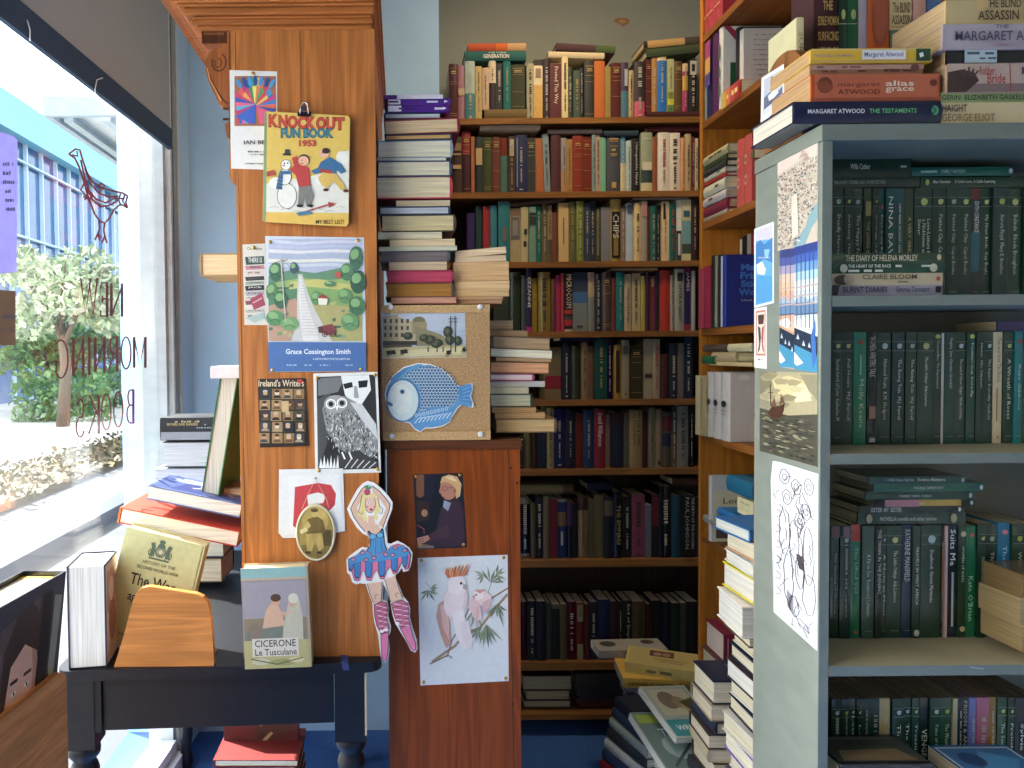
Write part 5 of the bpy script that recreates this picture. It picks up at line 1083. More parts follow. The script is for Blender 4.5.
# ================================================================== things on the window table
def std_book(name, cx, cyy, z, t, d, h, yaw, cov, page, lab, grp=None, lean=0, hard=True, art=None, face='spine', mat='paper', sp=None, pitch=0):
    """upright book, spine towards yaw direction (0 = facing -Y); art(A, M) draws in the book's own frame"""
    M = Matrix.Translation((cx, cyy, z)) @ Matrix.Rotation(math.radians(yaw), 4, 'Z') @ Matrix.Rotation(math.radians(pitch), 4, 'X') @ Matrix.Rotation(math.radians(lean), 4, 'Y')
    r_ = root(name, (cx, cyy, z), lab, 'book', grp); cv = MB(); pg = MB()
    yf = book_mesh(cv, pg, M, t, d, h, cov, page, hard, 'pages_x', mat, spine=sp)
    if art: art(cv, M)
    cv.build('cover', r_); pg.build('page_block', r_); return r_
def side_art(cv, M, t, d, h, sgn):      # frame of a book's board: x 0..1 from the left as you look at it, y 0..1 down
    if sgn > 0: return Art(cv, lambda x, y: M @ Vector((t/2+.0004, x*d, (1-y)*h)), M.to_3x3() @ Vector((1,0,0)), 0, 'print')
    return Art(cv, lambda x, y: M @ Vector((-t/2-.0004, (1-x)*d, (1-y)*h)), M.to_3x3() @ Vector((-1,0,0)), 0, 'print')
# thick white-paged hardback, fore edge to the room
p = PZ(78, 673, TZ)
def art(cv, M):
    A = side_art(cv, M, .084, .125, hh, -1)
    A.rect(.03, .02, .97, .98, '#d8b8b0'); A.rect(.1, .1, .9, .5, '#c08c7c'); A.ell(.5, .62, .3, .2, '#a86858'); A.ell(.45, .3, .2, .12, '#e0ccc4')
bh = (1.5-p.z); hh = W(78, 566, p.y+.02).z-TZ
std_book('book', p.x-.006, p.y+.145, TZ+.0006, .084, .125, hh, 180+9, '#2c3448', '#d8d6d0', 'very thick white-paged hardback standing at the left end of the black table', art=art)
# leaning history, cover towards the room
yh = 1.80
def quadbook(name, bl, br, tr, tl, Y, th, cov, page, lab, draw, grp=None, spine_left=False):
    """a book standing with its board to the room, its outline given by four picture corners"""
    P = [W(*c, Y) for c in (bl, br, tr, tl)]
    # make it a true rectangle from the bottom edge and mean height
    u = (P[1]-P[0]); u.y = 0; w = u.length; u.normalize(); v = Vector((-u.z, 0, u.x)); h = ((P[3]-P[0]).dot(v)+(P[2]-P[1]).dot(v))/2
    nrm = Vector((0,-1,0)); O = P[0]
    r_ = root(name, (O.x+w/2, Y, min(P[0].z, P[1].z)), lab, 'book', grp); cv = MB(); pg = MB()
    def pt(a, b_, k): return O+u*(a*w)+v*(b_*h)+Vector((0, k, 0))
    def slab(mb, a0, a1, b0, b1, k0, k1, c, m): mb.prism([pt(a0,b0,k0), pt(a1,b0,k0), pt(a1,b1,k0), pt(a0,b1,k0)], (0,k1-k0,0), c, m)
    bt = .0026
    slab(cv, 0,1,0,1, 0,bt, cov,'paper'); slab(cv, 0,1,0,1, th-bt,th, cov,'paper')
    if spine_left: slab(cv, -.004/w,0.002/w,0,1, 0,th, cov,'paper'); slab(pg, .005/w,1-.004/w,.014,.986, bt,th-bt, page,'pages_y')
    else: slab(cv, 1-.002/w,1+.004/w,0,1, 0,th, cov,'paper'); slab(pg, .004/w,1-.005/w,.014,.986, bt,th-bt, page,'pages_y')
    A = Art(cv, lambda x, y: pt(x, 1-y, -.0003), nrm, 0, 'print'); draw(A)
    cv.build('cover', r_); pg.build('page_block', r_); return r_
def draw(A):
    c = '#4c6450'
    A.poly([(.36,.2),(.62,.2),(.62,.215),(.36,.215)], c)
    A.ell(.49,.1,.05,.035,c,14); A.ell(.49,.14,.07,.05,c,14); A.ell(.49,.14,.05,.035,'#c0bc90',14); A.ring(.49,.14,.035,.028,.012,c,12); A.ell(.49,.055,.04,.018,c,10)
    for s in (-1,1): A.poly([(.49+s*.07,.2),(.49+s*.13,.19),(.49+s*.12,.12),(.49+s*.14,.08),(.49+s*.09,.07),(.49+s*.07,.12)], c); A.line([(.49+s*.13,.13),(.49+s*.15,.16),(.49+s*.13,.19)], .012, c)
    A.marks(.4,.185,.6,.2,'#c0bc90',rng)
    A.text('HISTORY OF THE', .3,.235,.72,.262, '#4c4c3c'); A.text('SECOND WORLD WAR', .24,.285,.78,.312, '#4c4c3c')
    A.text('The War', .2,.36,.78,.46, '#282420', 3); A.text('against Japan', .22,.52,.84,.62, '#282420', 3); A.text('CAPTAIN', .06,.88,.3,.905, '#5c584c')
quadbook('book', (99,641), (176,660), (206,546), (127,527), 1.80, .045, '#b8b888', '#c8b088', 'pale green leaning history volume with a printed crest, behind the wooden bookend', draw)
# wooden bookend in front
b = MB(); YB2 = 1.70
q = [(114,672.5),(214,671.5),(214,660),(211,620),(208,603),(203,597),(196,594),(150,586.5),(142,588),(137,592),(133,600),(124,635)]
pts = [W(x, y, YB2) for x, y in q]; pts[0].z = pts[1].z = TZ+.0006
b.prism(pts, (0,.016,0), '#b87840', 'wood_x')
r_ = root('bookend', (W(165,672,YB2).x, YB2, TZ), 'honey-coloured wooden bookend with rounded top on the black table', 'bookend'); b.build('upright', r_, bevel=.004)
b = MB(); b.box((W(122,672,YB2).x, YB2+.0165, TZ+.0006), (W(208,672,YB2).x, YB2+.09, TZ+.004), '#a06a38', 'wood_x'); b.build('foot_plate', r_)
# two books lying across the leaning ones
def oblique(fl, fr, Y, depth, t, cov, page, lab, art=None, face='tail', dirv=None, hard=True, grp=None, name='book', sp=None):
    """a lying book whose lower front edge runs between two picture points; depth goes back along dirv"""
    a = W(*fl, Y); e = W(*fr, Y+ (dirv or 0)); u = (e-a); w = u.length; u.normalize()
    back = Vector((-u.y, u.x, 0)).normalized(); up = u.cross(back).normalized()
    r_ = root(name, (a+e)/2, lab, 'book', grp); cv = MB(); pg = MB()
    bt = .0026 if hard else .0008; ov = .003 if hard else .0003
    def slab(mb, u0, u1, v0, v1, k0, k1, c, m): mb.prism([a+u*u0+back*v0+up*k0, a+u*u1+back*v0+up*k0, a+u*u1+back*v1+up*k0, a+u*u0+back*v1+up*k0], up*(k1-k0), c, m)
    slab(cv, 0,w,0,depth, 0,bt, cov,'paper'); slab(cv, 0,w,0,depth, t-bt,t, cov,'paper')
    if face == 'spine': slab(cv, 0,w,-.002,.0015, 0,t, sp or cov,'paper'); slab(pg, ov,w-ov,.004,depth-ov, bt,t-bt, page,'pages_z')
    elif face == 'fore': slab(cv, 0,w,depth-.0015,depth+.002, 0,t, cov,'paper'); slab(pg, ov,w-ov,ov,depth-.004, bt,t-bt, page,'pages_z')
    elif face == 'tail_l': slab(cv, -.003,.0015,0,depth, 0,t, sp or cov,'paper'); slab(pg, .004,w-ov,ov,depth-ov, bt,t-bt, page,'pages_z')
    else: slab(cv, w-.0015,w+.003,0,depth, 0,t, sp or cov,'paper'); slab(pg, ov,w-.004,ov,depth-ov, bt,t-bt, page,'pages_z')
    if art:
        A = Art(cv, lambda x, y: a+u*(x*w)+back*(y*depth)+up*(t+.0003), up, 0, 'print'); art(A, Art(cv, lambda x, y: a+u*(x*w)+back*(-.0026 if face == 'spine' else 0)+up*(y*t), -back, 0, 'print'))
    cv.build('cover', r_); pg.build('page_block', r_); return r_
oblique((118,523), (237,547), 1.86, .19, .040, '#b83c28', '#e4dcc8', 'thick book with red-orange covers lying across the leaning history volume', face='tail_l', sp='#d86c38')
def art(A, B):
    A.rect(.02,.03,.98,.97,'#3c4c84'); A.poly([(.2,.1),(.7,.05),(.9,.5),(.6,.9),(.3,.7)], '#28346c'); A.ell(.7,.6,.2,.25,'#6c84b8',14); A.ell(.3,.75,.18,.14,'#8c98b8',12)
    A.line([(.45,.55),(.55,.7),(.62,.5),(.72,.68),(.8,.5)], .03, '#d8c080'); A.line([(.4,.35),(.5,.45),(.62,.3),(.74,.42),(.86,.3)], .03, '#d8c080')
oblique((146,499), (240,518), 1.875, .17, .036, '#50608c', '#d8d6cc', 'blue-covered book with swirling gold title lying on the red-orange one', art=art, face='fore')
# tall green-edged book leaning on the pine cabinet
def art(cv, M):
    pass
cvx = W(222, 500, 1.93)
Mg = Matrix.Translation((W(203,500,1.93).x+.018, 1.92, W(215,503,1.93).z+.004)) @ Matrix.Rotation(math.radians(10), 4, 'Y')
r_ = root('book', Mg.translation, 'tall green-spined book leaning against the pine cabinet in the window', 'book'); cv = MB(); pg = MB()
L = Matrix.Rotation(math.pi, 4, 'Z'); L.translation = Vector((0, .2, 0)); hg = .34
Mq = Mg @ Matrix.Rotation(math.radians(-3), 4, 'Z') @ L
book_mesh(cv, pg, Mq, .046, .20, hg, '#2f6c3c', '#c0c0b4', True, 'pages_x', 'paper')
A = side_art(cv, Mq, .046, .2, hg, 1); A.rect(0, 0, 1, 1, '#3c4c5c')
cv.build('cover', r_); pg.build('page_block', r_)
lying(222, 243, 488, 505, 1.96, '#8c7458', '#c8b08c', 'fore', 'small buff book tucked between the green-spined book and the pine cabinet', None, .12)
bpy.data.objects
# pile of pale books by the corner post, built up from the table
yy = 2.28
zt = W(185, 417, yy).z; 
pile = [(160,222,418,440,'#20242c','#c8ccd4','spine','black-spined book with gold lettering, topmost of the pale pile by the window post'),
        (163,220,442,467,'#34383c','#c4ccd8','fore','grey-paged book with dark covers, under the black-spined one by the window post'),
        (154,222,469,490,'#a8b4cc','#c4cce0','fore','pale lilac-edged book, third in the pile by the window post'),
        (152,224,492,510,'#98a4b8','#c8ccd8','fore','pale blue book, fourth in the pile by the window post'),
        (156,222,512,534,'#5c6474','#c8c8c0','fore','grey book, fifth in the pile by the window post'),
        (154,224,536,557,'#3c4458','#c8c8c0','fore','navy book, second from the table in the window-post pile'),
        (152,222,559,582,'#6c5c4c','#c8c0b0','fore','brown book lying on the table under the window-post pile')]
for x0, x1, y0, y1, c, pgc, face, lab in pile:
    def art(A):
        A.rect(.05,.25,.5,.45,'#b89c50'); A.marks(.08,.5,.6,.62,'#8c94a0',rng); A.rect(.05,.62,.95,.92,'#7c8490'); A.marks(.62,.2,.9,.3,'#8c98a8',rng)
    if face == 'spine':
        def art(A, c=c): A.marks(.25,.12,.62,.2,'#a8a070',rng); A.text('MOVERS AND SHAKERS', .12,.22,.62,.34,'#b8a860'); A.marks(.66,.25,.95,.33,'#8494a8',rng); A.marks(.6,.4,.95,.47,'#8494a8',rng); A.rect(.02,.62,.98,.97,'#8c94a4')
    else: art = None
    lying(x0, x1, y0, y1, yy, c, pgc, face, lab, 'books by the window post', .17, art=art)
# books poking out of the pine cabinet towards the window
lying(200, 262, 253.5, 275.5, 1.90, '#9a8458', '#d8c49c', 'tail_l', 'cream-paged book jutting from the cabinet, upper of the two by the blue wall', 'books jutting from the pine cabinet', .17)
zs = 1.42+.018
pb = W(235, 378, 1.9)
ypx = 378
k = 0
z1 = pb.z
lying(210, 262, 366.5, 378, 1.90, '#c8ccd0', '#e0e4e8', 'spine', 'slim white book jutting from the cabinet, lower of the two by the blue wall', 'books jutting from the pine cabinet', .17, hard=False)
b = MB(); b.box((CX0+.006, YC+.03, z1-.0185), (CX1-.02, 2.52, z1-.0008), PIND, 'wood_y'); b.build('shelf', pc)
for o in list(pc.children):
    if o.name.startswith('shelf') and abs(min((o.matrix_basis @ v.co).z for v in o.data.vertices)+TZ-1.42) < .004: bpy.data.objects.remove(o)
# Italian slipcased volume at the front
p = PZ(311, 666, TZ); YI = p.y-.012
def draw(A):
    A.rect(0,0,1,.12,'#7ca8a4'); A.rect(0,.10,1,.135,'#b89c7c'); A.rect(0,.12,1,.72,'#8c8484'); A.rect(.02,.14,.98,.5,'#948c94'); A.rect(.02,.5,.98,.75,'#847458'); A.rect(.0,.72,1,1,'#a8a064'); A.rect(.06,.62,.94,.72,'#5c7470')
    A.poly([(.3,.6),(.36,.42),(.44,.36),(.56,.38),(.62,.5),(.66,.62),(.6,.72),(.3,.72)], '#c89c7c'); A.ell(.52,.33,.07,.05,'#c89470',14); A.ell(.52,.3,.08,.04,'#54382c',12); A.poly([(.3,.6),(.62,.58),(.7,.74),(.2,.76)], '#6c7468')
    A.poly([(.68,.44),(.72,.32),(.8,.27),(.88,.33),(.92,.5),(.92,.72),(.6,.72),(.62,.58)], '#b0ac94'); A.ell(.77,.36,.05,.04,'#c09478',12); A.ell(.79,.31,.08,.05,'#c4c0a8',12); A.line([(.56,.44),(.68,.47),(.74,.43)], .03, '#c89c7c'); A.poly([(.1,.58),(.2,.54),(.3,.62),(.24,.72),(.1,.72)], '#7c6c5c')
    A.rect(.13,.70,.84,.88,'#c8c0b0'); A.text('CICERONE', .17,.715,.80,.785, '#3c3830'); A.text('Le Tusculane', .17,.805,.81,.87, '#3c3830')
    A.ell(.25,.93,.14,.035,'#b8b494',12); A.ell(.6,.94,.2,.035,'#8c8c50',12); A.ell(.8,.92,.12,.03,'#c4b884',12); A.line([(.1,.9),(.5,.96),(.9,.9)], .012, '#5c5c38')
quadbook('book', (245,669.3), (310,666.8), (308,567), (243.5,568), YI, .040, '#a89474', '#c8b48c', 'boxed Italian classic with two draped women on its cover, at the table front', draw)
# dark strap lying over the table edge
b = MB(); q = [W(325,652,1.73), PZ(335,661,TZ+.003), PZ(339,668,TZ+.004), W(340,676,1.70)]
pts = [TM(LEN*.86+k*.004, .09-k*.016, TZ+.003) for k in range(6)] + [TM(LEN*.885, -.004, TZ+.001), TM(LEN*.888, -.006, TZ-.015)]
vs = []; 
for p_ in pts: vs += [p_-ex*.008, p_+ex*.008]
b.add(vs, [(2*i,2*i+1,2*i+3,2*i+2) for i in range(len(pts)-1)], '#2c3464', 'cloth'); b.add([v+Vector((0,-.001,.001)) for v in vs], [(2*i,2*i+2,2*i+3,2*i+1) for i in range(len(pts)-1)], '#2c3464', 'cloth')
tag(b.build('ribbon'), 'short navy ribbon hanging over the black table edge right of the boxed classic', 'ribbon')
# big dark books below the table
oblique((214,767), (298,767), 2.30, .2, .022, '#6c1c1c', '#dcd4b4', 'cream-paged book with dark red covers lying under the table, upper one', face='tail_l', grp='large books under the table')
zlow = W(255, 767, 2.3).z
b0 = zlow
k = 0
while b0 > .02:
    t = .031 if b0 > .07 else b0-.003
    if t < .012: break
    a = W(216+k, 767, 2.3); 
    r_ = root('book', (a.x+.13, 2.4, b0-t), ['cream-paged book with dark red covers under the table, second from top', 'large book under the table, third from top of its pile', 'large book under the table, fourth from top of its pile', 'large book under the table, fifth from top of its pile', 'large book under the table, sixth from top of its pile', 'large book under the table, seventh from top of its pile', 'large book under the table, eighth from top of its pile', 'large book under the table, ninth from top of its pile'][k], 'book', 'large books under the table')
    cv = MB(); pg = MB(); M = Matrix.Translation((a.x+.13, 2.30, b0-t/2-.0004)) @ Matrix(((0,1,0,-.13),(0,0,1,0),(1,0,0,0),(0,0,0,1)))
    book_mesh(cv, pg, M, t-.001, .25, .2, '#5c2420', '#d8d0b0', True, 'pages_z', 'paper'); cv.build('cover', r_); pg.build('page_block', r_)
    b0 -= t; k += 1
def draw(A): A.rect(0,0,1,1,'#5c2420'); A.poly([(.35,.2),(.9,.0),(.98,.5),(.5,.9)], '#4c2c1c'); A.line([(.5,.5),(.62,.3)], .04, '#8c6440'); A.line([(.5,.85),(.66,.62)], .05, '#a8845c'); A.rect(.8,.1,.95,.4,'#6c4c34')
zc_ = W(256, 753, 2.36).z
quadbook('book', (224,752), (297,752), (297,700), (224,700), 2.42, .03, '#5c2420', '#d8d0b0', 'dark red picture-covered book propped upright on the pile under the table', draw)

# ------------------------------------------------------------------ near left corner: stand, dark novel and its bookend
YN = 1.12
stn = MB(); c0 = W(30, 768, YN); zs_ = 1.5-(1.5-W(58,800,YN).z)
zs_ = W(30, 790, YN).z
sx1 = W(57, 760, YN).x+.01
r_ = root('display_stand', ((sx1-.2), YN-.05, 0), 'plain wooden display stand in the near left corner, mostly out of view', 'stand')
b = MB(); b.box((sx1-.36, YN-.28, zs_-.02), (sx1-.005, YN+.06, zs_-.0005), '#8c6844', 'wood_x'); b.build('top', r_)
b = MB(); b.box((sx1-.34, YN-.25, 0), (sx1-.03, YN+.03, zs_-.0205), '#8c6844', 'wood_z'); b.build('body', r_)
# the book's board runs from (67,570) at the right towards the camera at the left
hr = W(66, 571, YN)
dirv = Vector((-.07, -1, 0)).normalized(); nv = Vector((1, -.07, 0)).normalized(); wn = .175; hn = hr.z-zs_-.0006
tl = .068; lean = Vector((.0, 0, 0)); 
tilt = -.23                                             # foot set in towards the left
def NP(u, v, k): return hr + dirv*(u*wn) - Vector((.0,0,1))*((1-v)*hn) + Vector((tilt*(1-v)*.16, 0, 0)) - nv*k
r_ = root('book', NP(.5,0,.02), 'thick black novel with a face on its cover, largest book at the near left', 'book'); cv = MB(); pg = MB()
def sl(mb, u0,u1,v0,v1,k0,k1,c,m): mb.prism([NP(u0,v0,k0),NP(u1,v0,k0),NP(u1,v1,k0),NP(u0,v1,k0)], NP(u0,v0,k1)-NP(u0,v0,k0), c, m)
sl(cv,0,1,0,1,0,.003,'#1c1e26','gloss'); sl(cv,0,1,0,1,tl-.003,tl,'#1c1e26','gloss'); sl(cv,-.0,.012,0,1,.003,tl-.003,'#1c1e26','gloss')
sl(pg,.02,.975,.015,.975,.0032,tl-.0032,'#c8c0ac','pages_x'); sl(pg,.02,.10,.9752,.978,.0035,tl-.0035,'#c8a83c','paper')
A = Art(cv, lambda x, y: NP(1-x, 1-y, -.0003), nv, 0, 'print')
A.rect(0,0,1,1,'#343844'); A.poly([(.1,.1),(.62,.05),(.66,.7),(.5,1),(0,1),(0,.3)], '#5c4844'); A.ell(.44,.42,.24,.3,'#b87c5c',24); A.ell(.40,.42,.19,.25,'#d89c78',20); A.poly([(.14,.45),(.16,.2),(.3,.08),(.5,.05),(.66,.14),(.7,.4),(.62,.28),(.44,.22),(.26,.28),(.2,.5)], '#3c2820'); A.ell(.51,.40,.034,.010,'#f0dccc',10); A.ell(.33,.40,.034,.010,'#f0dccc',10); A.ell(.51,.40,.012,.010,'#2c1c18',8); A.ell(.33,.40,.012,.010,'#2c1c18',8); A.ell(.41,.49,.03,.04,'#a86c50',10); A.ell(.41,.57,.07,.018,'#a04c40',10); A.line([(.45,.35),(.56,.35)], .015, '#3c2820'); A.line([(.27,.35),(.37,.35)], .015, '#3c2820')
A.poly([(.66,.05),(.8,.05),(.78,1),(.6,1)], '#14151c'); A.poly([(.84,.08),(.96,.1),(.9,.6),(.82,.4)], '#8c8870'); A.ell(.9,.7,.05,.2,'#3c3a34',12)
cv.build('cover', r_); pg.build('page_block', r_)
# bookend in front of it: thick board, top slanting
def NB(u, v, k): return hr + dirv*(u*wn) - Vector((0,0,1))*((1-v)*hn) + nv*k + Vector((-.022,0,0))
r_ = root('bookend', NB(.5,0,.01), 'brown wooden bookend in front of the black novel at the near left', 'bookend')
b = MB(); q = [NB(-.02,0,.004), NB(1.05,0,.004), NB(1.05,.56,.004), NB(.08,.555,.004), NB(.02,.545,.004), NB(-.01,.52,.004), NB(-.02,.48,.004)]
b.prism(q, nv*(.014), '#b87c4c', 'wood_y'); b.build('upright', r_, bevel=.003)

# ================================================================== grey-green bookcase on the right
YG = 1.20
GX = W(820.5, 400, YG).x
SP = lambda x, y: PXX(x, y, GX)
GT = W(900, 123.5, YG).z; GXR = 1.27; YGB = 1.425
GC = '#7a8177'; GS = '#b4bfc2'
gc = root('painted_bookcase', ((GX+GXR)/2, 1.3, 0), 'grey-green painted bookcase full of green paperbacks, pictures stuck to its side', 'bookcase')
b = MB(); b.box((GX, YG+.0005, 0), (GX+.0175, YGB-.0065, GT-.0265), GC, 'painted_board')
A = Art(b, SP, (-1,0,0), .0002, 'painted_board')
b.build('side_panel', gc, bevel=.0015)
b = MB(); b.box((GXR-.0175, YG+.0005, 0), (GXR, YGB-.0065, GT-.0265), GC, 'painted_board'); b.build('side_panel', gc)
b = MB(); b.box((GX-.002, YG-.001, GT-.026), (GXR+.002, YGB, GT), GC, 'painted_board'); b.build('top_board', gc, bevel=.0015)
b = MB(); b.box((GX+.001, YGB-.006, 0), (GXR-.001, YGB, GT-.0265), '#8a8474', 'painted_board'); b.build('back_panel', gc)
GZ = [W(915, 295.2, YG).z, W(915, 453.5, YG).z, W(915, 665.5, YG).z, .683, .38, .08]
for z in GZ:
    b = MB(); b.box((GX+.018, YG, z-.0168), (GXR-.018, YGB-.0065, z), GC if z > 1.5 else '#b8a884', 'painted_board')
    b.box((GX+.018, YG-.0006, z-.0168), (GXR-.018, YG+.0002, z-.0002), GC, 'painted_board')
    if abs(z-GZ[2]) < .001: 
        A = Art(b, lambda x, y: W(x, y, YG-.0008), (0,-1,0), .0, 'painted_board'); A.line([(970,667),(984,669)], .8, '#b8c4c4')
    b.build('shelf', gc)
GY = 1.315
GRN = '#1f3d2b'
gsh = ['top shelf of the painted bookcase', 'middle shelf of the painted bookcase', 'third shelf of the painted bookcase', 'lowest visible shelf of the painted bookcase']
def green_row(k, books, zbase, Y=GY, ybot=441):
    r = random.Random(200+k); prev = GX+.0185; names = []
    for i, bk in enumerate(books):
        x0, x1, yt, c, title = bk[:5]; ex = bk[5] if len(bk) > 5 else {}
        a = max(W(x0, (yt+ybot)/2, Y).x, prev+.0004); e = max(W(x1, (yt+ybot)/2, Y).x-.0003, a+.004); prev = e
        if e > GXR-.019: break
        h = W((x0+x1)/2, yt, Y).z-zbase-.0006 if ybot > yt+40 else .19; t = e-a; cv = MB()
        M = Matrix.Translation(((a+e)/2, Y+r.uniform(-.003, .003), zbase+.0006))
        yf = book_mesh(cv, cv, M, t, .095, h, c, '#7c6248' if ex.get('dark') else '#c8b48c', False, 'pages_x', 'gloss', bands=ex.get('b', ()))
        A = spine_art(cv, M, t, h, yf); col = ex.get('tc', '#c8d0b8')
        plain = c in (GRN, '#1a3527', '#234730', '#1b3a33')
        if plain and not ex.get('nl'):
            A.rect(0,.085,1,.088,'#7c9484'); A.rect(0,.165,1,.168,'#7c9484')
            g = r.choice(['#a8b83c','#8cb0a0','#b8c060','#a8c0b8']); A.ell(.5,.125,.2,.2*t/h*1.1,g,8); A.poly([(.5,.11),(.75,.105),(.6,.13)], g)
        if title:
            y0, y1 = ex.get('ty', (.24, .78)); xx = ex.get('tx', (.32, .66)); parts_ = title if isinstance(title, tuple) else (title,)
            if len(parts_) == 1: A.textd(parts_[0], xx[0], y0, xx[1], y1, col)
            else:
                wd = .8/len(parts_)
                for j, s_ in enumerate(parts_): A.textd(s_, .1+.8-(j+1)*wd+wd*.15, y0, .1+.8-j*wd-wd*.15, y0+(y1-y0)*min(1, len(s_)/max(len(q) for q in parts_)), col)
        else:
            deco(A, 'w', r, t, h)
        A.rect(.2,.93,.8,.934,'#7c9484') if r.random() < .6 else None
        for q in ex.get('a', ()): A.rect(*q)
        for q in ex.get('e', ()): A.ell(*q)
        nm = ex.get('l') or (cname(c)+' paperback'); names.append(nm)
        tt = title if isinstance(title, str) else ' '.join(title) if title else None
        safe = ex.get('safe')
        sn = ['top', 'middle', 'third', 'lowest'][k]; sf_ = (safe or '').split(', ')
        lab = f"{nm} titled '{sf_[0]}'{', '+sf_[1] if len(sf_) > 1 else ''}, painted case {sn} shelf" if safe else f'{nm}, {ORD[i+1]} from left, painted case {sn} shelf'
        tag(cv.build('book'), lab, 'book', 'paperbacks on the '+gsh[k])
T = dict
green_row(0, [
 (831,843,188,GRN,'Deadly Harvest  Molly',T(safe='Deadly Harvest')),(843.5,851.5,188,'#1a3527','Surfacing  Margaret A'),(852,863,188,GRN,'The Happy Foreigner',T(safe='The Happy Foreigner')),(863.5,871.5,188,'#2b4228','THE LIVING IS EASY',T(ty=(.3,.7),tc='#b8a860',a=[(.15,.12,.85,.25,'#a89850')])),
 (872,878.3,188,GRN,'Crossriggs of the World'),(878.6,885,188,'#1d4a44','Rose is my Bo  NINA',T(e=[(.5,.17,.22,.02,'#b84830',10)],l='dark teal paperback with a red fruit mark')),(885.2,894,188,'#1c5a50','NINA BAWDEN',T(tx=(.2,.7),ty=(.08,.9),tc='#d0dcd4',l='teal paperback with large pale capitals')),(894.3,904.5,188,'#1a5a58','',T(nl=1)),
 (904.7,914,188,'#33452a','A VERY GREAT PROFESSION',T(ty=(.26,.98),tc='#b8a860',nl=1,safe='A Very Great Profession')),(914.3,932,188,GRN,('Love-Letters Between','a Nobleman and His','Sister'),T(ty=(.28,.75),safe='Love-Letters')),
 (932.3,946,188,GRN,'Painted Clay  Capel Boake',T(safe='Painted Clay, leftmost of three')),(946.3,958,188,GRN,'Painted Clay  Capel Boake',T(safe='Painted Clay, middle of three')),(958.3,971.3,188,GRN,'Painted Clay  Capel Boake',T(safe='Painted Clay, rightmost of three')),
 (971.6,980.5,188,'#2b3434','EDITH CONSTANCE',T(tx=(.25,.75),ty=(.12,.4),tc='#e0e0d8',b=[(0,.1,'#6c2c24'),(.4,.75,'#2c6470')],l='dark red and teal paperback with white capitals')),(980.8,992,188,GRN,'My Next Bride  Kay Boyle',T(safe='My Next Bride')),(992.3,1007,188,'#1b3a33','Aurora Floyd  Mary E. Braddon',T(safe='Aurora Floyd')),
 (1007.3,1023,188,'#234730','Belinda  Rhoda Broughton',T(safe='Belinda')),(1023.5,1036,188,GRN,'')], GZ[0], ybot=290)
green_row(1, [
 (831,842,332,'#1a3527','Secret Scroll of Love  Katherine M'),(843,853.5,332,GRN,'Full House  M.J. Farrell',T(safe='Full House')),(854,867,332,'#17805c','Molly Keane',T(tx=(.3,.72),ty=(.42,.85),nl=1,tc='#9ce0b4',l='bright green paperback with a red fruit mark',e=[(.5,.09,.2,.018,'#c04c30',10)],a=[(.42,.2,.55,.38,'#8cd0a8')])),
 (868,877.3,332,'#1d2a20','WOMEN WRITERS TALK',T(tx=(.15,.8),ty=(.04,.4),tc='#c8c0a0',a=[(.15,.66,.85,.77,'#b88c74'),(.2,.94,.8,.98,'#b8b8a8')],l='black paperback with a small pink picture')),(877.6,892,332,GRN,'National Fruits  R.M. Hodgson'),(892.3,905,332,'#1b3a33','The Rising Tide  M.J. Farrell',T(safe='The Rising Tide, left copy')),
 (905.3,916,332,GRN,'The Rising Tide  M.J. Farrell',T(safe='The Rising Tide, right copy')),(916.3,932.2,332,GRN,'The Little Ottleys  Ada Leverson',T(tc='#e0e4d0',tx=(.38,.62),ty=(.22,.66),safe='The Little Ottleys')),(932.5,942,332,'#1a3527','Precious Bane  The Dispossessed',T(ty=(.08,.5),nl=1,e=[(.5,.04,.3,.02,'#a8b83c',10)],l='black-green paperback with a lime mark at its head')),
 (942.3,943.6,333,'#c8c8bc','',T(nl=1,l='very slim white-spined pamphlet')),(944,955,332,'#1c4436','Virginia  Jens Christian Grondahl',T(ty=(.05,.5),nl=1)),(955.5,966.5,332,GRN,'The Land of Green Ginger  Winifred Holtby',T(safe='The Land of Green Ginger')),(966.8,975.8,332,'#1c4436','Frenchman\'s Creek  Frost in May',T(ty=(.1,.58),nl=1,tc='#e0e4d0',e=[(.5,.04,.3,.02,'#b8c840',10)],l='green paperback with lime mark and white title')),
 (976,984,332,'#1a3527','Hester  Mrs Oliphant',T(ty=(.1,.5),nl=1)),(984.3,994,332,GRN,'The Squire  Dorothy Canfield',T(safe='The Squire')),(994.3,1003.6,332,'#dcc8a0','Tea and Hot Tin Shoes',T(tx=(.35,.75),ty=(.05,.45),tc='#5c3c2c',nl=1,a=[(.3,.5,.42,.8,'#7c5840'),(.35,.93,.65,.96,'#c89440')],l='cream paperback with brown lettering')),
 (1004,1014,332,GRN,'A Wreath of Roses'),(1014.3,1022,331,'#127878','Kaye Gibbons',T(tx=(.3,.65),ty=(.3,.7),nl=1,tc='#a0d8d8',e=[(.5,.09,.22,.018,'#c04c30',10)],l='bright teal paperback with a red fruit mark')),(1022.3,1034,332,GRN,'')], GZ[1], ybot=441)
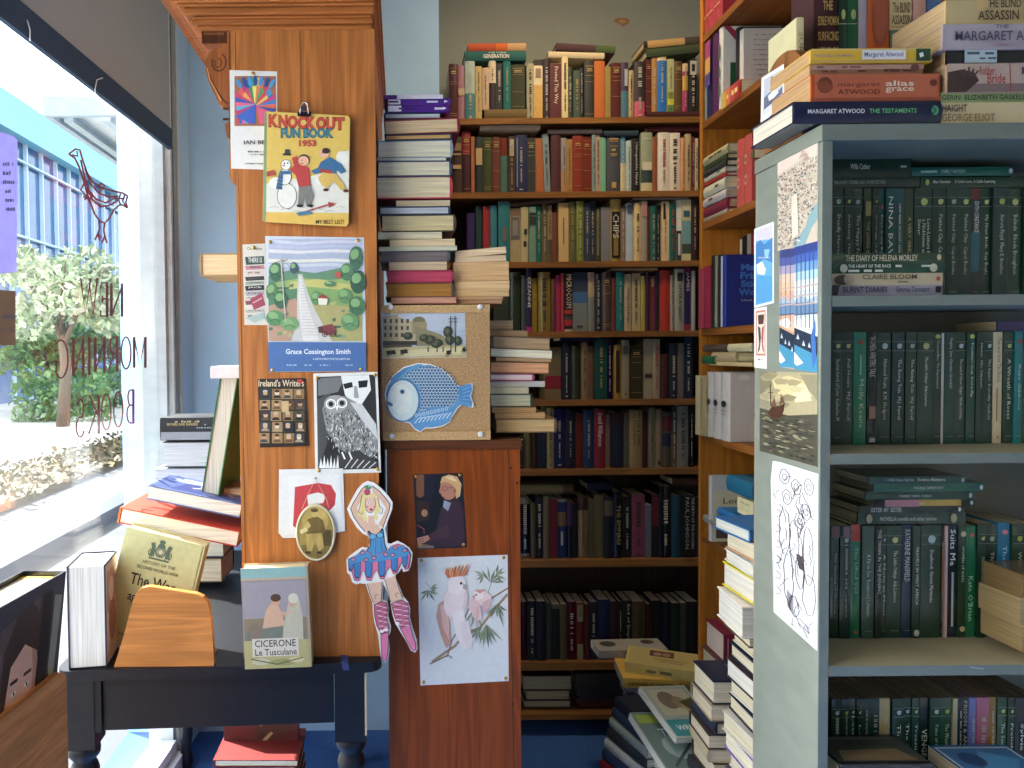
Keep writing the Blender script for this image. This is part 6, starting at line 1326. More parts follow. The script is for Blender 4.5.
green_row(2, [
 (831,839.5,526,'#1f3a28','The Getting of Wisdom',T(tc='#7c9484',a=[(0,.0,1,.1,'#6c4a44')],l='dark green paperback with a dull pink head')),(840,851,526,'#1b3a33','',T(a=[(.2,0,.8,.1,'#8c6460')],l='deep teal-green paperback with a pink patch')),(852,861.3,525,'#17704a','The Lifted Veil',T(ty=(.2,.6),tc='#8cc89c',nl=1,b=[(0,.15,'#a83428')],e=[(.5,.95,.2,.015,'#c04c30',10)],l='bright green paperback with a red head')),
 (862,874.3,526,'#3c5846','A Pin to See  Rosamond Lehmann',T(ty=(.25,.8),l='grey-green paperback')),(875,881,526,'#1d2a20','THE SWAN IN THE EVENING',T(ty=(.03,.6),tx=(.25,.8),tc='#d0ccb0',nl=1,safe='The Swan in the Evening')),(881.3,887,526,'#1a3527','A Note in Music',T(ty=(.25,.8),safe='A Note in Music')),(887.3,902,526,GRN,'The Little Ottleys  Ada Leverson',T(ty=(.22,.68),safe='The Little Ottleys')),
 (902.3,911.8,525,'#1b3044','KATHERINE MANSFIELD',T(tx=(.2,.75),ty=(.04,.5),tc='#d0ccb8',nl=1,l='dark blue-green paperback with pale capitals')),(912,920,526,'#22382c','TRAVELS IN WEST AFRICA',T(ty=(.18,.7),e=[(.5,.95,.35,.03,'#c8c4b0',10)],safe='Travels in West Africa')),(921,940.5,525,GRN,'Deerbrook  Harriet Martineau',T(tx=(.42,.6),ty=(.22,.68),tc='#e0e4d0',safe='Deerbrook')),
 (941,944.8,526,'#241f20','',T(nl=1,l='very slim black paperback with an orange line',a=[(.35,.2,.7,.6,'#a8743c')])),(945,946.2,526,'#c8a8a0','',T(nl=1,l='slim pink-edged pamphlet')),(946.4,958,525,'#1c2430','Suits Me',T(tx=(.25,.75),ty=(.04,.36),tc='#e8e8e0',nl=1,a=[(.4,.42,.6,.9,'#b8bcb8')],safe='Suits Me')),(958.3,966.3,526,'#22402c','WOMEN OF IDEAS',T(ty=(.18,.5),e=[(.5,.07,.35,.025,'#c8b880',10),(.5,.92,.35,.025,'#c8b880',10)],l='green paperback with cream ornaments at head and foot')),
 (966.6,976.6,526,'#1e7048','Kate O\'Brien',T(tx=(.2,.7),ty=(.45,.85),tc='#a8e0b0',nl=1,e=[(.5,.08,.22,.018,'#c04c30',10)],l='bright green paperback with pale green lettering')),(977,985.5,524,GRN,'The Ante-Room',T(ty=(.28,.55),safe='The Ante-Room')),(986,998.3,525,'#1a3527','The Land of Spices'),(998.6,1010.8,523,'#1b78a0','The Last',T(ty=(.2,.5),nl=1,tc='#b8e0e8',e=[(.5,.08,.25,.022,'#c8788c',10)],l='bright blue paperback with a pink fruit mark')),(1011,1024,524,GRN,'Without My Cloak'),(1024.5,1036,524,GRN,'')], GZ[2], ybot=635)
hz = GZ[3]
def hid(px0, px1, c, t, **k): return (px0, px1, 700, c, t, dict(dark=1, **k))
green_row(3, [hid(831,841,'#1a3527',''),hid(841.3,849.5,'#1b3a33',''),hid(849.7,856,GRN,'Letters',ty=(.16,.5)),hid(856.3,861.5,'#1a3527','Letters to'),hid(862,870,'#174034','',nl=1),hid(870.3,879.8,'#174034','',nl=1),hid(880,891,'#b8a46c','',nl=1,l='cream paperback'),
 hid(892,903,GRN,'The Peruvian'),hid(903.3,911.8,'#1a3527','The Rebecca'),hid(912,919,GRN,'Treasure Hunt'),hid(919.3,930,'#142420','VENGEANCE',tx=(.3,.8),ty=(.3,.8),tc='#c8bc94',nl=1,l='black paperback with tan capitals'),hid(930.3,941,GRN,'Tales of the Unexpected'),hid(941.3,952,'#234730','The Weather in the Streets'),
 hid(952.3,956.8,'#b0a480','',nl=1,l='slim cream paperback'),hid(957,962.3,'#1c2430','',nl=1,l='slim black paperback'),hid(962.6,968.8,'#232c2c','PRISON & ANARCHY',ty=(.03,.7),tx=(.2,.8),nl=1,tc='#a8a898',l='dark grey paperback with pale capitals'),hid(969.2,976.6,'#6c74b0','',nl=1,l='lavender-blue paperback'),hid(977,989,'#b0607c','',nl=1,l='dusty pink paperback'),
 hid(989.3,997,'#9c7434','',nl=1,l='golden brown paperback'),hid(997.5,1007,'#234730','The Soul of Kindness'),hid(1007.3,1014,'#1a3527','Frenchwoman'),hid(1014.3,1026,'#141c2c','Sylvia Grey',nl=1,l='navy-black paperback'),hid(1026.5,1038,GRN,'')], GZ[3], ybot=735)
# lying books of the painted bookcase
def ly(x0, x1, y0, y1, c, lab, grp, Y=1.225, title=None, tc='#d0d8c4', tb=(.2,.3,.8,.72), pg='#c8b48c', extra=None, d=.085, **kw):
    def art(A):
        if title: A.text(title, *tb, tc)
        if extra: extra(A)
    lying(x0, x1, y0, y1, Y, c, pg, kw.pop('face', 'spine'), lab, grp, d, False, art=art, mat='gloss', **kw)
g1 = 'books lying in front on the top shelf of the painted bookcase'
ly(831.5,944,253.4,263,'#2f4630',"dark green book titled 'The Diary', topmost of the front stack",g1,title='THE DIARY OF HELENA MORLEY',tb=(.12,.2,.76,.78),tc='#c8c098',extra=lambda A:(A.ell(.95,.45,.02,.3,'#c8b880',8),A.marks(.84,.3,.9,.6,'#8c9878',rng)))
ly(832,944,263.3,273,'#1d4430',"green book titled 'The Heart of the Race', second in the front stack",g1,title='THE HEART OF THE RACE',tb=(.14,.15,.52,.45),tc='#d8dcc8',extra=lambda A:(A.ell(.1,.5,.035,.4,'#c8c0a0',10),A.ell(.9,.5,.035,.4,'#c8c0a0',10),A.marks(.14,.6,.38,.85,'#c8d0b8',rng),A.marks(.56,.2,.84,.42,'#c8d0b8',rng)))
ly(830.5,943,273.4,284.8,'#c8b898','cream book with a face at its left end, third in the front stack',g1,title='CLAIRE BLOOM',tb=(.28,.12,.76,.52),tc='#4c4438',extra=lambda A:(A.ell(.1,.55,.07,.42,'#4c3c34',14),A.ell(.16,.5,.05,.38,'#b89c80',12),A.marks(.28,.62,.7,.8,'#7c6c58',rng),A.ell(.95,.5,.02,.2,'#b84830',8)))
ly(831.5,942.5,285.1,294.6,'#9c98a8',"mauve-grey book titled 'Burnt Diaries', lowest of the front stack",g1,title='BURNT DIARIES',tb=(.1,.2,.5,.75),tc='#2c3050',extra=lambda A:(A.poly([(0,0),(.07,0),(.05,1),(0,1)],'#3c3c44'),A.text('Emma Tennant',.58,.2,.88,.75,'#4c5070'),A.rect(.93,.2,.98,.8,'#2c2420')))
g2 = 'books lying on top of the upright paperbacks, top shelf of the painted bookcase'
ly(831.5,920,177.3,186.8,'#2a3c2e','dull green book lying at the left above the top-shelf paperbacks',g2,Y=GY+.002,title='THE SHORT STORIES AND OTHER FICTION',tb=(.02,.35,.6,.7),tc='#a8b098',d=.1)
ly(831.5,911,157,176.8,'#173424','thick dark green book lying highest at the left of the top shelf',g2,Y=GY+.002,title='Willa Cather',tb=(.23,.35,.48,.62),tc='#d8dcc8',d=.09,extra=lambda A:A.marks(.78,.42,.9,.56,'#a8b8a0',rng))
ly(921,1036,177.3,187,'#1c3c28','long dark green book lying at the right above the top-shelf paperbacks',g2,Y=GY+.002,title='Max Havelaar    A Little Love, A Little Learning',tb=(.1,.3,.64,.68),tc='#d0d4b8',d=.09,extra=lambda A:A.ell(.05,.5,.018,.3,'#a8b83c',8))
ly(912,1014,167.4,175.4,'#0f5c50','slim bright teal book lying highest at the right of the top shelf',g2,Y=GY+.002,title='FAMILY HISTORY',tb=(.28,.3,.52,.7),tc='#8cc8b8',d=.1,extra=lambda A:(A.marks(.08,.35,.2,.65,'#7cb8a8',rng),A.ell(.96,.5,.02,.3,'#d8dcd0',8)))
ly(998,1036,321,330.6,'#2c2058','dark purple book lying above the right end of the middle shelf',None,Y=GY+.002,d=.1)
g3 = 'books lying on the third shelf of the painted bookcase'
for x0,x1,y0,y1,c,tt,tb,lab,s_ in ((858,966,513,523.4,'#264030',"NOVELLA novella and other stories",(.2,.35,.72,.7),'wide dull green book with cream emblems, lowest of the third-shelf pile',0),
  (860,963,506.2,512.8,'#1a2c24','SISTER MY SISTER',(.1,.2,.4,.8),'black-green book with pale capitals, second from bottom of the third-shelf pile',0),(872,975,500,506,'#c8a04c','THE FLY  the stories',(.15,.3,.5,.7),'pink and yellow book in the third-shelf pile',0),
  (866,974,491.6,499.7,'#174430','THREE TIMES TABLE',(.3,.4,.6,.62),'dark green book with thin lettering in the third-shelf pile',0),(874,985,484,491.3,'#146048','YOUNG TERRITORY',(.35,.35,.62,.65),'bright green book second from top of the third-shelf pile',0),(869,966,477,483.7,'#1d4a3a','I Will Not Serve   Eveline Mahyere',(.17,.2,.78,.7),"dark green book titled 'I Will Not Serve', topmost of the third-shelf pile",0)):
    def ee(A, c=c):
        if c == '#c8a04c': A.rect(0,0,.12,1,'#2c1c20'); A.rect(.12,0,.45,1,'#c87c80'); A.rect(.86,0,1,1,'#1c3028')
        if c == '#264030': A.ell(.1,.5,.03,.42,'#b8a870',8); A.ell(.88,.5,.03,.42,'#b8a870',8)
        else: A.ell(.96,.5,.015,.3,'#d0d4c8',8)
    ly(x0,x1,y0,y1,c,lab,g3,Y=GY+.001,title=tt,tb=tb,extra=ee,d=.1,tc='#c8d0b8')
g4 = 'thick pale paperbacks at the right of the third shelf'
ly(1022,1112,624.5,651,'#a88c60','lowest thick cream-edged paperback at the right end of the third shelf',g4,Y=1.22,pg='#a48a5c',face='fore',d=.088,yaw=0)
ly(1020,1112,598,624,'#b0946c','middle thick cream-edged paperback at the right end of the third shelf',g4,Y=1.22,pg='#a88e60',face='fore',d=.088,yaw=1)
ly(1023,1108,575,597.5,'#7c6444','topmost brown-edged paperback at the right end of the third shelf',g4,Y=1.22,pg='#84683f',face='fore',d=.088,yaw=-2)
# lowest visible shelf: books lying in front
zz = W(885, 741, 1.21).z
for nm, x0, x1, y0, c, lab, fn_ in (('book', 838, 932, 741, '#2c2c2c', 'dark picture-covered book lying in front on the lowest visible shelf', 0), ('book', 968, 1050, 752, '#2c6c9c', 'blue photo book lying in front at the lower right corner', 1)):
    z = W((x0+x1)/2, y0+22, 1.21).z; a = W(x0, y0+22, 1.21).x; e = min(W(x1, y0+22, 1.21).x, GXR-.02); n_ = 0
    zb = GZ[3]+.0006; cnt = int((z-zb)/.03)+1; tt_ = (z-zb)/cnt
    for j in range(cnt):
        r_ = root('book', ((a+e)/2, 1.25, zb+j*tt_), lab if j == cnt-1 else f'book low in the {"left" if fn_ == 0 else "right"} front pile, lowest visible painted shelf, {ORD[j+1]} from bottom', 'book', 'books lying in front on the lowest visible shelf')
        cv = MB(); pg = MB(); M = Matrix.Translation((a, 1.205, zb+(j+.5)*tt_)) @ Matrix(((0,0,1,0),(0,1,0,0),(-1,0,0,0),(0,0,0,1)))
        book_mesh(cv, pg, M, tt_-.0008, .098, e-a, c, '#c8b48c', False, 'pages_z', 'gloss')
        if j == cnt-1:
            A = Art(cv, lambda x, y: Vector((a+(e-a)*x, 1.209+.09*y, zb+cnt*tt_)), (0,0,1), .0004, 'print')
            if fn_: A.rect(.02,.05,.98,.95,'#c8d0d4'); A.rect(.05,.1,.95,.9,'#2c78b0'); A.poly([(.3,.2),(.7,.15),(.9,.5),(.5,.8)], '#3c98c8'); A.ell(.3,.5,.15,.25,'#1c4c7c',12)
            else: A.rect(.02,.05,.98,.95,'#3c4038'); A.poly([(.1,.1),(.9,.1),(.8,.5),(.15,.45)], '#8c6c40'); A.text('THE MARAT', .25,.6,.75,.8, '#1c1c1c'); A.rect(.1,.85,.9,.9,'#5c6458')
        cv.build('cover', r_); pg.build('page_block', r_)

# pictures stuck on the bookcase side
def side_paper(name, corners, col, lab, cat, draw, k=.0006):
    f = lambda x, y: SP(x, y)+Vector((-k, 0, 0))
    b = MB(); b.prism([f(x, y) for x, y in corners], (.0004, 0, 0), col, 'print')
    A = Art(b, f, (-1,0,0), .0001, 'print', 2e-5); draw(A); tag(b.build(name), lab, cat, 'pictures on the painted bookcase side')
def sq(x0, x1, tl, tr, bl, br): return [(x0,tl),(x0,bl),(x1,br),(x1,tr)]
def bil(x0, x1, tl, tr, bl, br):
    def g(u, v): 
        w = u; xx = x0+(x1-x0)*w; yt = tl+(tr-tl)*w; yb = bl+(br-bl)*w; return (xx, yt+(yb-yt)*v)
    return g
def P_(A, g, pts, c): A.poly([g(u, v) for u, v in pts], c)
def draw(A):
    g = bil(778,818,161,142,251,241); rr = random.Random(12)
    P_(A, g, [(0,0),(1,0),(1,.14),(.6,.1),(0,.16)], '#dcc4b8'); P_(A, g, [(.0,.16),(.6,.1),(1,.14),(1,1),(0,1)], '#c8b8a4'); P_(A, g, [(.4,.95),(.7,.82),(.8,.68),(1,.6),(1,.78),(.85,.85),(.7,1),(.4,1)], '#7ca4ac')
    A.up()
    for i in range(900):
        u, v = rr.random()*.97, .13+rr.random()*.84
        if v < .16-.05*u or (u > .55 and v > .98-.5*(u-.2)): continue
        c = rr.choice(['#6c645c','#98806c','#dcd4c4','#a87c68','#4c5860','#8c988c','#b8a894']); s = rr.uniform(.02,.05)
        if i % 20 == 0: A.up()
        A.mb.face([A.P(*g(u, v)), A.P(*g(u+s, v+.006)), A.P(*g(u+s, v+.02)), A.P(*g(u, v+.018))], c, 'print')
    for cx_, v0 in ((.72,.14),(.64,.09)):
        for k in range(5): P_(A, g, [(cx_-.1+k*.02,v0-k*.018),(cx_+.1-k*.02,v0-k*.018-.002),(cx_+.08-k*.02,v0-k*.018-.012),(cx_-.08+k*.02,v0-k*.018-.01)], '#8c7468' if k % 2 else '#b89c8c')
    P_(A, g, [(.36,.46),(.5,.44),(.54,.88),(.38,.92)], '#d8ccb8'); A.marks(*g(.06,.06), g(.25,.08)[0], g(.25,.1)[1], '#4c4c60', rng)
side_paper('town_map_print', sq(778,818,161,142,251,241), '#d4c8b8', 'old bird\'s-eye town map with a river, topmost picture on the grey bookcase side', 'print', draw)
def winprint(A, g, sky, n, x_off, lowc):
    for i, c in enumerate(sky): P_(A, g, [(0,i*.07),(1,i*.07),(1,i*.07+.075),(0,i*.07+.075)], c)
    P_(A, g, [(0,.36),(1,.36),(1,.62),(0,.62)], lowc[0]); P_(A, g, [(0,.46),(.4,.44),(1,.47),(1,.54),(0,.56)], '#5c84ac'); P_(A, g, [(0,.44),(.3,.40),(.6,.44),(1,.41),(1,.455),(0,.46)], '#98b0c4')
    P_(A, g, [(0,.60),(.5,.58),(.8,.62),(.5,.68),(0,.64)], lowc[1])
    for k in range(n): P_(A, g, [(.08+k*(.92/n),0),(.08+k*(.92/n)+.045,0),(.08+k*(.92/n)+.045,.66),(.08+k*(.92/n),.66)], '#3c4870')
    for v in (.33,.40,.47,.55): P_(A, g, [(0,v),(1,v-.01),(1,v+.002),(0,v+.012)], '#b89c94' if v < .5 else '#48587c')
    P_(A, g, [(0,.655),(1,.72),(1,.87),(0,.80)], '#1f3048'); P_(A, g, [(0,.64),(1,.70),(1,.725),(0,.66)], '#c89470' if lowc[2] else '#d8dce0'); P_(A, g, [(0,.80),(1,.87),(1,1),(0,1)], '#2c8cb4')
    for u, v in ((.15,.72),(.4,.77),(.65,.78),(.85,.83)): P_(A, g, [(u-.06,v+.03),(u,v-.01),(u+.07,v+.035)], '#c8d0d8')
    P_(A, g, [(0,.86),(.4,.94),(.1,.97),(0,.95)], '#e4e8ea')
def draw(A): winprint(A, bil(780,795,250,248,367,368), ['#2c3a78','#4858a0','#9c94b4','#d8b8a0','#e4b48c','#e8a878'], 3, 0, ('#d8a07c','#e8e0d4',1))
side_paper('woodcut_print', sq(780,794.5,250,247.5,367,369), '#d8b090', 'tall narrow print with an orange sky behind window bars, left of the blue one', 'print', draw)
def draw(A): winprint(A, bil(795,818,247,241,369,373), ['#203c94','#2c5cb8','#5c98d0','#a0c8e0','#d0e0e4','#dce4e0'], 5, 0, ('#c4d4dc','#f0f0ec',0)); g = bil(795,818,247,241,369,373); P_(A, g, [(.72,.72),(.9,.6),(.95,.9),(.8,.98)], '#2868b8')
side_paper('woodcut_print', sq(794.8,818,246.5,241.5,369,373), '#c0d4e4', 'tall print with a blue sky behind window bars, right of the orange one', 'print', draw)
def draw(A):
    g = bil(755,774,229,222,308,303)
    P_(A, g, [(.06,.03),(.94,.03),(.94,.97),(.06,.97)], '#58a8d8'); P_(A, g, [(.06,.03),(.94,.03),(.94,.2),(.06,.16)], '#c8c4d8'); P_(A, g, [(.06,.2),(.3,.16),(.5,.24),(.94,.18),(.94,.5),(.5,.42),(.06,.46)], '#2c7cc0'); P_(A, g, [(.06,.6),(.94,.66),(.94,.97),(.06,.97)], '#3c98d4'); P_(A, g, [(.1,.46),(.4,.44),(.6,.56),(.5,.62),(.15,.58)], '#dcdccc'); P_(A, g, [(.5,.3),(.8,.32),(.7,.42),(.55,.4)], '#88c4e4')
    A.text('ISLAND', *g(.2,.37), g(.8,.37)[0], g(.5,.41)[1], '#e0e8ec')
side_paper('blue_print', sq(754.5,774,229,221.5,308,303), '#dce4e8', 'blue seascape postcard high on the back edge of the bookcase side', 'postcard', draw)
def draw(A):
    g = bil(754.5,767,308.5,306.5,367,368)
    P_(A, g, [(.15,.05),(.9,.05),(.9,.8),(.15,.8)], '#c86c50'); P_(A, g, [(.22,.08),(.84,.08),(.84,.77),(.22,.77)], '#dcd0c0'); P_(A, g, [(.3,.12),(.8,.12),(.75,.28),(.35,.28)], '#54342c')
    P_(A, g, [(.3,.3),(.5,.34),(.55,.5),(.45,.7),(.28,.76),(.4,.6),(.35,.45)], '#2c2424'); P_(A, g, [(.8,.3),(.62,.34),(.58,.5),(.66,.7),(.82,.76),(.72,.6),(.76,.45)], '#a84434'); A.marks(*g(.3,.85), g(.75,.85)[0], g(.5,.88)[1], '#5c5454', rng)
side_paper('small_print', sq(754.5,767,308.5,306.5,367.5,369), '#dcd8d4', 'small narrow red and black ornament card under the blue seascape postcard', 'card', draw)
def draw(A):
    g = bil(760,818,371,373,451,467)
    P_(A, g, [(0,0),(1,0),(1,.5),(0,.5)], '#a89c74'); P_(A, g, [(0,0),(.3,0),(.2,.2),(0,.3)], '#7c7454'); P_(A, g, [(.2,.1),(.5,.04),(.8,.1),(.95,.25),(.6,.3),(.3,.26)], '#ccbc84'); P_(A, g, [(.5,.12),(.8,.14),(.9,.3),(.62,.34)], '#e0d49c'); P_(A, g, [(.7,.02),(1,.02),(1,.3),(.85,.2)], '#8c8464'); P_(A, g, [(0,.34),(.3,.38),(.2,.46),(0,.48)], '#8c8468')
    P_(A, g, [(0,.46),(.5,.5),(1,.44),(1,1),(0,1)], '#4c4a3c')
    rr = random.Random(31)
    for k in range(14): 
        u, v = rr.random()*.7, rr.random()*.36; P_(A, g, [(u,v+.03),(u+.1,v),(u+.28,v+.02),(u+.2,v+.07),(u+.06,v+.08)], rr.choice(['#b8a874','#8c825c','#d4c890','#9c9068','#c4b880']))
    for k in range(170):
        u, v = rr.random()*.86, .5+rr.random()*.46
        if k % 17 == 0: A.up()
        A.mb.face([A.P(*g(u,v)), A.P(*g(u+.06,v-.012)), A.P(*g(u+.13,v)), A.P(*g(u+.06,v+.008))], rr.choice(['#2c2c24','#6c6850','#8c8868','#38382e','#54523f','#403c30']), 'print')
    P_(A, g, [(.14,.5),(.2,.56),(.36,.55),(.42,.46),(.44,.36),(.36,.4),(.22,.42)], '#4c2c1c'); A.line([g(.2,.42),g(.19,.16)], .9, '#3c2418'); A.line([g(.36,.4),g(.38,.26)], .8, '#3c2418'); A.line([g(.15,.26),g(.24,.25)], .6, '#3c2418'); P_(A, g, [(.2,.42),(.26,.3),(.3,.42)], '#6c4c34'); P_(A, g, [(.34,.38),(.4,.28),(.44,.36)], '#6c4c34')
side_paper('ship_print', sq(760,818,371,373,451,467.5), '#8c8468', 'brown painting print of a ship on a rough sea, halfway down the bookcase side', 'print', draw)
def draw(A):
    g = bil(771,818,461,472,611,651); rr = random.Random(77)
    A.line([g(.06,.02),g(.06,.98)], .5, '#a8a8b4')
    def wob(cx_, cy_, ru, rv, w=.7, c='#3c3034', n=14, a0=0, a1=360):
        A.line([g(cx_+ru*math.cos(math.radians(a0+(a1-a0)*i/n))*rr.uniform(.85,1.15), cy_+rv*math.sin(math.radians(a0+(a1-a0)*i/n))*rr.uniform(.85,1.15)) for i in range(n+1)], w, c)
    for cx_, cy_ in ((.35,.2),(.55,.12),(.62,.32),(.75,.25),(.3,.08),(.82,.1)): wob(cx_, cy_, .1, .045); wob(cx_, cy_, .05, .02, .6)
    for cx_, cy_, ru, rv in ((.3,.42,.12,.15),(.5,.45,.1,.12),(.8,.5,.12,.16),(.82,.72,.14,.12),(.38,.7,.1,.16),(.62,.62,.08,.1),(.5,.85,.1,.06)): wob(cx_, cy_, ru, rv)
    for k in range(26):
        u, v = rr.uniform(.1,.9), rr.uniform(.03,.95); pts = [(u,v)]
        for j in range(4): pts.append((min(.96,max(.05,pts[-1][0]+rr.uniform(-.08,.08))), min(.97,pts[-1][1]+rr.uniform(.0,.05))))
        A.line([g(*p) for p in pts], .55, rr.choice(['#3c3034','#5c4448','#48404c']))
    for k in range(10): A.line([g(.56+k*.012,.52),g(.62+k*.012,.6)], .5, '#4c4044')
    for k in range(9): A.line([g(.36,.78+k*.012),g(.5,.80+k*.012)], .5, '#4c3438')
    for v in (.3,.4,.5,.6,.7,.8): A.line([g(.14,v),g(.24,v+.01),g(.2,v+.04),g(.12,v+.05)], .6, '#6c3c3c')
    A.line([g(.6,.9),g(.66,.895),g(.7,.905),g(.76,.9),g(.8,.91),g(.88,.905)], .5, '#3c3034'); A.line([g(.6,.93),g(.66,.925),g(.7,.935),g(.76,.93),g(.84,.94)], .5, '#3c3034')
side_paper('ink_drawing', [(773,461),(771,480),(774,612),(817.5,651),(818.5,474),(780,462)], '#d8dce4', 'loose ink line drawing of figures on white paper, lowest on the bookcase side', 'drawing', draw)
# ================================================================== on top of the painted bookcase
gt = 'books on top of the painted bookcase'
LT_ = 'stack on the painted bookcase'
def tl(x0, x1, y0, y1, c, pg, lab, Y, art=None, d=.14, hard=False, yaw=0, face='spine', bands=(), mat='gloss', s=0): lying(x0, x1, y0, y1, Y, c, pg, face, lab, gt, d, hard, art=art, mat=mat, yaw=yaw, bands=bands, sl=s)
def art(A): A.text('MARGARET ATWOOD', .085,.40,.47,.60,'#e4e4e8'); A.text('THE TESTAMENTS', .50,.40,.82,.60,'#5cc870'); A.ell(.945,.5,.025,.22,'#3ca06c',12); A.line([(.93,.35),(.95,.5),(.93,.65)], .012, '#1c2440')
tl(793.5,940.5,101.6,122.4,'#171d3c','#cfc8b8','navy hardback with white and green spine lettering, lowest left on the painted case',1.205,art,.145,True)
def art(A):
    A.rect(.02,.02,.98,.98,'#c85c28'); A.ell(.1,.4,.06,.3,'#7c3414',14); A.poly([(.03,.3),(.12,.25),(.17,.5),(.12,.7),(.06,.6)], '#94401c'); A.text('margaret', .2,.33,.53,.5,'#7c2c14'); A.text('ATWOOD', .2,.56,.53,.74,'#5c2010'); A.text('alias', .57,.26,.79,.45,'#f0d8b8'); A.text('grace', .57,.5,.79,.7,'#f0d8b8'); A.ell(.94,.35,.03,.13,'#7c3414',10); A.rect(0,.86,1,1,'#a8481c')
tl(811.5,940,74.5,101.2,'#c05a28','#b8946a','orange paperback with a face on its spine, above the navy hardback',1.21,art,.128)
def art(A): A.rect(.0,.25,1,.6,'#c09078'); A.marks(.05,.3,.6,.5,'#8c5c4c',rng); A.marks(.1,.65,.9,.8,'#6c4034',rng); A.ell(.92,.5,.04,.3,'#7c4c3c',10)
tl(810.5,923,62.6,74.2,'#a87458','#b8946a','pinkish-brown worn paperback, third from the bottom of the left stack on the painted bookcase',1.215,art,.13)
def art(A): A.rect(0,0,1,.16,'#e8c048'); A.rect(0,.84,1,1,'#d8a830'); A.text('THE EDIBLE WOMAN', .02,.38,.34,.62,'#b87c94'); A.rect(.42,.12,.78,.8,'#e8e4e0'); A.text('Margaret Atwood', .44,.25,.76,.72,'#5c4c94'); A.rect(.865,.05,.985,.95,'#1c4c30'); A.poly([(.89,.4),(.92,.3),(.93,.6),(.9,.7)], '#e8e8dc'); A.marks(.94,.4,.975,.6,'#b8c8b8',rng)
tl(810.5,931.5,49.4,62,'#e8c040','#b8946a','yellow paperback with a green end block, topmost left on the painted case',1.21,art,.13)
# leaflet sticking out under the stack
b = MB(); q = [Vector((GX-.062, 1.215, GT+.0003)), Vector((GX+.0, 1.202, GT+.0003)), Vector((GX+.055, 1.202, GT+.0003)), Vector((GX+.05, 1.33, GT+.0003)), Vector((GX-.05, 1.34, GT+.0003))]
# right stack
def art(A): A.text('THE BLIND', .33,.0,.64,.34,'#5c3c2c'); A.text('BLIND', .36,.1,.5,.42,'#3c2c24') if False else None; A.text('ASSASSIN', .27,.45,.62,.85,'#5c3c2c'); A.ell(.3,.2,.06,.3,'#e0b868',12); A.rect(.66,.02,1,.98,'#b8a070'); A.text('MARGARET', .70,.1,.99,.4,'#d8cca0'); A.text('ATWOOD', .70,.5,.99,.85,'#d8cca0')
tl(946,1062,0,23.5,'#d4bc88','#c4a880','cream paperback with brown capitals, high on the right stack on the painted bookcase',1.215,art,.135)
def art(A): A.text('THE', .4,.05,.5,.2,'#6c6480'); A.text('MARGARET ATWOOD', .09,.3,.97,.68,'#5c5470'); A.text('OMNIBUS', .35,.75,.75,.93,'#b898a8')
tl(943,1072,24,48.3,'#b8aab0','#b89c74','lilac-grey thick paperback with large purple capitals, on the right stack of the painted bookcase',1.205,art,.135)
def art(A): A.rect(.13,.08,.38,.92,'#b8ccd0'); A.text('Margaret Atwood', .15,.2,.25,.8,'#4c6068') if False else None; A.marks(.15,.2,.36,.4,'#4c6068',rng); A.marks(.15,.55,.36,.7,'#4c6068',rng); A.rect(0,.92,1,1,'#3c3c40')
tl(947,1076,49,63.5,'#1a1a1e','#b89c74','black paperback with a pale blue label, middle of the right stack on the painted bookcase',1.21,art,.135)
def art(A):
    A.rect(0,0,1,1,'#c8a894'); A.rect(0,.7,1,1,'#8c7068'); A.poly([(.0,1),(0,.3),(.1,.2),(.2,.3),(.24,.6),(.14,1)], '#4c342c'); 
    for k in range(5): A.line([(.12+k*.02,.45),(.09+k*.035,.12+abs(k-2)*.06)], .016, '#5c4438')
    A.text('Robber', .24,.1,.36,.4,'#b83828'); A.text('Bride', .3,.35,.44,.7,'#b83828'); A.line([(.47,0),(.48,1)], .008, '#b83828'); A.text('MARGARET', .56,.12,.97,.4,'#4c3c58'); A.text('ATWOOD', .62,.5,.95,.75,'#4c3c58')
tl(947,1078,64.2,91.6,'#c8a894','#ac8c64','pink-brown paperback with a hand and red title, on the right stack of the painted bookcase',1.205,art,.135)
def art(A): A.text('GERIN  ELIZABETH GASKELL', .0,.3,.62,.75,'#3c4430')
tl(941.2,1076,92.2,102,'#9cb478','#d8c8a0','slim light green paperback, second from bottom of the right stack on the painted bookcase',1.21,art,.135)
def art(A): A.text('HAIGHT', .0,.12,.18,.46,'#4c3828'); A.text('GEORGE ELIOT', .0,.55,.38,.9,'#8c6c3c')
tl(941.5,1080,102.4,122.6,'#d0bc90','#d8c8a0','thick cream paperback with brown and gold lettering, lowest of the right stack',1.205,art,.135)
def art(A): A.rect(0,0,1,1,'#8ab0b4')
b = MB(); zt = GT+.0
# a leaflet pinned below the navy hardback, hanging over the edge: thin pamphlet standing proud
# upright ones behind
YU = 1.345
def up_(x0, x1, yt, c, lab, draw=None, lean=0, hard=False, Y=YU, base=None, d=.075, page='#d8c8a0', mat='gloss', bands=(), yb=122):
    zb = (base if base is not None else GT)+.0006
    a = W(x0, (yt+yb)/2, Y).x; e = W(x1, (yt+yb)/2, Y).x-.0005; h = W((x0+x1)/2, yt, Y).z-zb; t = e-a
    M = Matrix.Translation(((a+e)/2, Y, zb)) @ Matrix.Rotation(math.radians(lean), 4, 'Y')
    r_ = root('book', ((a+e)/2, Y, zb), lab, 'book', gt); cv = MB(); pg = MB(); yf = book_mesh(cv, pg, M, t, d, h, c, page, hard, 'pages_x', mat, bands=bands)
    A = spine_art(cv, M, t, h, yf)
    if draw: draw(A)
    cv.build('cover', r_); pg.build('page_block', r_)
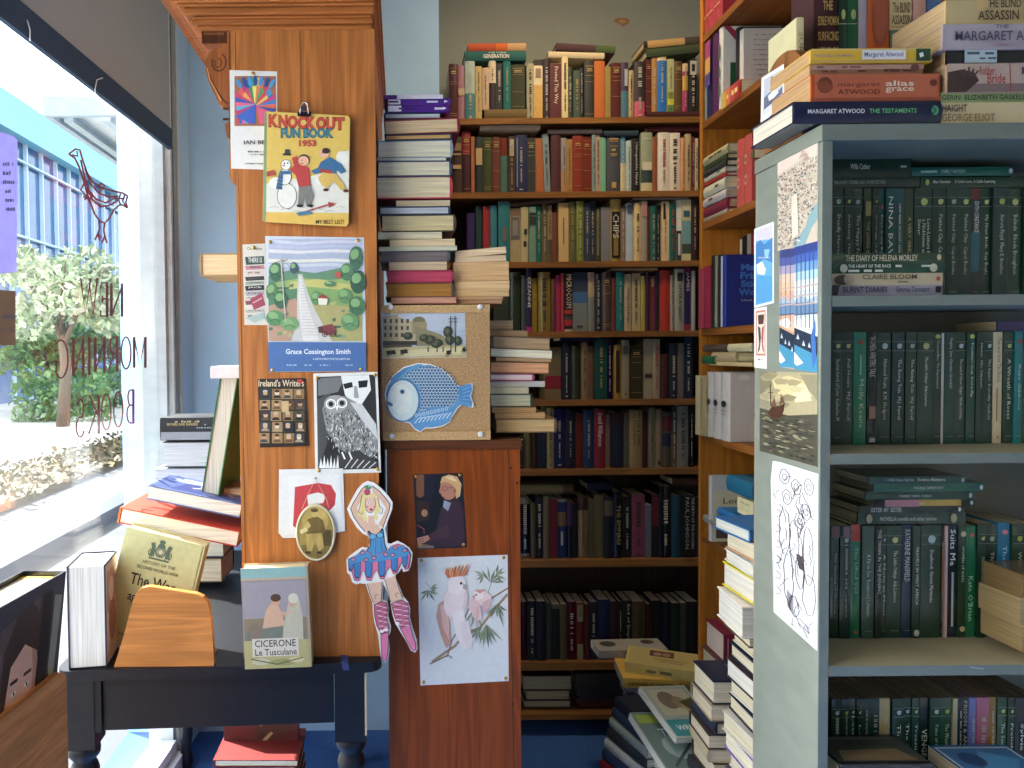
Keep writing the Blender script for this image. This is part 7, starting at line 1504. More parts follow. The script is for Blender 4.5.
def art(A):
    for k, s_ in enumerate(('THE', 'EDIBLE WOMAN', 'SURFACING', 'LADY ORACLE')): A.text(s_, .1 if k else .3, .28+k*.075, .95 if k else .7, .325+k*.075, '#c8a040')
up_(814,838,-55,'#3c1820','tall maroon omnibus with gold titles, standing at the left on the painted bookcase',art,hard=True,mat='cloth',d=.078)
def gart(t_, s_=.35):
    def art(A): A.rect(0,s_-.05,1,s_-.045,'#8c9c8c'); A.textd(t_, .3,s_+.1,.68,.97,'#d0d4c4'); A.ell(.5,s_-.1,.25,.03,'#98a860',8)
    return art
up_(838.5,847,-30,'#1e3b2b','dark green paperback standing right of the maroon omnibus',gart('In This Corner'))
up_(847.5,858,-30,'#1c5430','brighter green paperback standing second right of the maroon omnibus',gart('Bodily Harm'))
up_(858.5,867,-25,'#a49cac','lilac-grey paperback standing between the green and orange ones',lambda A: A.marks(.2,.5,.8,.6,'#5c5468',rng))
def art(A): A.ell(.55,.28,.38,.16,'#94401c',16); A.poly([(.2,.1),(.8,.05),(.9,.3),(.6,.42),(.3,.38)], '#a84c24'); A.textd('ATWOOD', .3,.48,.7,.92,'#8c3c1c')
up_(867.5,889.5,-32,'#c05c28','orange paperback with a face motif, standing mid-shelf on the painted bookcase',art)
def art(A): A.text('ALICE', .3,.42,.95,.56,'#c8d0bc')
up_(890,907,30,'#5c7460','short grey-green paperback, standing under the cream lying one',art)
zc_top = W(900, 30, YU).z
def art(A): A.text('The BLIND', .1,.55,.9,.72,'#5c3c2c'); A.text('ASSASSIN', .06,.76,.94,.92,'#5c3c2c'); A.rect(0,.95,1,.97,'#b8905c')
up_(890,912.5,-30,'#d8c494','cream paperback with brown capitals standing on the grey-green one',art,base=zc_top,yb=30)
up_(913,926,-28,'#c89a8c','pale pink paperback standing behind the right stack',lambda A:(A.marks(.2,.4,.8,.5,'#7c5c54',rng),A.rect(.1,.3,.4,.38,'#5878a8')))
up_(927,941,-20,'#4c6c9c','blue and red paperback standing behind the right stack',lambda A: A.rect(.1,.3,.5,.5,'#b85c4c'))
# cream book leaning
def art(A): A.textd('SURFACING', .25,.12,.75,.62,'#6c6c54'); A.marks(.2,.72,.8,.76,'#6c6c54',rng)
up_(796.5,804,17,'#d8d0a4','cream paperback with grey-green spine title standing beside the round wooden bookend',art,Y=1.315,d=.10)
# round-topped wooden bookend and the postcard leaning on it
be = root('bookend', (GX+.0, 1.36, GT), 'brown round-topped wooden bookend behind a postcard on the painted bookcase', 'bookend')
b = MB(); xw = GX-.004; pts = [(1.255,GT+.0006),(1.385,GT+.0006),(1.385,GT+.11)] + [(1.32+.065*math.cos(math.radians(a)), GT+.11+.05*math.sin(math.radians(a))) for a in range(15,180,15)] + [(1.255,GT+.11)]
b.prism([(xw, y, z) for y, z in pts], (.018,0,0), '#8c5c34', 'wood_z'); b.build('upright', be, bevel=.003)
b = MB(); f = lambda x, y: PXX(x, y, GX-.012); q = [(761.5,78),(783.5,64),(784.5,99),(760.5,127)]
q3 = [PXX(x, y, GX-.012) for x, y in q]; lowz = min(p.z for p in q3)
b.prism(q3, (.0006,0,0), '#e4e4e8', 'print'); A = Art(b, f, (-1,0,0), .0001, 'print', 3e-5)
A.poly([(764,80),(782,69),(782.5,97),(763.5,117)], '#b8c0d0'); A.poly([(764,98),(770,92),(776,94),(782.5,86),(782.5,97),(763.5,117)], '#5c6888'); A.poly([(768,96),(774,90),(779,92),(774,98),(769,101)], '#dce0e8'); A.ell(772.5,78,1.4,1.4,'#2c2c30',8); A.poly([(764,110),(776,100),(782,94),(782.3,97),(763.5,117)], '#d0d4dc')
tag(b.build('postcard'), 'white-edged blue-grey mountain postcard propped against the round wooden bookend', 'postcard')

# ================================================================== pine bookcase on the right wall (its end seen between the others)
RX = .897; RY1 = 2.2; RY0 = 1.47; RXB = 1.16; OR = '#b4732a'
rc = root('side_bookcase', ((RX+RXB)/2, 1.85, 0), 'golden-orange pine bookcase along the right, seen between the dark case and the painted one', 'bookcase')
RZ = [PXX(702, y, RX).z for y in (37, 123, 223, 329, 434, 535)] + [.62, .30, .08]
b = MB(); b.box((RX, RY1, 0), (RXB, RY1+.02, 2.95), OR, 'wood_z'); b.build('side_panel', rc)
b = MB(); b.box((RX, RY0-.02, 0), (RXB, RY0, 2.95), OR, 'wood_z'); b.build('side_panel', rc)
b = MB(); b.box((RXB-.012, RY0+.0005, 0), (RXB, RY1-.0005, 2.95), '#7c4c20', 'wood_z'); b.build('back_panel', rc)
for z in RZ + [2.94]:
    b = MB(); b.box((RX, RY0+.0005, z-.02), (RXB-.0125, RY1-.0005, z), '#8c5626', 'wood_y'); b.build('shelf', rc)
rg = 'books in the golden pine side bookcase'
def yx(px, X): return X*F/(px-CX)*1.0
def rside(x_far, x_near, yt, z, c, lab, X=RX+.006, depth=.16, page='#d8ccb0', draw=None, front=None, hard=True, hgt=None, mat='paper', base=0):
    """upright book, spine to the left (-x); thickness runs along y between two picture columns"""
    yf_ = ray(x_far, 350); Yf_ = X*yf_.y/yf_.x; yn_ = ray(x_near, 350); Yn_ = X*yn_.y/yn_.x
    Yf_ = min(Yf_, RY1-.002); t = Yf_-Yn_-.0006; zt = PXX(x_near, yt, X).z if hgt is None else z+hgt; zb = z+.0006+base; h = zt-zb
    M = Matrix.Translation((X, (Yf_+Yn_)/2, zb)) @ Matrix.Rotation(-math.pi/2, 4, 'Z')
    r_ = root('book', (X, (Yf_+Yn_)/2, zb), lab, 'book', rg); cv = MB(); pg = MB(); yy_ = book_mesh(cv, pg, M, t, depth, h, c, page, hard, 'pages_y', mat)
    if draw: draw(spine_art(cv, M, t, h, yy_))
    if front: front(Art(cv, lambda x, y: Vector((X+x*depth, Yn_-.0, zb+(1-y)*h)), (0,-1,0), .0009, 'print'))
    cv.build('cover', r_); pg.build('page_block', r_)
    return Yn_
def rlie(x_far, x_near, y0, y1, c, lab, page='#dcd0b0', X=RX+.004, w=.13, face='spine', draw=None, hard=True, ref=None, mat='paper', name='book'):
    """lying book whose left face spans two picture columns; y0/y1 = top and bottom of its near left corner"""
    dn_ = ray(x_near, 350); Yn_ = X*dn_.y/dn_.x; df_ = ray(x_far, 350); Yf_ = min(X*df_.y/df_.x, RY1-.004)
    z1 = PXX(x_near, y0, X).z; z0 = PXX(x_near, y1, X).z; L_ = Yf_-Yn_; t = z1-z0
    R_ = Matrix(((0,1,0,0),(0,0,1,0),(1,0,0,0),(0,0,0,1))) if face == 'spine' else Matrix(((0,-1,0,w),(0,0,1,0),(-1,0,0,0),(0,0,0,1)))
    M = Matrix.Translation((X, Yn_, (z0+z1)/2)) @ R_
    r_ = root(name, (X+w/2, Yn_+L_/2, z0), lab, 'book', rg); cv = MB(); pg = MB(); yy_ = book_mesh(cv, pg, M, t-.0006, w, L_, c, page, hard, 'pages_z', mat)
    if draw: draw(Art(cv, lambda x, y: M @ Vector(((.5-y)*t, yy_, (1-x)*L_)), (-1,0,0), 0, 'print'))
    cv.build('cover', r_); pg.build('page_block', r_)
# top shelf: red volumes
for i, (a, e) in enumerate(((699,706.5),(706.8,714),(714.3,721))):
    rside(a, e, -70, RZ[0], '#9c2c38', f'red bound volume on the topmost visible shelf of the side bookcase, {["far","middle","near"][i]} one of three', draw=lambda A: (A.rect(.1,.45,.9,.47,GOLD), A.rect(.1,.8,.9,.815,GOLD)), hgt=.24, mat='cloth')
# second shelf
z = RZ[1]
rside(703,705.8,66,z,'#6c8c94','slim grey-blue book at the far end of the second side shelf',hgt=.16)
def art(A): A.rect(0,0,1,.22,'#a82c78'); A.rect(0,.22,1,.42,'#d8a028'); A.rect(0,.42,1,.58,'#54409c')
rside(706,711,52,z,'#241c4c','navy book with magenta and yellow spine bands on the second side shelf',draw=art,hgt=.222)
rside(711.3,717.5,50,z,'#4c1c4c','dark plum book on the second side shelf',hgt=.225)
def fr(A): A.rect(0,0,1,1,'#d8d8cc'); A.poly([(0,0),(.12,0),(.6,.3),(.6,.4),(.5,.4)], '#a82448'); A.rect(.25,.38,.8,.44,'#a82448'); A.rect(.12,.44,.8,.95,'#1c5c34'); A.rect(.12,.7,.8,.95,'#2c4c2c'); A.ell(.4,.75,.15,.08,'#7c5c3c',10)
rside(717.8,722,46,z,'#d4d0c4','white book with red diagonal and green picture on the second side shelf',front=fr,hgt=.225,draw=lambda A: A.marks(.3,.2,.7,.8,'#4c6c4c',rng,True))
def fr(A):
    A.rect(0,0,1,1,'#1a1a1c')
rside(734,737.8,42,z,'#1a1a1e','slim black book on the second side shelf',hgt=.205,X=RX+.03,depth=.13)
def fr(A):
    A.rect(0,0,1,1,'#c8c4bc')
    for k in range(9): A.marks(.2,.08+k*.07,.85,.1+k*.07,'#7c7874',rng)
    A.ell(.62,.55,.12,.06,'#8c8c8c',10)
rside(738,742,39,z,'#ccc8c0','pale book with a printed back cover on the second side shelf',X=RX+.031,front=fr,hgt=.19,depth=.13)
def art(A): A.rect(.0,0,.25,1,'#d8b020'); A.rect(.25,0,.5,1,'#e07020'); A.rect(.5,0,.75,1,'#c83028'); A.rect(.75,0,1,1,'#b81c2c'); A.marks(.1,.3,.9,.6,'#f0d860',rng)
rlie(720,738,78,96,'#d05020','lying book with a red to yellow spine at the front of the second side shelf',page='#d8ccac',X=.825,w=.10,draw=art,face='spine',hard=False) if False else None
xq = RX-.002
rlie(721,739,80,97,'#d05020','lying book with a red to yellow spine at the front of the second side shelf',page='#d8ccac',X=xq,w=.034,draw=art,hard=False)
# third shelf: lying pile and red volumes
z = RZ[2]
pil = [(703,727,143.5,152.5,'#a8a47c','olive-cream book, topmost of the pile on the third side shelf','#d8cca4'),(703,726,153,159,'#3c4c2c','dark green book second in the pile on the third side shelf','#c8b890'),(703,725.5,159.5,166,'#2c2c2c','black book third in the pile on the third side shelf','#d8c8a8'),
 (703,724.5,166.5,171.5,'#c8c4a8','slim cream book fourth in the pile on the third side shelf','#c8ccd0'),(702.5,725,172,176,'#a02c2c','slim red-edged book fifth in the pile on the third side shelf','#c8c0a8'),(702.5,725,176.5,188,'#c4c0a4','thick cream book sixth in the pile on the third side shelf','#e0cca0'),
 (703,726,188.5,197,'#b4b0ac','pale grey book seventh in the pile on the third side shelf','#b4a888'),(703,727,197.5,207.5,'#7c2038','dark crimson book near the bottom of the pile on the third side shelf','#b89c78')]
ztop = None
for i, (a, e, y0, y1, c, lab, pgc) in enumerate(pil):
    rlie(a, e, y0, y1, c, lab, page=pgc, X=RX+.003+.002*(i % 2), w=.10, draw=(lambda A: A.marks(.3,.3,.7,.6,'#4c4438' if i else '#3c3c2c',rng)) )
rlie(703, 727, 208, 214.2, '#8c8474', 'flat grey book lowest in the pile on the third side shelf', X=RX+.004, w=.10)
for i, (a, e) in enumerate(((736,743),(743.3,750.5))):
    rside(a, e, 165-i*6, RZ[2], '#b84c44', f'coral red volume on the third side shelf, {["far","near"][i]} one of the pair', X=RX+.004, depth=.16, hgt=.175, mat='cloth', draw=lambda A:(A.ring(.5,.35,.2,.06,.04,'#d88c78',10), A.ring(.5,.65,.2,.06,.04,'#d88c78',10)))
rlie(736, 752, 150, 158.5, '#6c5c34', 'khaki book lying on the coral red volumes', X=RX+.003, w=.15, hard=False)
# fourth shelf
z = RZ[3]
rside(696,703.3,267,z,'#9c3848','dull red thick book at the far end of the fourth side shelf',X=RX-.012,hgt=.175,mat='cloth')
rside(703.6,710,266,z,'#8c1c3c','crimson book second on the fourth side shelf',X=RX-.012,hgt=.178,mat='cloth')
rside(711,714,256,z,'#16181c','black book with a pale edge on the fourth side shelf',X=RX-.01,hgt=.203)
rside(714.3,717,257,z,'#7c7c60','slim olive-grey book on the fourth side shelf',X=RX-.01,hgt=.2)
rside(717.3,720,258,z,'#14161c','slim black book on the fourth side shelf',X=RX-.01,hgt=.2)
rside(720.2,722,260,z,'#a8acb8','slim silver-grey book on the fourth side shelf',X=RX-.01,hgt=.195)
def fr(A):
    A.rect(0,0,1,1,'#1c2c7c')
    for k, s_ in enumerate(('Max', 'Frisch', 'Stich-', 'Worte')): A.text(s_, .26-.01*(k%2)-(.03 if k==3 else 0), .13+k*.115, .62+(.12 if k in (1,2,3) else 0), .225+k*.115, '#2c70c8', 3, .04)
    A.text('Uwe Johnson', .27,.62,.82,.66,'#b0a8c0')
rside(722.2,726,259,z,'#1c2c80','large royal blue book with pale blue title on the fourth side shelf',X=RX-.01,front=fr,hgt=.195,depth=.15)
rside(727,735,238,z,'#c8941c','row-end yellow book behind the blue one on the fourth side shelf',X=RX+.11,depth=.12,hgt=.255)
rside(735.3,741,234,z,'#d8d0b8','white and yellow book behind the blue one on the fourth side shelf',X=RX+.11,depth=.12,hgt=.262,draw=lambda A: A.rect(0,.22,1,1,'#c89c20'))
rside(741.3,746,232,z,'#1c1c20','black book behind the blue one on the fourth side shelf',X=RX+.11,depth=.12,hgt=.268)
rside(746.3,750,230,z,'#a89c90','pale brown book behind the blue one on the fourth side shelf',X=RX+.11,depth=.12,hgt=.27)
rside(750.3,756,230,z,'#941c1c','red book behind the blue one on the fourth side shelf',X=RX+.11,depth=.12,hgt=.27)
# fifth shelf: cream book, four pale volumes, books lying on them
z = RZ[4]
rside(693,700,368,z,'#b8ac84','cream upright book at the far end of the fifth side shelf',X=RX-.02,hgt=.175)
rside(700.3,706,372,z,'#a09068','buff upright book second on the fifth side shelf',X=RX-.018,hgt=.17)
va = [(707,713.5),(713.8,721),(721.3,730.5)]
for i, (a, e) in enumerate(va):
    def art(A, i=i): A.ell(.5,.46,.28,.05,'#2c2828',14); A.marks(.2,.55,.8,.57,'#7c7470',rng); A.marks(.2,.6,.8,.62,'#7c7470',rng)
    def fr(A):
        A.rect(0,0,1,1,'#c0b4a8'); A.ell(.22,.07,.1,.035,'#d0c8c0',14)
        A.ell(.78,.2,.05,.05,'#5c2420',10)
        for k, s_ in enumerate(('ON', 'THE', 'ODES', 'VIRGIL', 'EN')): A.text(s_, .40, .29+k*.075, .40+.09*len(s_), .335+k*.075, '#4c4440')
        A.ell(.9,.85,.1,.14,'#2c2424',14)
    rside(a, e, 369, z, '#b8b4ae', f'pale grey volume with dark emblem, fifth side shelf, {["far","middle","near"][i]} of the set', X=RX-.008, hgt=.187, front=fr if i == 2 else None, draw=art, depth=.16, page='#c8c0b0')
rlie(708, 752, 362.5, 366.8, '#b8a474', 'slim cream-paged book lying on the pale grey volumes', page='#e0cc98', X=RX-.006, w=.12, hard=False)
rlie(712, 736, 352, 361.8, '#a89874', 'buff book in the clutter above the pale grey volumes', page='#d8cca0', X=RX+.0, w=.12)
rlie(702, 713, 356, 364, '#1c5c3c', 'green book lying above the cream upright book on the fifth side shelf', page='#c8bc94', X=RX-.014, w=.12)
rlie(703, 727, 344, 351.5, '#54483c', 'dark patterned book topping the clutter on the fifth side shelf', page='#b8a888', X=RX+.004, w=.11)
rlie(728, 752, 343, 351.5, '#b8b08c', 'cream book with a dark spine end topping the clutter on the fifth side shelf', page='#dccfa8', X=RX-.002, w=.11)
# sixth shelf
z = RZ[5]
def fr(A): A.rect(0,0,1,1,'#b8b8b0'); A.rect(.02,.22,.9,1,'#c8c098'); A.text('Loire', .16,.34,.5,.42,'#3c342c'); A.rect(.06,.5,.8,.95,'#5c4844'); A.rect(.06,.5,.8,.62,'#a88c80'); A.line([(.08,.7),(.4,.64),(.8,.72)], .03, '#8c7468'); A.rect(.85,0,1,.2,'#7c1c34')
rside(709,712.5,468,z,'#bcbcb4','tall pale book with a framed photograph, facing the room on the sixth side shelf',X=RX-.005,front=fr,hgt=.19,depth=.2,page='#c8c4b4')
rlie(704,727,527,534,'#8c8c88','flat grey book at the far end of the sixth side shelf',X=RX-.006,w=.12)
rlie(719,752,523,532,'#2468a0','blue book lying near the front of the sixth side shelf',X=RX-.03,w=.13,draw=lambda A: A.marks(.4,.3,.85,.6,'#c8d8e0',rng))
rlie(738,754,503,520,'#d0c89c','cream book with faint print, under the teal one on the sixth side shelf',X=RX-.028,w=.12,hard=False,draw=lambda A: (A.marks(.2,.2,.8,.3,'#8c8460',rng),A.marks(.2,.6,.8,.66,'#8c8460',rng)))
rlie(728,754,484,501,'#1c5c78','teal book lying highest at the front of the sixth side shelf',X=RX-.03,w=.13,page='#d8ccac')

# ================================================================== piles on the floor
fgA = 'books piled on the floor before the back bookcase'
def fbox(cx, cy, z0, wx, dy_, t, yaw, cov, page, lab, grp, face='spine', draw=None, top=None, hard=True, tilt=0, mat='paper', pitch=0):
    """book lying with a given centre, size and turn; face names the side looking towards the room before turning"""
    if face == 'spine': L = Matrix(((0,0,1,-wx/2),(0,1,0,-dy_/2),(-1,0,0,t/2),(0,0,0,1))); d, h = dy_, wx
    elif face == 'fore': L = Matrix(((0,0,1,-wx/2),(0,-1,0,dy_/2),(1,0,0,t/2),(0,0,0,1))); d, h = dy_, wx
    elif face == 'tail_l': L = Matrix(((0,1,0,-wx/2),(0,0,1,-dy_/2),(1,0,0,t/2),(0,0,0,1))); d, h = wx, dy_
    else: L = Matrix(((0,-1,0,wx/2),(0,0,1,-dy_/2),(-1,0,0,t/2),(0,0,0,1))); d, h = wx, dy_
    B_ = Matrix.Translation((cx, cy, z0)) @ Matrix.Rotation(math.radians(yaw), 4, 'Z') @ Matrix.Rotation(math.radians(tilt), 4, 'Y') @ Matrix.Rotation(math.radians(pitch), 4, 'X')
    M = B_ @ L; r_ = root('book', (cx, cy, z0), lab, 'book', grp); cv = MB(); pg = MB()
    yf_ = book_mesh(cv, pg, M, t, d, h, cov, page, hard, 'pages_z', mat)
    if draw: draw(Art(cv, lambda x, y: B_ @ Vector((-wx/2+x*wx, -dy_/2-.0055, t*(1-y))), B_.to_3x3() @ Vector((0,-1,0)), 0, 'print'))
    if top: top(Art(cv, lambda x, y: B_ @ Vector((-wx/2+x*wx, dy_/2-y*dy_, t+.0004)), B_.to_3x3() @ Vector((0,0,1)), 0, 'print'))
    cv.build('cover', r_); pg.build('page_block', r_)
    return z0+t+.0008
# pile A, back: built upward from the floor; the upper ones show their covers
zA = PZ
cA = W(660, 655, 2.42)
zz = .001; seqA = []
r7 = random.Random(17)
colsA = ['#5c2c28','#c8c4b0','#34405c','#b8a888','#6c7c6c','#a89c80','#2c2c34','#8c3434','#c0b8a0','#4c5c7c']
target = W(655, 690, 2.33).z
k = 0
while zz < target-.03 and k < 40:
    t = min(r7.uniform(.024, .036), target-.0-zz) ; 
    zz = fbox(cA.x-.0+r7.uniform(-.012,.012), 2.42, zz, .225, .16, t, r7.uniform(-9,-2), colsA[k % 10], '#dcd4b8', f'{cname(colsA[k%10])}-covered book in the rear floor pile, {ORD[k+1]} from the floor', fgA, r7.choice(['fore','spine','tail_l'])); k += 1
def art(A): A.text('A SINGLE MAN AND HIS LETTERS', .1,.3,.85,.7,'#d8d4e0')
zz = fbox(cA.x-.015, 2.42, zz, .22, .16, .024, -4, '#5c5878', '#d8d0c0', 'purple-grey book, third from the top of the rear floor pile', fgA, 'spine', art)
def art(A): A.text('ALEXANDER SOLZHENITSYN  LETTERS', .06,.35,.9,.7,'#5c4420')
zz = fbox(cA.x-.02, 2.42, zz, .23, .16, .030, -6, '#dcb458', '#d8d0b0', 'amber paperback, second from the top of the rear floor pile', fgA, 'spine', art, hard=False)
def top(A): A.rect(0,0,1,1,'#a8a69c'); A.ell(.2,.4,.12,.25,'#4c4a48',12); A.ell(.8,.3,.1,.2,'#54443c',12)
zz0 = zz
fbox(cA.x-.06, 2.56, zz, .24, .10, .026, 2, '#a8a69c', '#c8c4b4', 'grey picture-covered book behind the yellow one on the rear floor pile', fgA, 'spine', top=top, hard=False)
def art(A): A.marks(.1,.35,.6,.65,'#8c8448',rng)
def top(A): A.rect(.03,.03,.97,.97,'#cdb868'); A.rect(.3,.12,.62,.45,'#6c4034'); A.ell(.4,.3,.06,.1,'#b89474',10); A.ell(.52,.3,.06,.1,'#b89474',10); A.text('Conversations', .35,.55,.8,.63,'#5c4c2c'); A.text('with friends', .42,.68,.75,.75,'#5c4c2c')
zz = fbox(cA.x+.015, 2.42, zz, .24, .15, .034, -22, '#d8c87c', '#c8b888', 'yellow paperback with a small photo on its cover, on top of the rear floor pile', fgA, 'spine', art, top, hard=False)
# stack E: low left pile
fgE = 'low books at the foot of the rear floor pile'
eX = W(640, 740, 2.25).x
zz = .001
specE = [('#7c1c2c','#d8d4c8','dark red book lowest in the small left floor pile'),('#2c3c5c','#d8d4c8','navy-edged book second in the small left floor pile'),('#c8c8c4','#d8d4c8','white book third in the small left floor pile'),('#303840','#d4d0c0','charcoal book fourth in the small left floor pile'),('#9ca49c','#d8d4c8','grey-green book fifth in the small left floor pile'),('#2c3a54','#d8d4cc','navy book second from the top of the small left floor pile'),('#1c2434','#c8ccd0','black-topped book on the small left floor pile')]
for i in range(7): zz = fbox(eX-.05+.006*(i%3), 2.17, zz, .13, .19, .031, 20-3*i, colsA[i], '#d8d4c8', f'{cname(colsA[i])}-covered book holding up the small left floor pile, {ORD[i+1]} from the floor', fgE, 'tail_l')
for i, (c, pgc, lab) in enumerate(specE):
    t = .030 if i else .034
    zz = fbox(eX-.03+.006*i, 2.17, zz, .13, .19, t, 24-2*i, c, pgc, lab, fgE, 'tail_l')
# pile D: pale slanting books in the middle front
fgD = 'pale books sliding down the middle of the floor piles'
dX = W(672, 730, 2.05).x
zz = .001; specD = []
colsD = [('#8c8c7c',.03),('#3c5c54',.03),('#b8b4a4',.034),('#6c7c5c',.03),('#44403c',.03),('#a8a494',.03)]
colsA_ = [('#5c3430',.03),('#c8c4b4',.03),('#344458',.032),('#9c9070',.03),('#5c6c58',.03),('#b8b09c',.03),('#3c3434',.03)]
for i, (c, t) in enumerate(colsD+colsA_):
    zz = fbox(dX+.02+.004*i, 2.00, zz, .17, .20, t, 14, c, '#d8d4c0', f'{cname(c)} book supporting the sliding books mid-floor, {ORD[i+1]} from the floor', fgD, 'tail_r')
def top(A): A.rect(.02,.02,.98,.98,'#8ca09c'); A.rect(.1,.08,.9,.6,'#a8a894'); A.ell(.4,.3,.2,.18,'#6c6454',12); A.ell(.6,.35,.15,.12,'#84785c',12); A.rect(.02,.68,.98,.98,'#1c8c98'); A.text('WRITERS', .15,.78,.8,.88,'#d8e4e0')
def top2(A): A.rect(.02,.02,.98,.98,'#5c7878'); A.rect(.05,.05,.95,.2,'#88a020'); A.ell(.5,.6,.3,.2,'#8ca8a4',12); A.text('THE', .3,.3,.7,.42,'#c8d4d0'); A.line([(.2,.9),(.8,.5)], .04, '#3c4c54')
z1 = fbox(dX-.005, 2.02, zz, .17, .22, .022, 12, '#90a4a0', '#dcdcd0', 'pale teal-green illustrated book on top of the sliding books mid-floor', fgD, 'fore', top=top2, hard=False, pitch=16, tilt=5)+.035
z2 = fbox(dX+.03, 2.08, z1, .15, .2, .020, 14, '#c4c8bc', '#dcdcd0', 'white-edged book with a drawing and a teal band, highest of the sliding books', fgD, 'fore', top=top, hard=False, pitch=16, tilt=5)-.02
def top(A): A.rect(.02,.02,.98,.98,'#4c4c30'); A.ell(.4,.4,.25,.2,'#5c5c3c',12)
z3 = fbox(dX+.085, 2.13, z2, .10, .15, .026, 20, '#8c7454', '#b89c78', 'worn brown-edged paperback with a dark olive cover, beside the thick navy book', fgD, 'tail_r', top=top, hard=False)
# pile B: under the thick navy book
fgB = 'stack under the thick navy book on the floor'
bx0 = W(722, 690, 1.88).x; zz = .001; target = W(722, 705, 1.80).z; i = 0
colsB = ['#3c3430','#c8b898','#5c2c30','#283448','#b8a888','#48382c','#c4b494','#303848','#6c5844','#b8ac90','#38302c','#a89878','#2c2c34','#54402c','#c0b090','#443c38','#303444','#a89c80','#54342c']
r8 = random.Random(5); hs = []
while zz < target-.012:
    t = min(r8.uniform(.026, .044), target-zz-.0008)
    if target-zz-t < .02: t = target-zz-.0008
    hs.append(t); w_ = .115+r8.uniform(-.008,.012)
    dd_ = .13
    def tp(A): A.rect(.3,.2,.95,.5,'#8ca4b8')
    zz = fbox(bx0+r8.uniform(-.004,.008), 1.865, zz, w_, dd_, t, r8.uniform(-4,5), colsB[i], '#dccdb0', f'{cname(colsB[i])}-covered book in the stack under the thick navy one, {ORD[i+1]} from the floor', fgB, r8.choice(['tail_l','fore','tail_r'])); i += 1
def top(A): A.rect(0,0,1,1,'#1c2844'); A.rect(.62,.2,.98,.75,'#5c7078'); A.marks(.68,.3,.9,.4,'#a8b8bc',rng)
zz = fbox(bx0, 1.865, zz, .112, .125, .058, 0, '#1c2844', '#e0d4b4', 'thick navy-covered book with white page edges crowning the front floor stack', fgB, 'tail_r', top=top)
def top(A): A.rect(0,0,1,1,'#4c2c20')
# pile C: tall stack beside the painted case
fgC = 'tall stack between the painted bookcase and the side bookcase'
CXX = .722; yN_, yF_ = 1.475, 1.655
specC = [ # near-corner top/bottom rows (picture) at column 752, cover, page, face, label, inset
 (565,546,'#c89468','tan-edged paperback second from the top of the tall floor stack','tail'),
 (579,566,'#d8d8d4','white book third from the top of the tall floor stack','side'),
 (606,580,'#d8c828','thick white-paged book with bright yellow covers in the tall floor stack','page'),
 (640,608,'#e0dcd4','thick white book under the yellow-covered one in the tall floor stack','page'),
 (652,641,'#5c4c38','cream-paged book with dark covers, sixth from the top of the tall floor stack','page'),
 (668,653,'#d0c8b0','cream book seventh from the top of the tall floor stack','page'),
 (684,669,'#1c2444','navy-covered book in the middle of the tall floor stack','page'),
 (706,685,'#3c2c30','dark-covered white-paged book below the navy one in the tall floor stack','page'),
 (724,707,'#d0ccc4','pale book tenth from the top of the tall floor stack','page'),
 (742,725,'#1c2038','black-blue covered book eleventh from the top of the tall floor stack','page'),
 (764,743,'#c8c4bc','pale hardback twelfth from the top of the tall floor stack','page')]
Yn = CXX*F/(752-CX)*1.0
def zc(y): return PXX(752, y, CXX).z
zlow_ = zc(764)
def cbook(z0, z1, c, pgc, lab, dx_=0, dyn=0, yaw=0, L=.14, w=.13, face='fore'):
    dx_ += .012 if z1 < zc(641) else 0; t = z1-z0-.0008
    return fbox(CXX+dx_+w/2, Yn+.0+L/2+dyn, z0, w, L, t, yaw, c, pgc, lab, fgC, face)
offs = [(.012,0),(.006,0),(.004,0),(-.014,-.004),(.006,.008),(.014,0),(.008,.0),(.0,.0),(.01,0),(.006,0),(-.006,0)]
for (yb_, yt_, c, lab, kind), (dx_, dyn) in zip(specC, offs):
    cbook(zc(yb_), zc(yt_), c, '#d4cfc2' if 'white' in lab or 'yellow' in lab else '#cdc3a6', lab, dx_, dyn, random.Random(int(yb_)).uniform(-4,4), face='tail_r')
cbook(zc(545.5), zc(532), '#2464a0', '#c8c8b8', 'blue book on top of the tall floor stack', -.004, .02, 6, face='spine')
n_ = 15; zq = zlow_
for i in range(n_):
    z0 = .001+(zq-.001)*i/n_; z1 = .001+(zq-.001)*(i+1)/n_; c = ['#7c5cb0','#c8c4bc','#3c3c4c','#a89c84','#6c3c34'][(n_-1-i) % 5]
    cbook(z0, z1, c, '#dcd4b8', f'{cname(c)}-covered book low in the tall floor stack, {ORD[i+1]} from the floor', [.0,.006,-.004,.008][i % 4], 0, [3,-3,2,-2,0][i % 5], face='tail_r')
# dark red book leaning behind the tall stack
M = Matrix.Translation((.835, 1.79, zc(648)))
b0 = W(735, 660, 1.86)
fbox(.868, 2.005, .001, .045, .12, W(730, 662, 1.95).z-.002, 0, '#4c3c34', '#b8a888', 'tall brown folio standing behind the tall floor stack', fgC, 'spine')
fbox(.872, 2.005, W(730, 662, 1.95).z, .034, .12, .075, 0, '#6c1830', '#c8b8a8', 'dark crimson book standing behind the tall floor stack', fgC, 'spine', draw=lambda A: A.rect(.2,.1,.3,.9,'#a86c7c'))

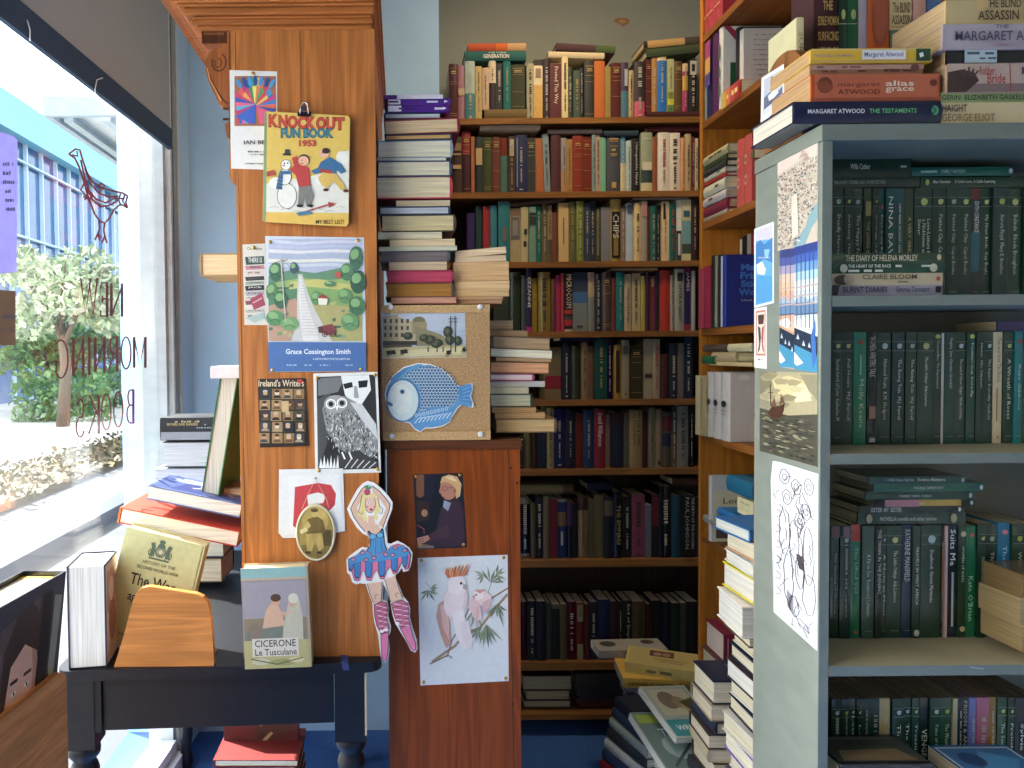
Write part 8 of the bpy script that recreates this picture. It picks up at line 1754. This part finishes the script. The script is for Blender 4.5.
# ================================================================== lamps, daylight, camera
def area(name, loc, tgt, sx, sy, power, col, spread=180):
    l = bpy.data.lights.new(name, 'AREA'); l.shape = 'RECTANGLE'; l.size = sx; l.size_y = sy; l.energy = power; l.color = col; l.spread = math.radians(spread)
    o = bpy.data.objects.new(name, l); COL.objects.link(o); o.location = loc
    o.rotation_euler = (Vector(tgt)-Vector(loc)).to_track_quat('-Z', 'Y').to_euler(); return o
w = bpy.data.worlds.new('World'); SC.world = w; w.use_nodes = True; n = w.node_tree.nodes; l = w.node_tree.links
bg = n['Background']; sky = n.new('ShaderNodeTexSky'); sky.sky_type = 'NISHITA'; sky.sun_disc = False; sky.sun_elevation = math.radians(38); sky.sun_rotation = math.radians(-60); sky.air_density = 1.2; sky.dust_density = 3
hs = n.new('ShaderNodeHueSaturation'); hs.inputs['Saturation'].default_value = .28; hs.inputs['Value'].default_value = 1.05
l.new(sky.outputs[0], hs.inputs['Color']); l.new(hs.outputs[0], bg.inputs[0]); bg.inputs[1].default_value = .9
def sun(el, az, power):
    s = bpy.data.lights.new('Sun', 'SUN'); s.energy = power; s.angle = math.radians(.6); s.color = (1, .95, .86)
    o = bpy.data.objects.new('Sun', s); COL.objects.link(o)
    d = Vector((math.cos(el)*math.cos(az), math.cos(el)*math.sin(az), math.sin(el)))      # towards the sun
    o.rotation_euler = (-d).to_track_quat('-Z', 'Y').to_euler()
sun(math.radians(38), math.radians(152), 34)
# area lights added inside the glazed openings to strengthen the daylight
p = area('daylight_fill_front', (-.35, -3.0, 1.55), (-.3, 0, 1.4), .85, 2.2, 1.8, (.95, .96, 1))
p = area('daylight_fill_side', (winX(.85)+.05, .85, 1.78), (1.5, 1.2, 1.62), 1.4, 1.15, 15, (.90, .94, 1))
# ceiling lamp over the bookcases; another added behind the camera as unseen fill
for i, (x, y, pw_) in enumerate(((.62, 2.2, 16), (.6, -1.0, 1.5))):
    r_ = root('ceiling_lamp', (x, y, 3.15), f'round white ceiling lamp above the shop floor, {["nearer the bookcases", "unseen, added behind the camera as fill"][i]}', 'lamp')
    b = MB(); b.lathe([(.05,.1),(.05,.06),(.14,.05),(.15,.0),(.145,-.004)], (x, y, 3.15), '#e4e4e0', 'plastic', 24); b.build('lamp_body', r_)
    area('lamp_light', (x, y, 3.12), (x, y+.1, 0), .26, .26, pw_, (1, .78, .52))
cam = bpy.data.cameras.new('Camera'); co = bpy.data.objects.new('Camera', cam); COL.objects.link(co)
cam.sensor_width = 36; cam.lens = F/1024*36; cam.shift_x = (512-CX)/1024; cam.shift_y = (CY-384)/1024; cam.clip_start = .02; cam.clip_end = 300
co.matrix_world = Matrix.Translation(CAM) @ CR.to_4x4(); SC.camera = co
vs_ = SC.view_settings; vs_.view_transform = 'Standard'; vs_.look = 'None'; vs_.gamma = 1; vs_.use_curve_mapping = False; vs_.exposure = 0.0

REST = [0,1,5,6,7,9,13,15,16,18,21,23,24,26,27,31,41,50,52,53,56,57,58,60,61,64,67,68,69,70,72,73,76,77,78,81,83,84,85,86,90,91,92,95,98,99,100,101,103,106,107,108,109,111,113,115,116,117,120,123,127,128,129,130,132,135,136,137,141,142,144,152,154,155,156,157,158,165,167,169,171,175,177,182,183,185,191,196,198,208,212,215,219,226,227,230,234,237,248,249,253,254,255,256,259,261,262,263,265,266,273,277,278,279,282,284,285,286,287,288,289,290,291,298,310,320,329,349,350,351,352,353,354,358,359,363,364,365,366,368,370,372,391,392,393,394,395,396,397,398,399,415,417,418,420,421,422,423,427,430,431,432,433,434,436,437,438,441,442,444,445,446,447,449,450,451,452,453,454,459,461,462,463,465,466,467,469,470,471,472,473,474,475,476,477,478,479,480,481,482,486,487,488,489,490,491,492,493,494,495,496,497,498,500,501,502,503,504,505,506,507,508,509,510,511,512,513,515,516,517,518,519,520,521,522,523,524,525,526,527,528,529,530,531,532,539,540,543,544,545,547,548,549,550,551,552,553,554,555,556,557,558,559,560,561,562]
# beyond the three hundred books that show largest, the rest become one object
def merge_small_books():
    nm = ['book' if k == 0 else 'book.%03d' % k for k in REST]; rest = [bpy.data.objects[x] for x in nm if x in bpy.data.objects]
    vs = []; fs = []; cs = []; ms = []; mats = []; sms = []
    for r_ in rest:
        for o in [r_]+list(r_.children):
            if o.type != 'MESH': continue
            me = o.data; mw = Matrix.Translation(o.location + (o.parent.location if o.parent else Vector((0,0,0)))); off = len(vs)
            vs += [mw @ v.co for v in me.vertices]; ca = me.color_attributes['Col'].data
            for p_ in me.polygons:
                fs.append([v+off for v in p_.vertices]); m_ = me.materials[p_.material_index]
                if m_ not in mats: mats.append(m_)
                ms.append(mats.index(m_)); sms.append(p_.use_smooth); cs += [tuple(ca[i].color) for i in p_.loop_indices]
    for r_ in rest:
        for o in list(r_.children): bpy.data.objects.remove(o)
        bpy.data.objects.remove(r_)
    me = bpy.data.meshes.new('books'); me.from_pydata(vs, [], fs)
    for m_ in mats: me.materials.append(m_)
    for p_, i, s_ in zip(me.polygons, ms, sms): p_.material_index = i; p_.use_smooth = s_
    ca = me.color_attributes.new('Col', 'FLOAT_COLOR', 'CORNER'); ca.data.foreach_set('color', [x for c in cs for x in c])
    o = bpy.data.objects.new('books', me); COL.objects.link(o)
    tag(o, 'the many smaller books filling the gaps in the shelves and the feet of the piles', 'books', kind='stuff')
if REST: merge_small_books()
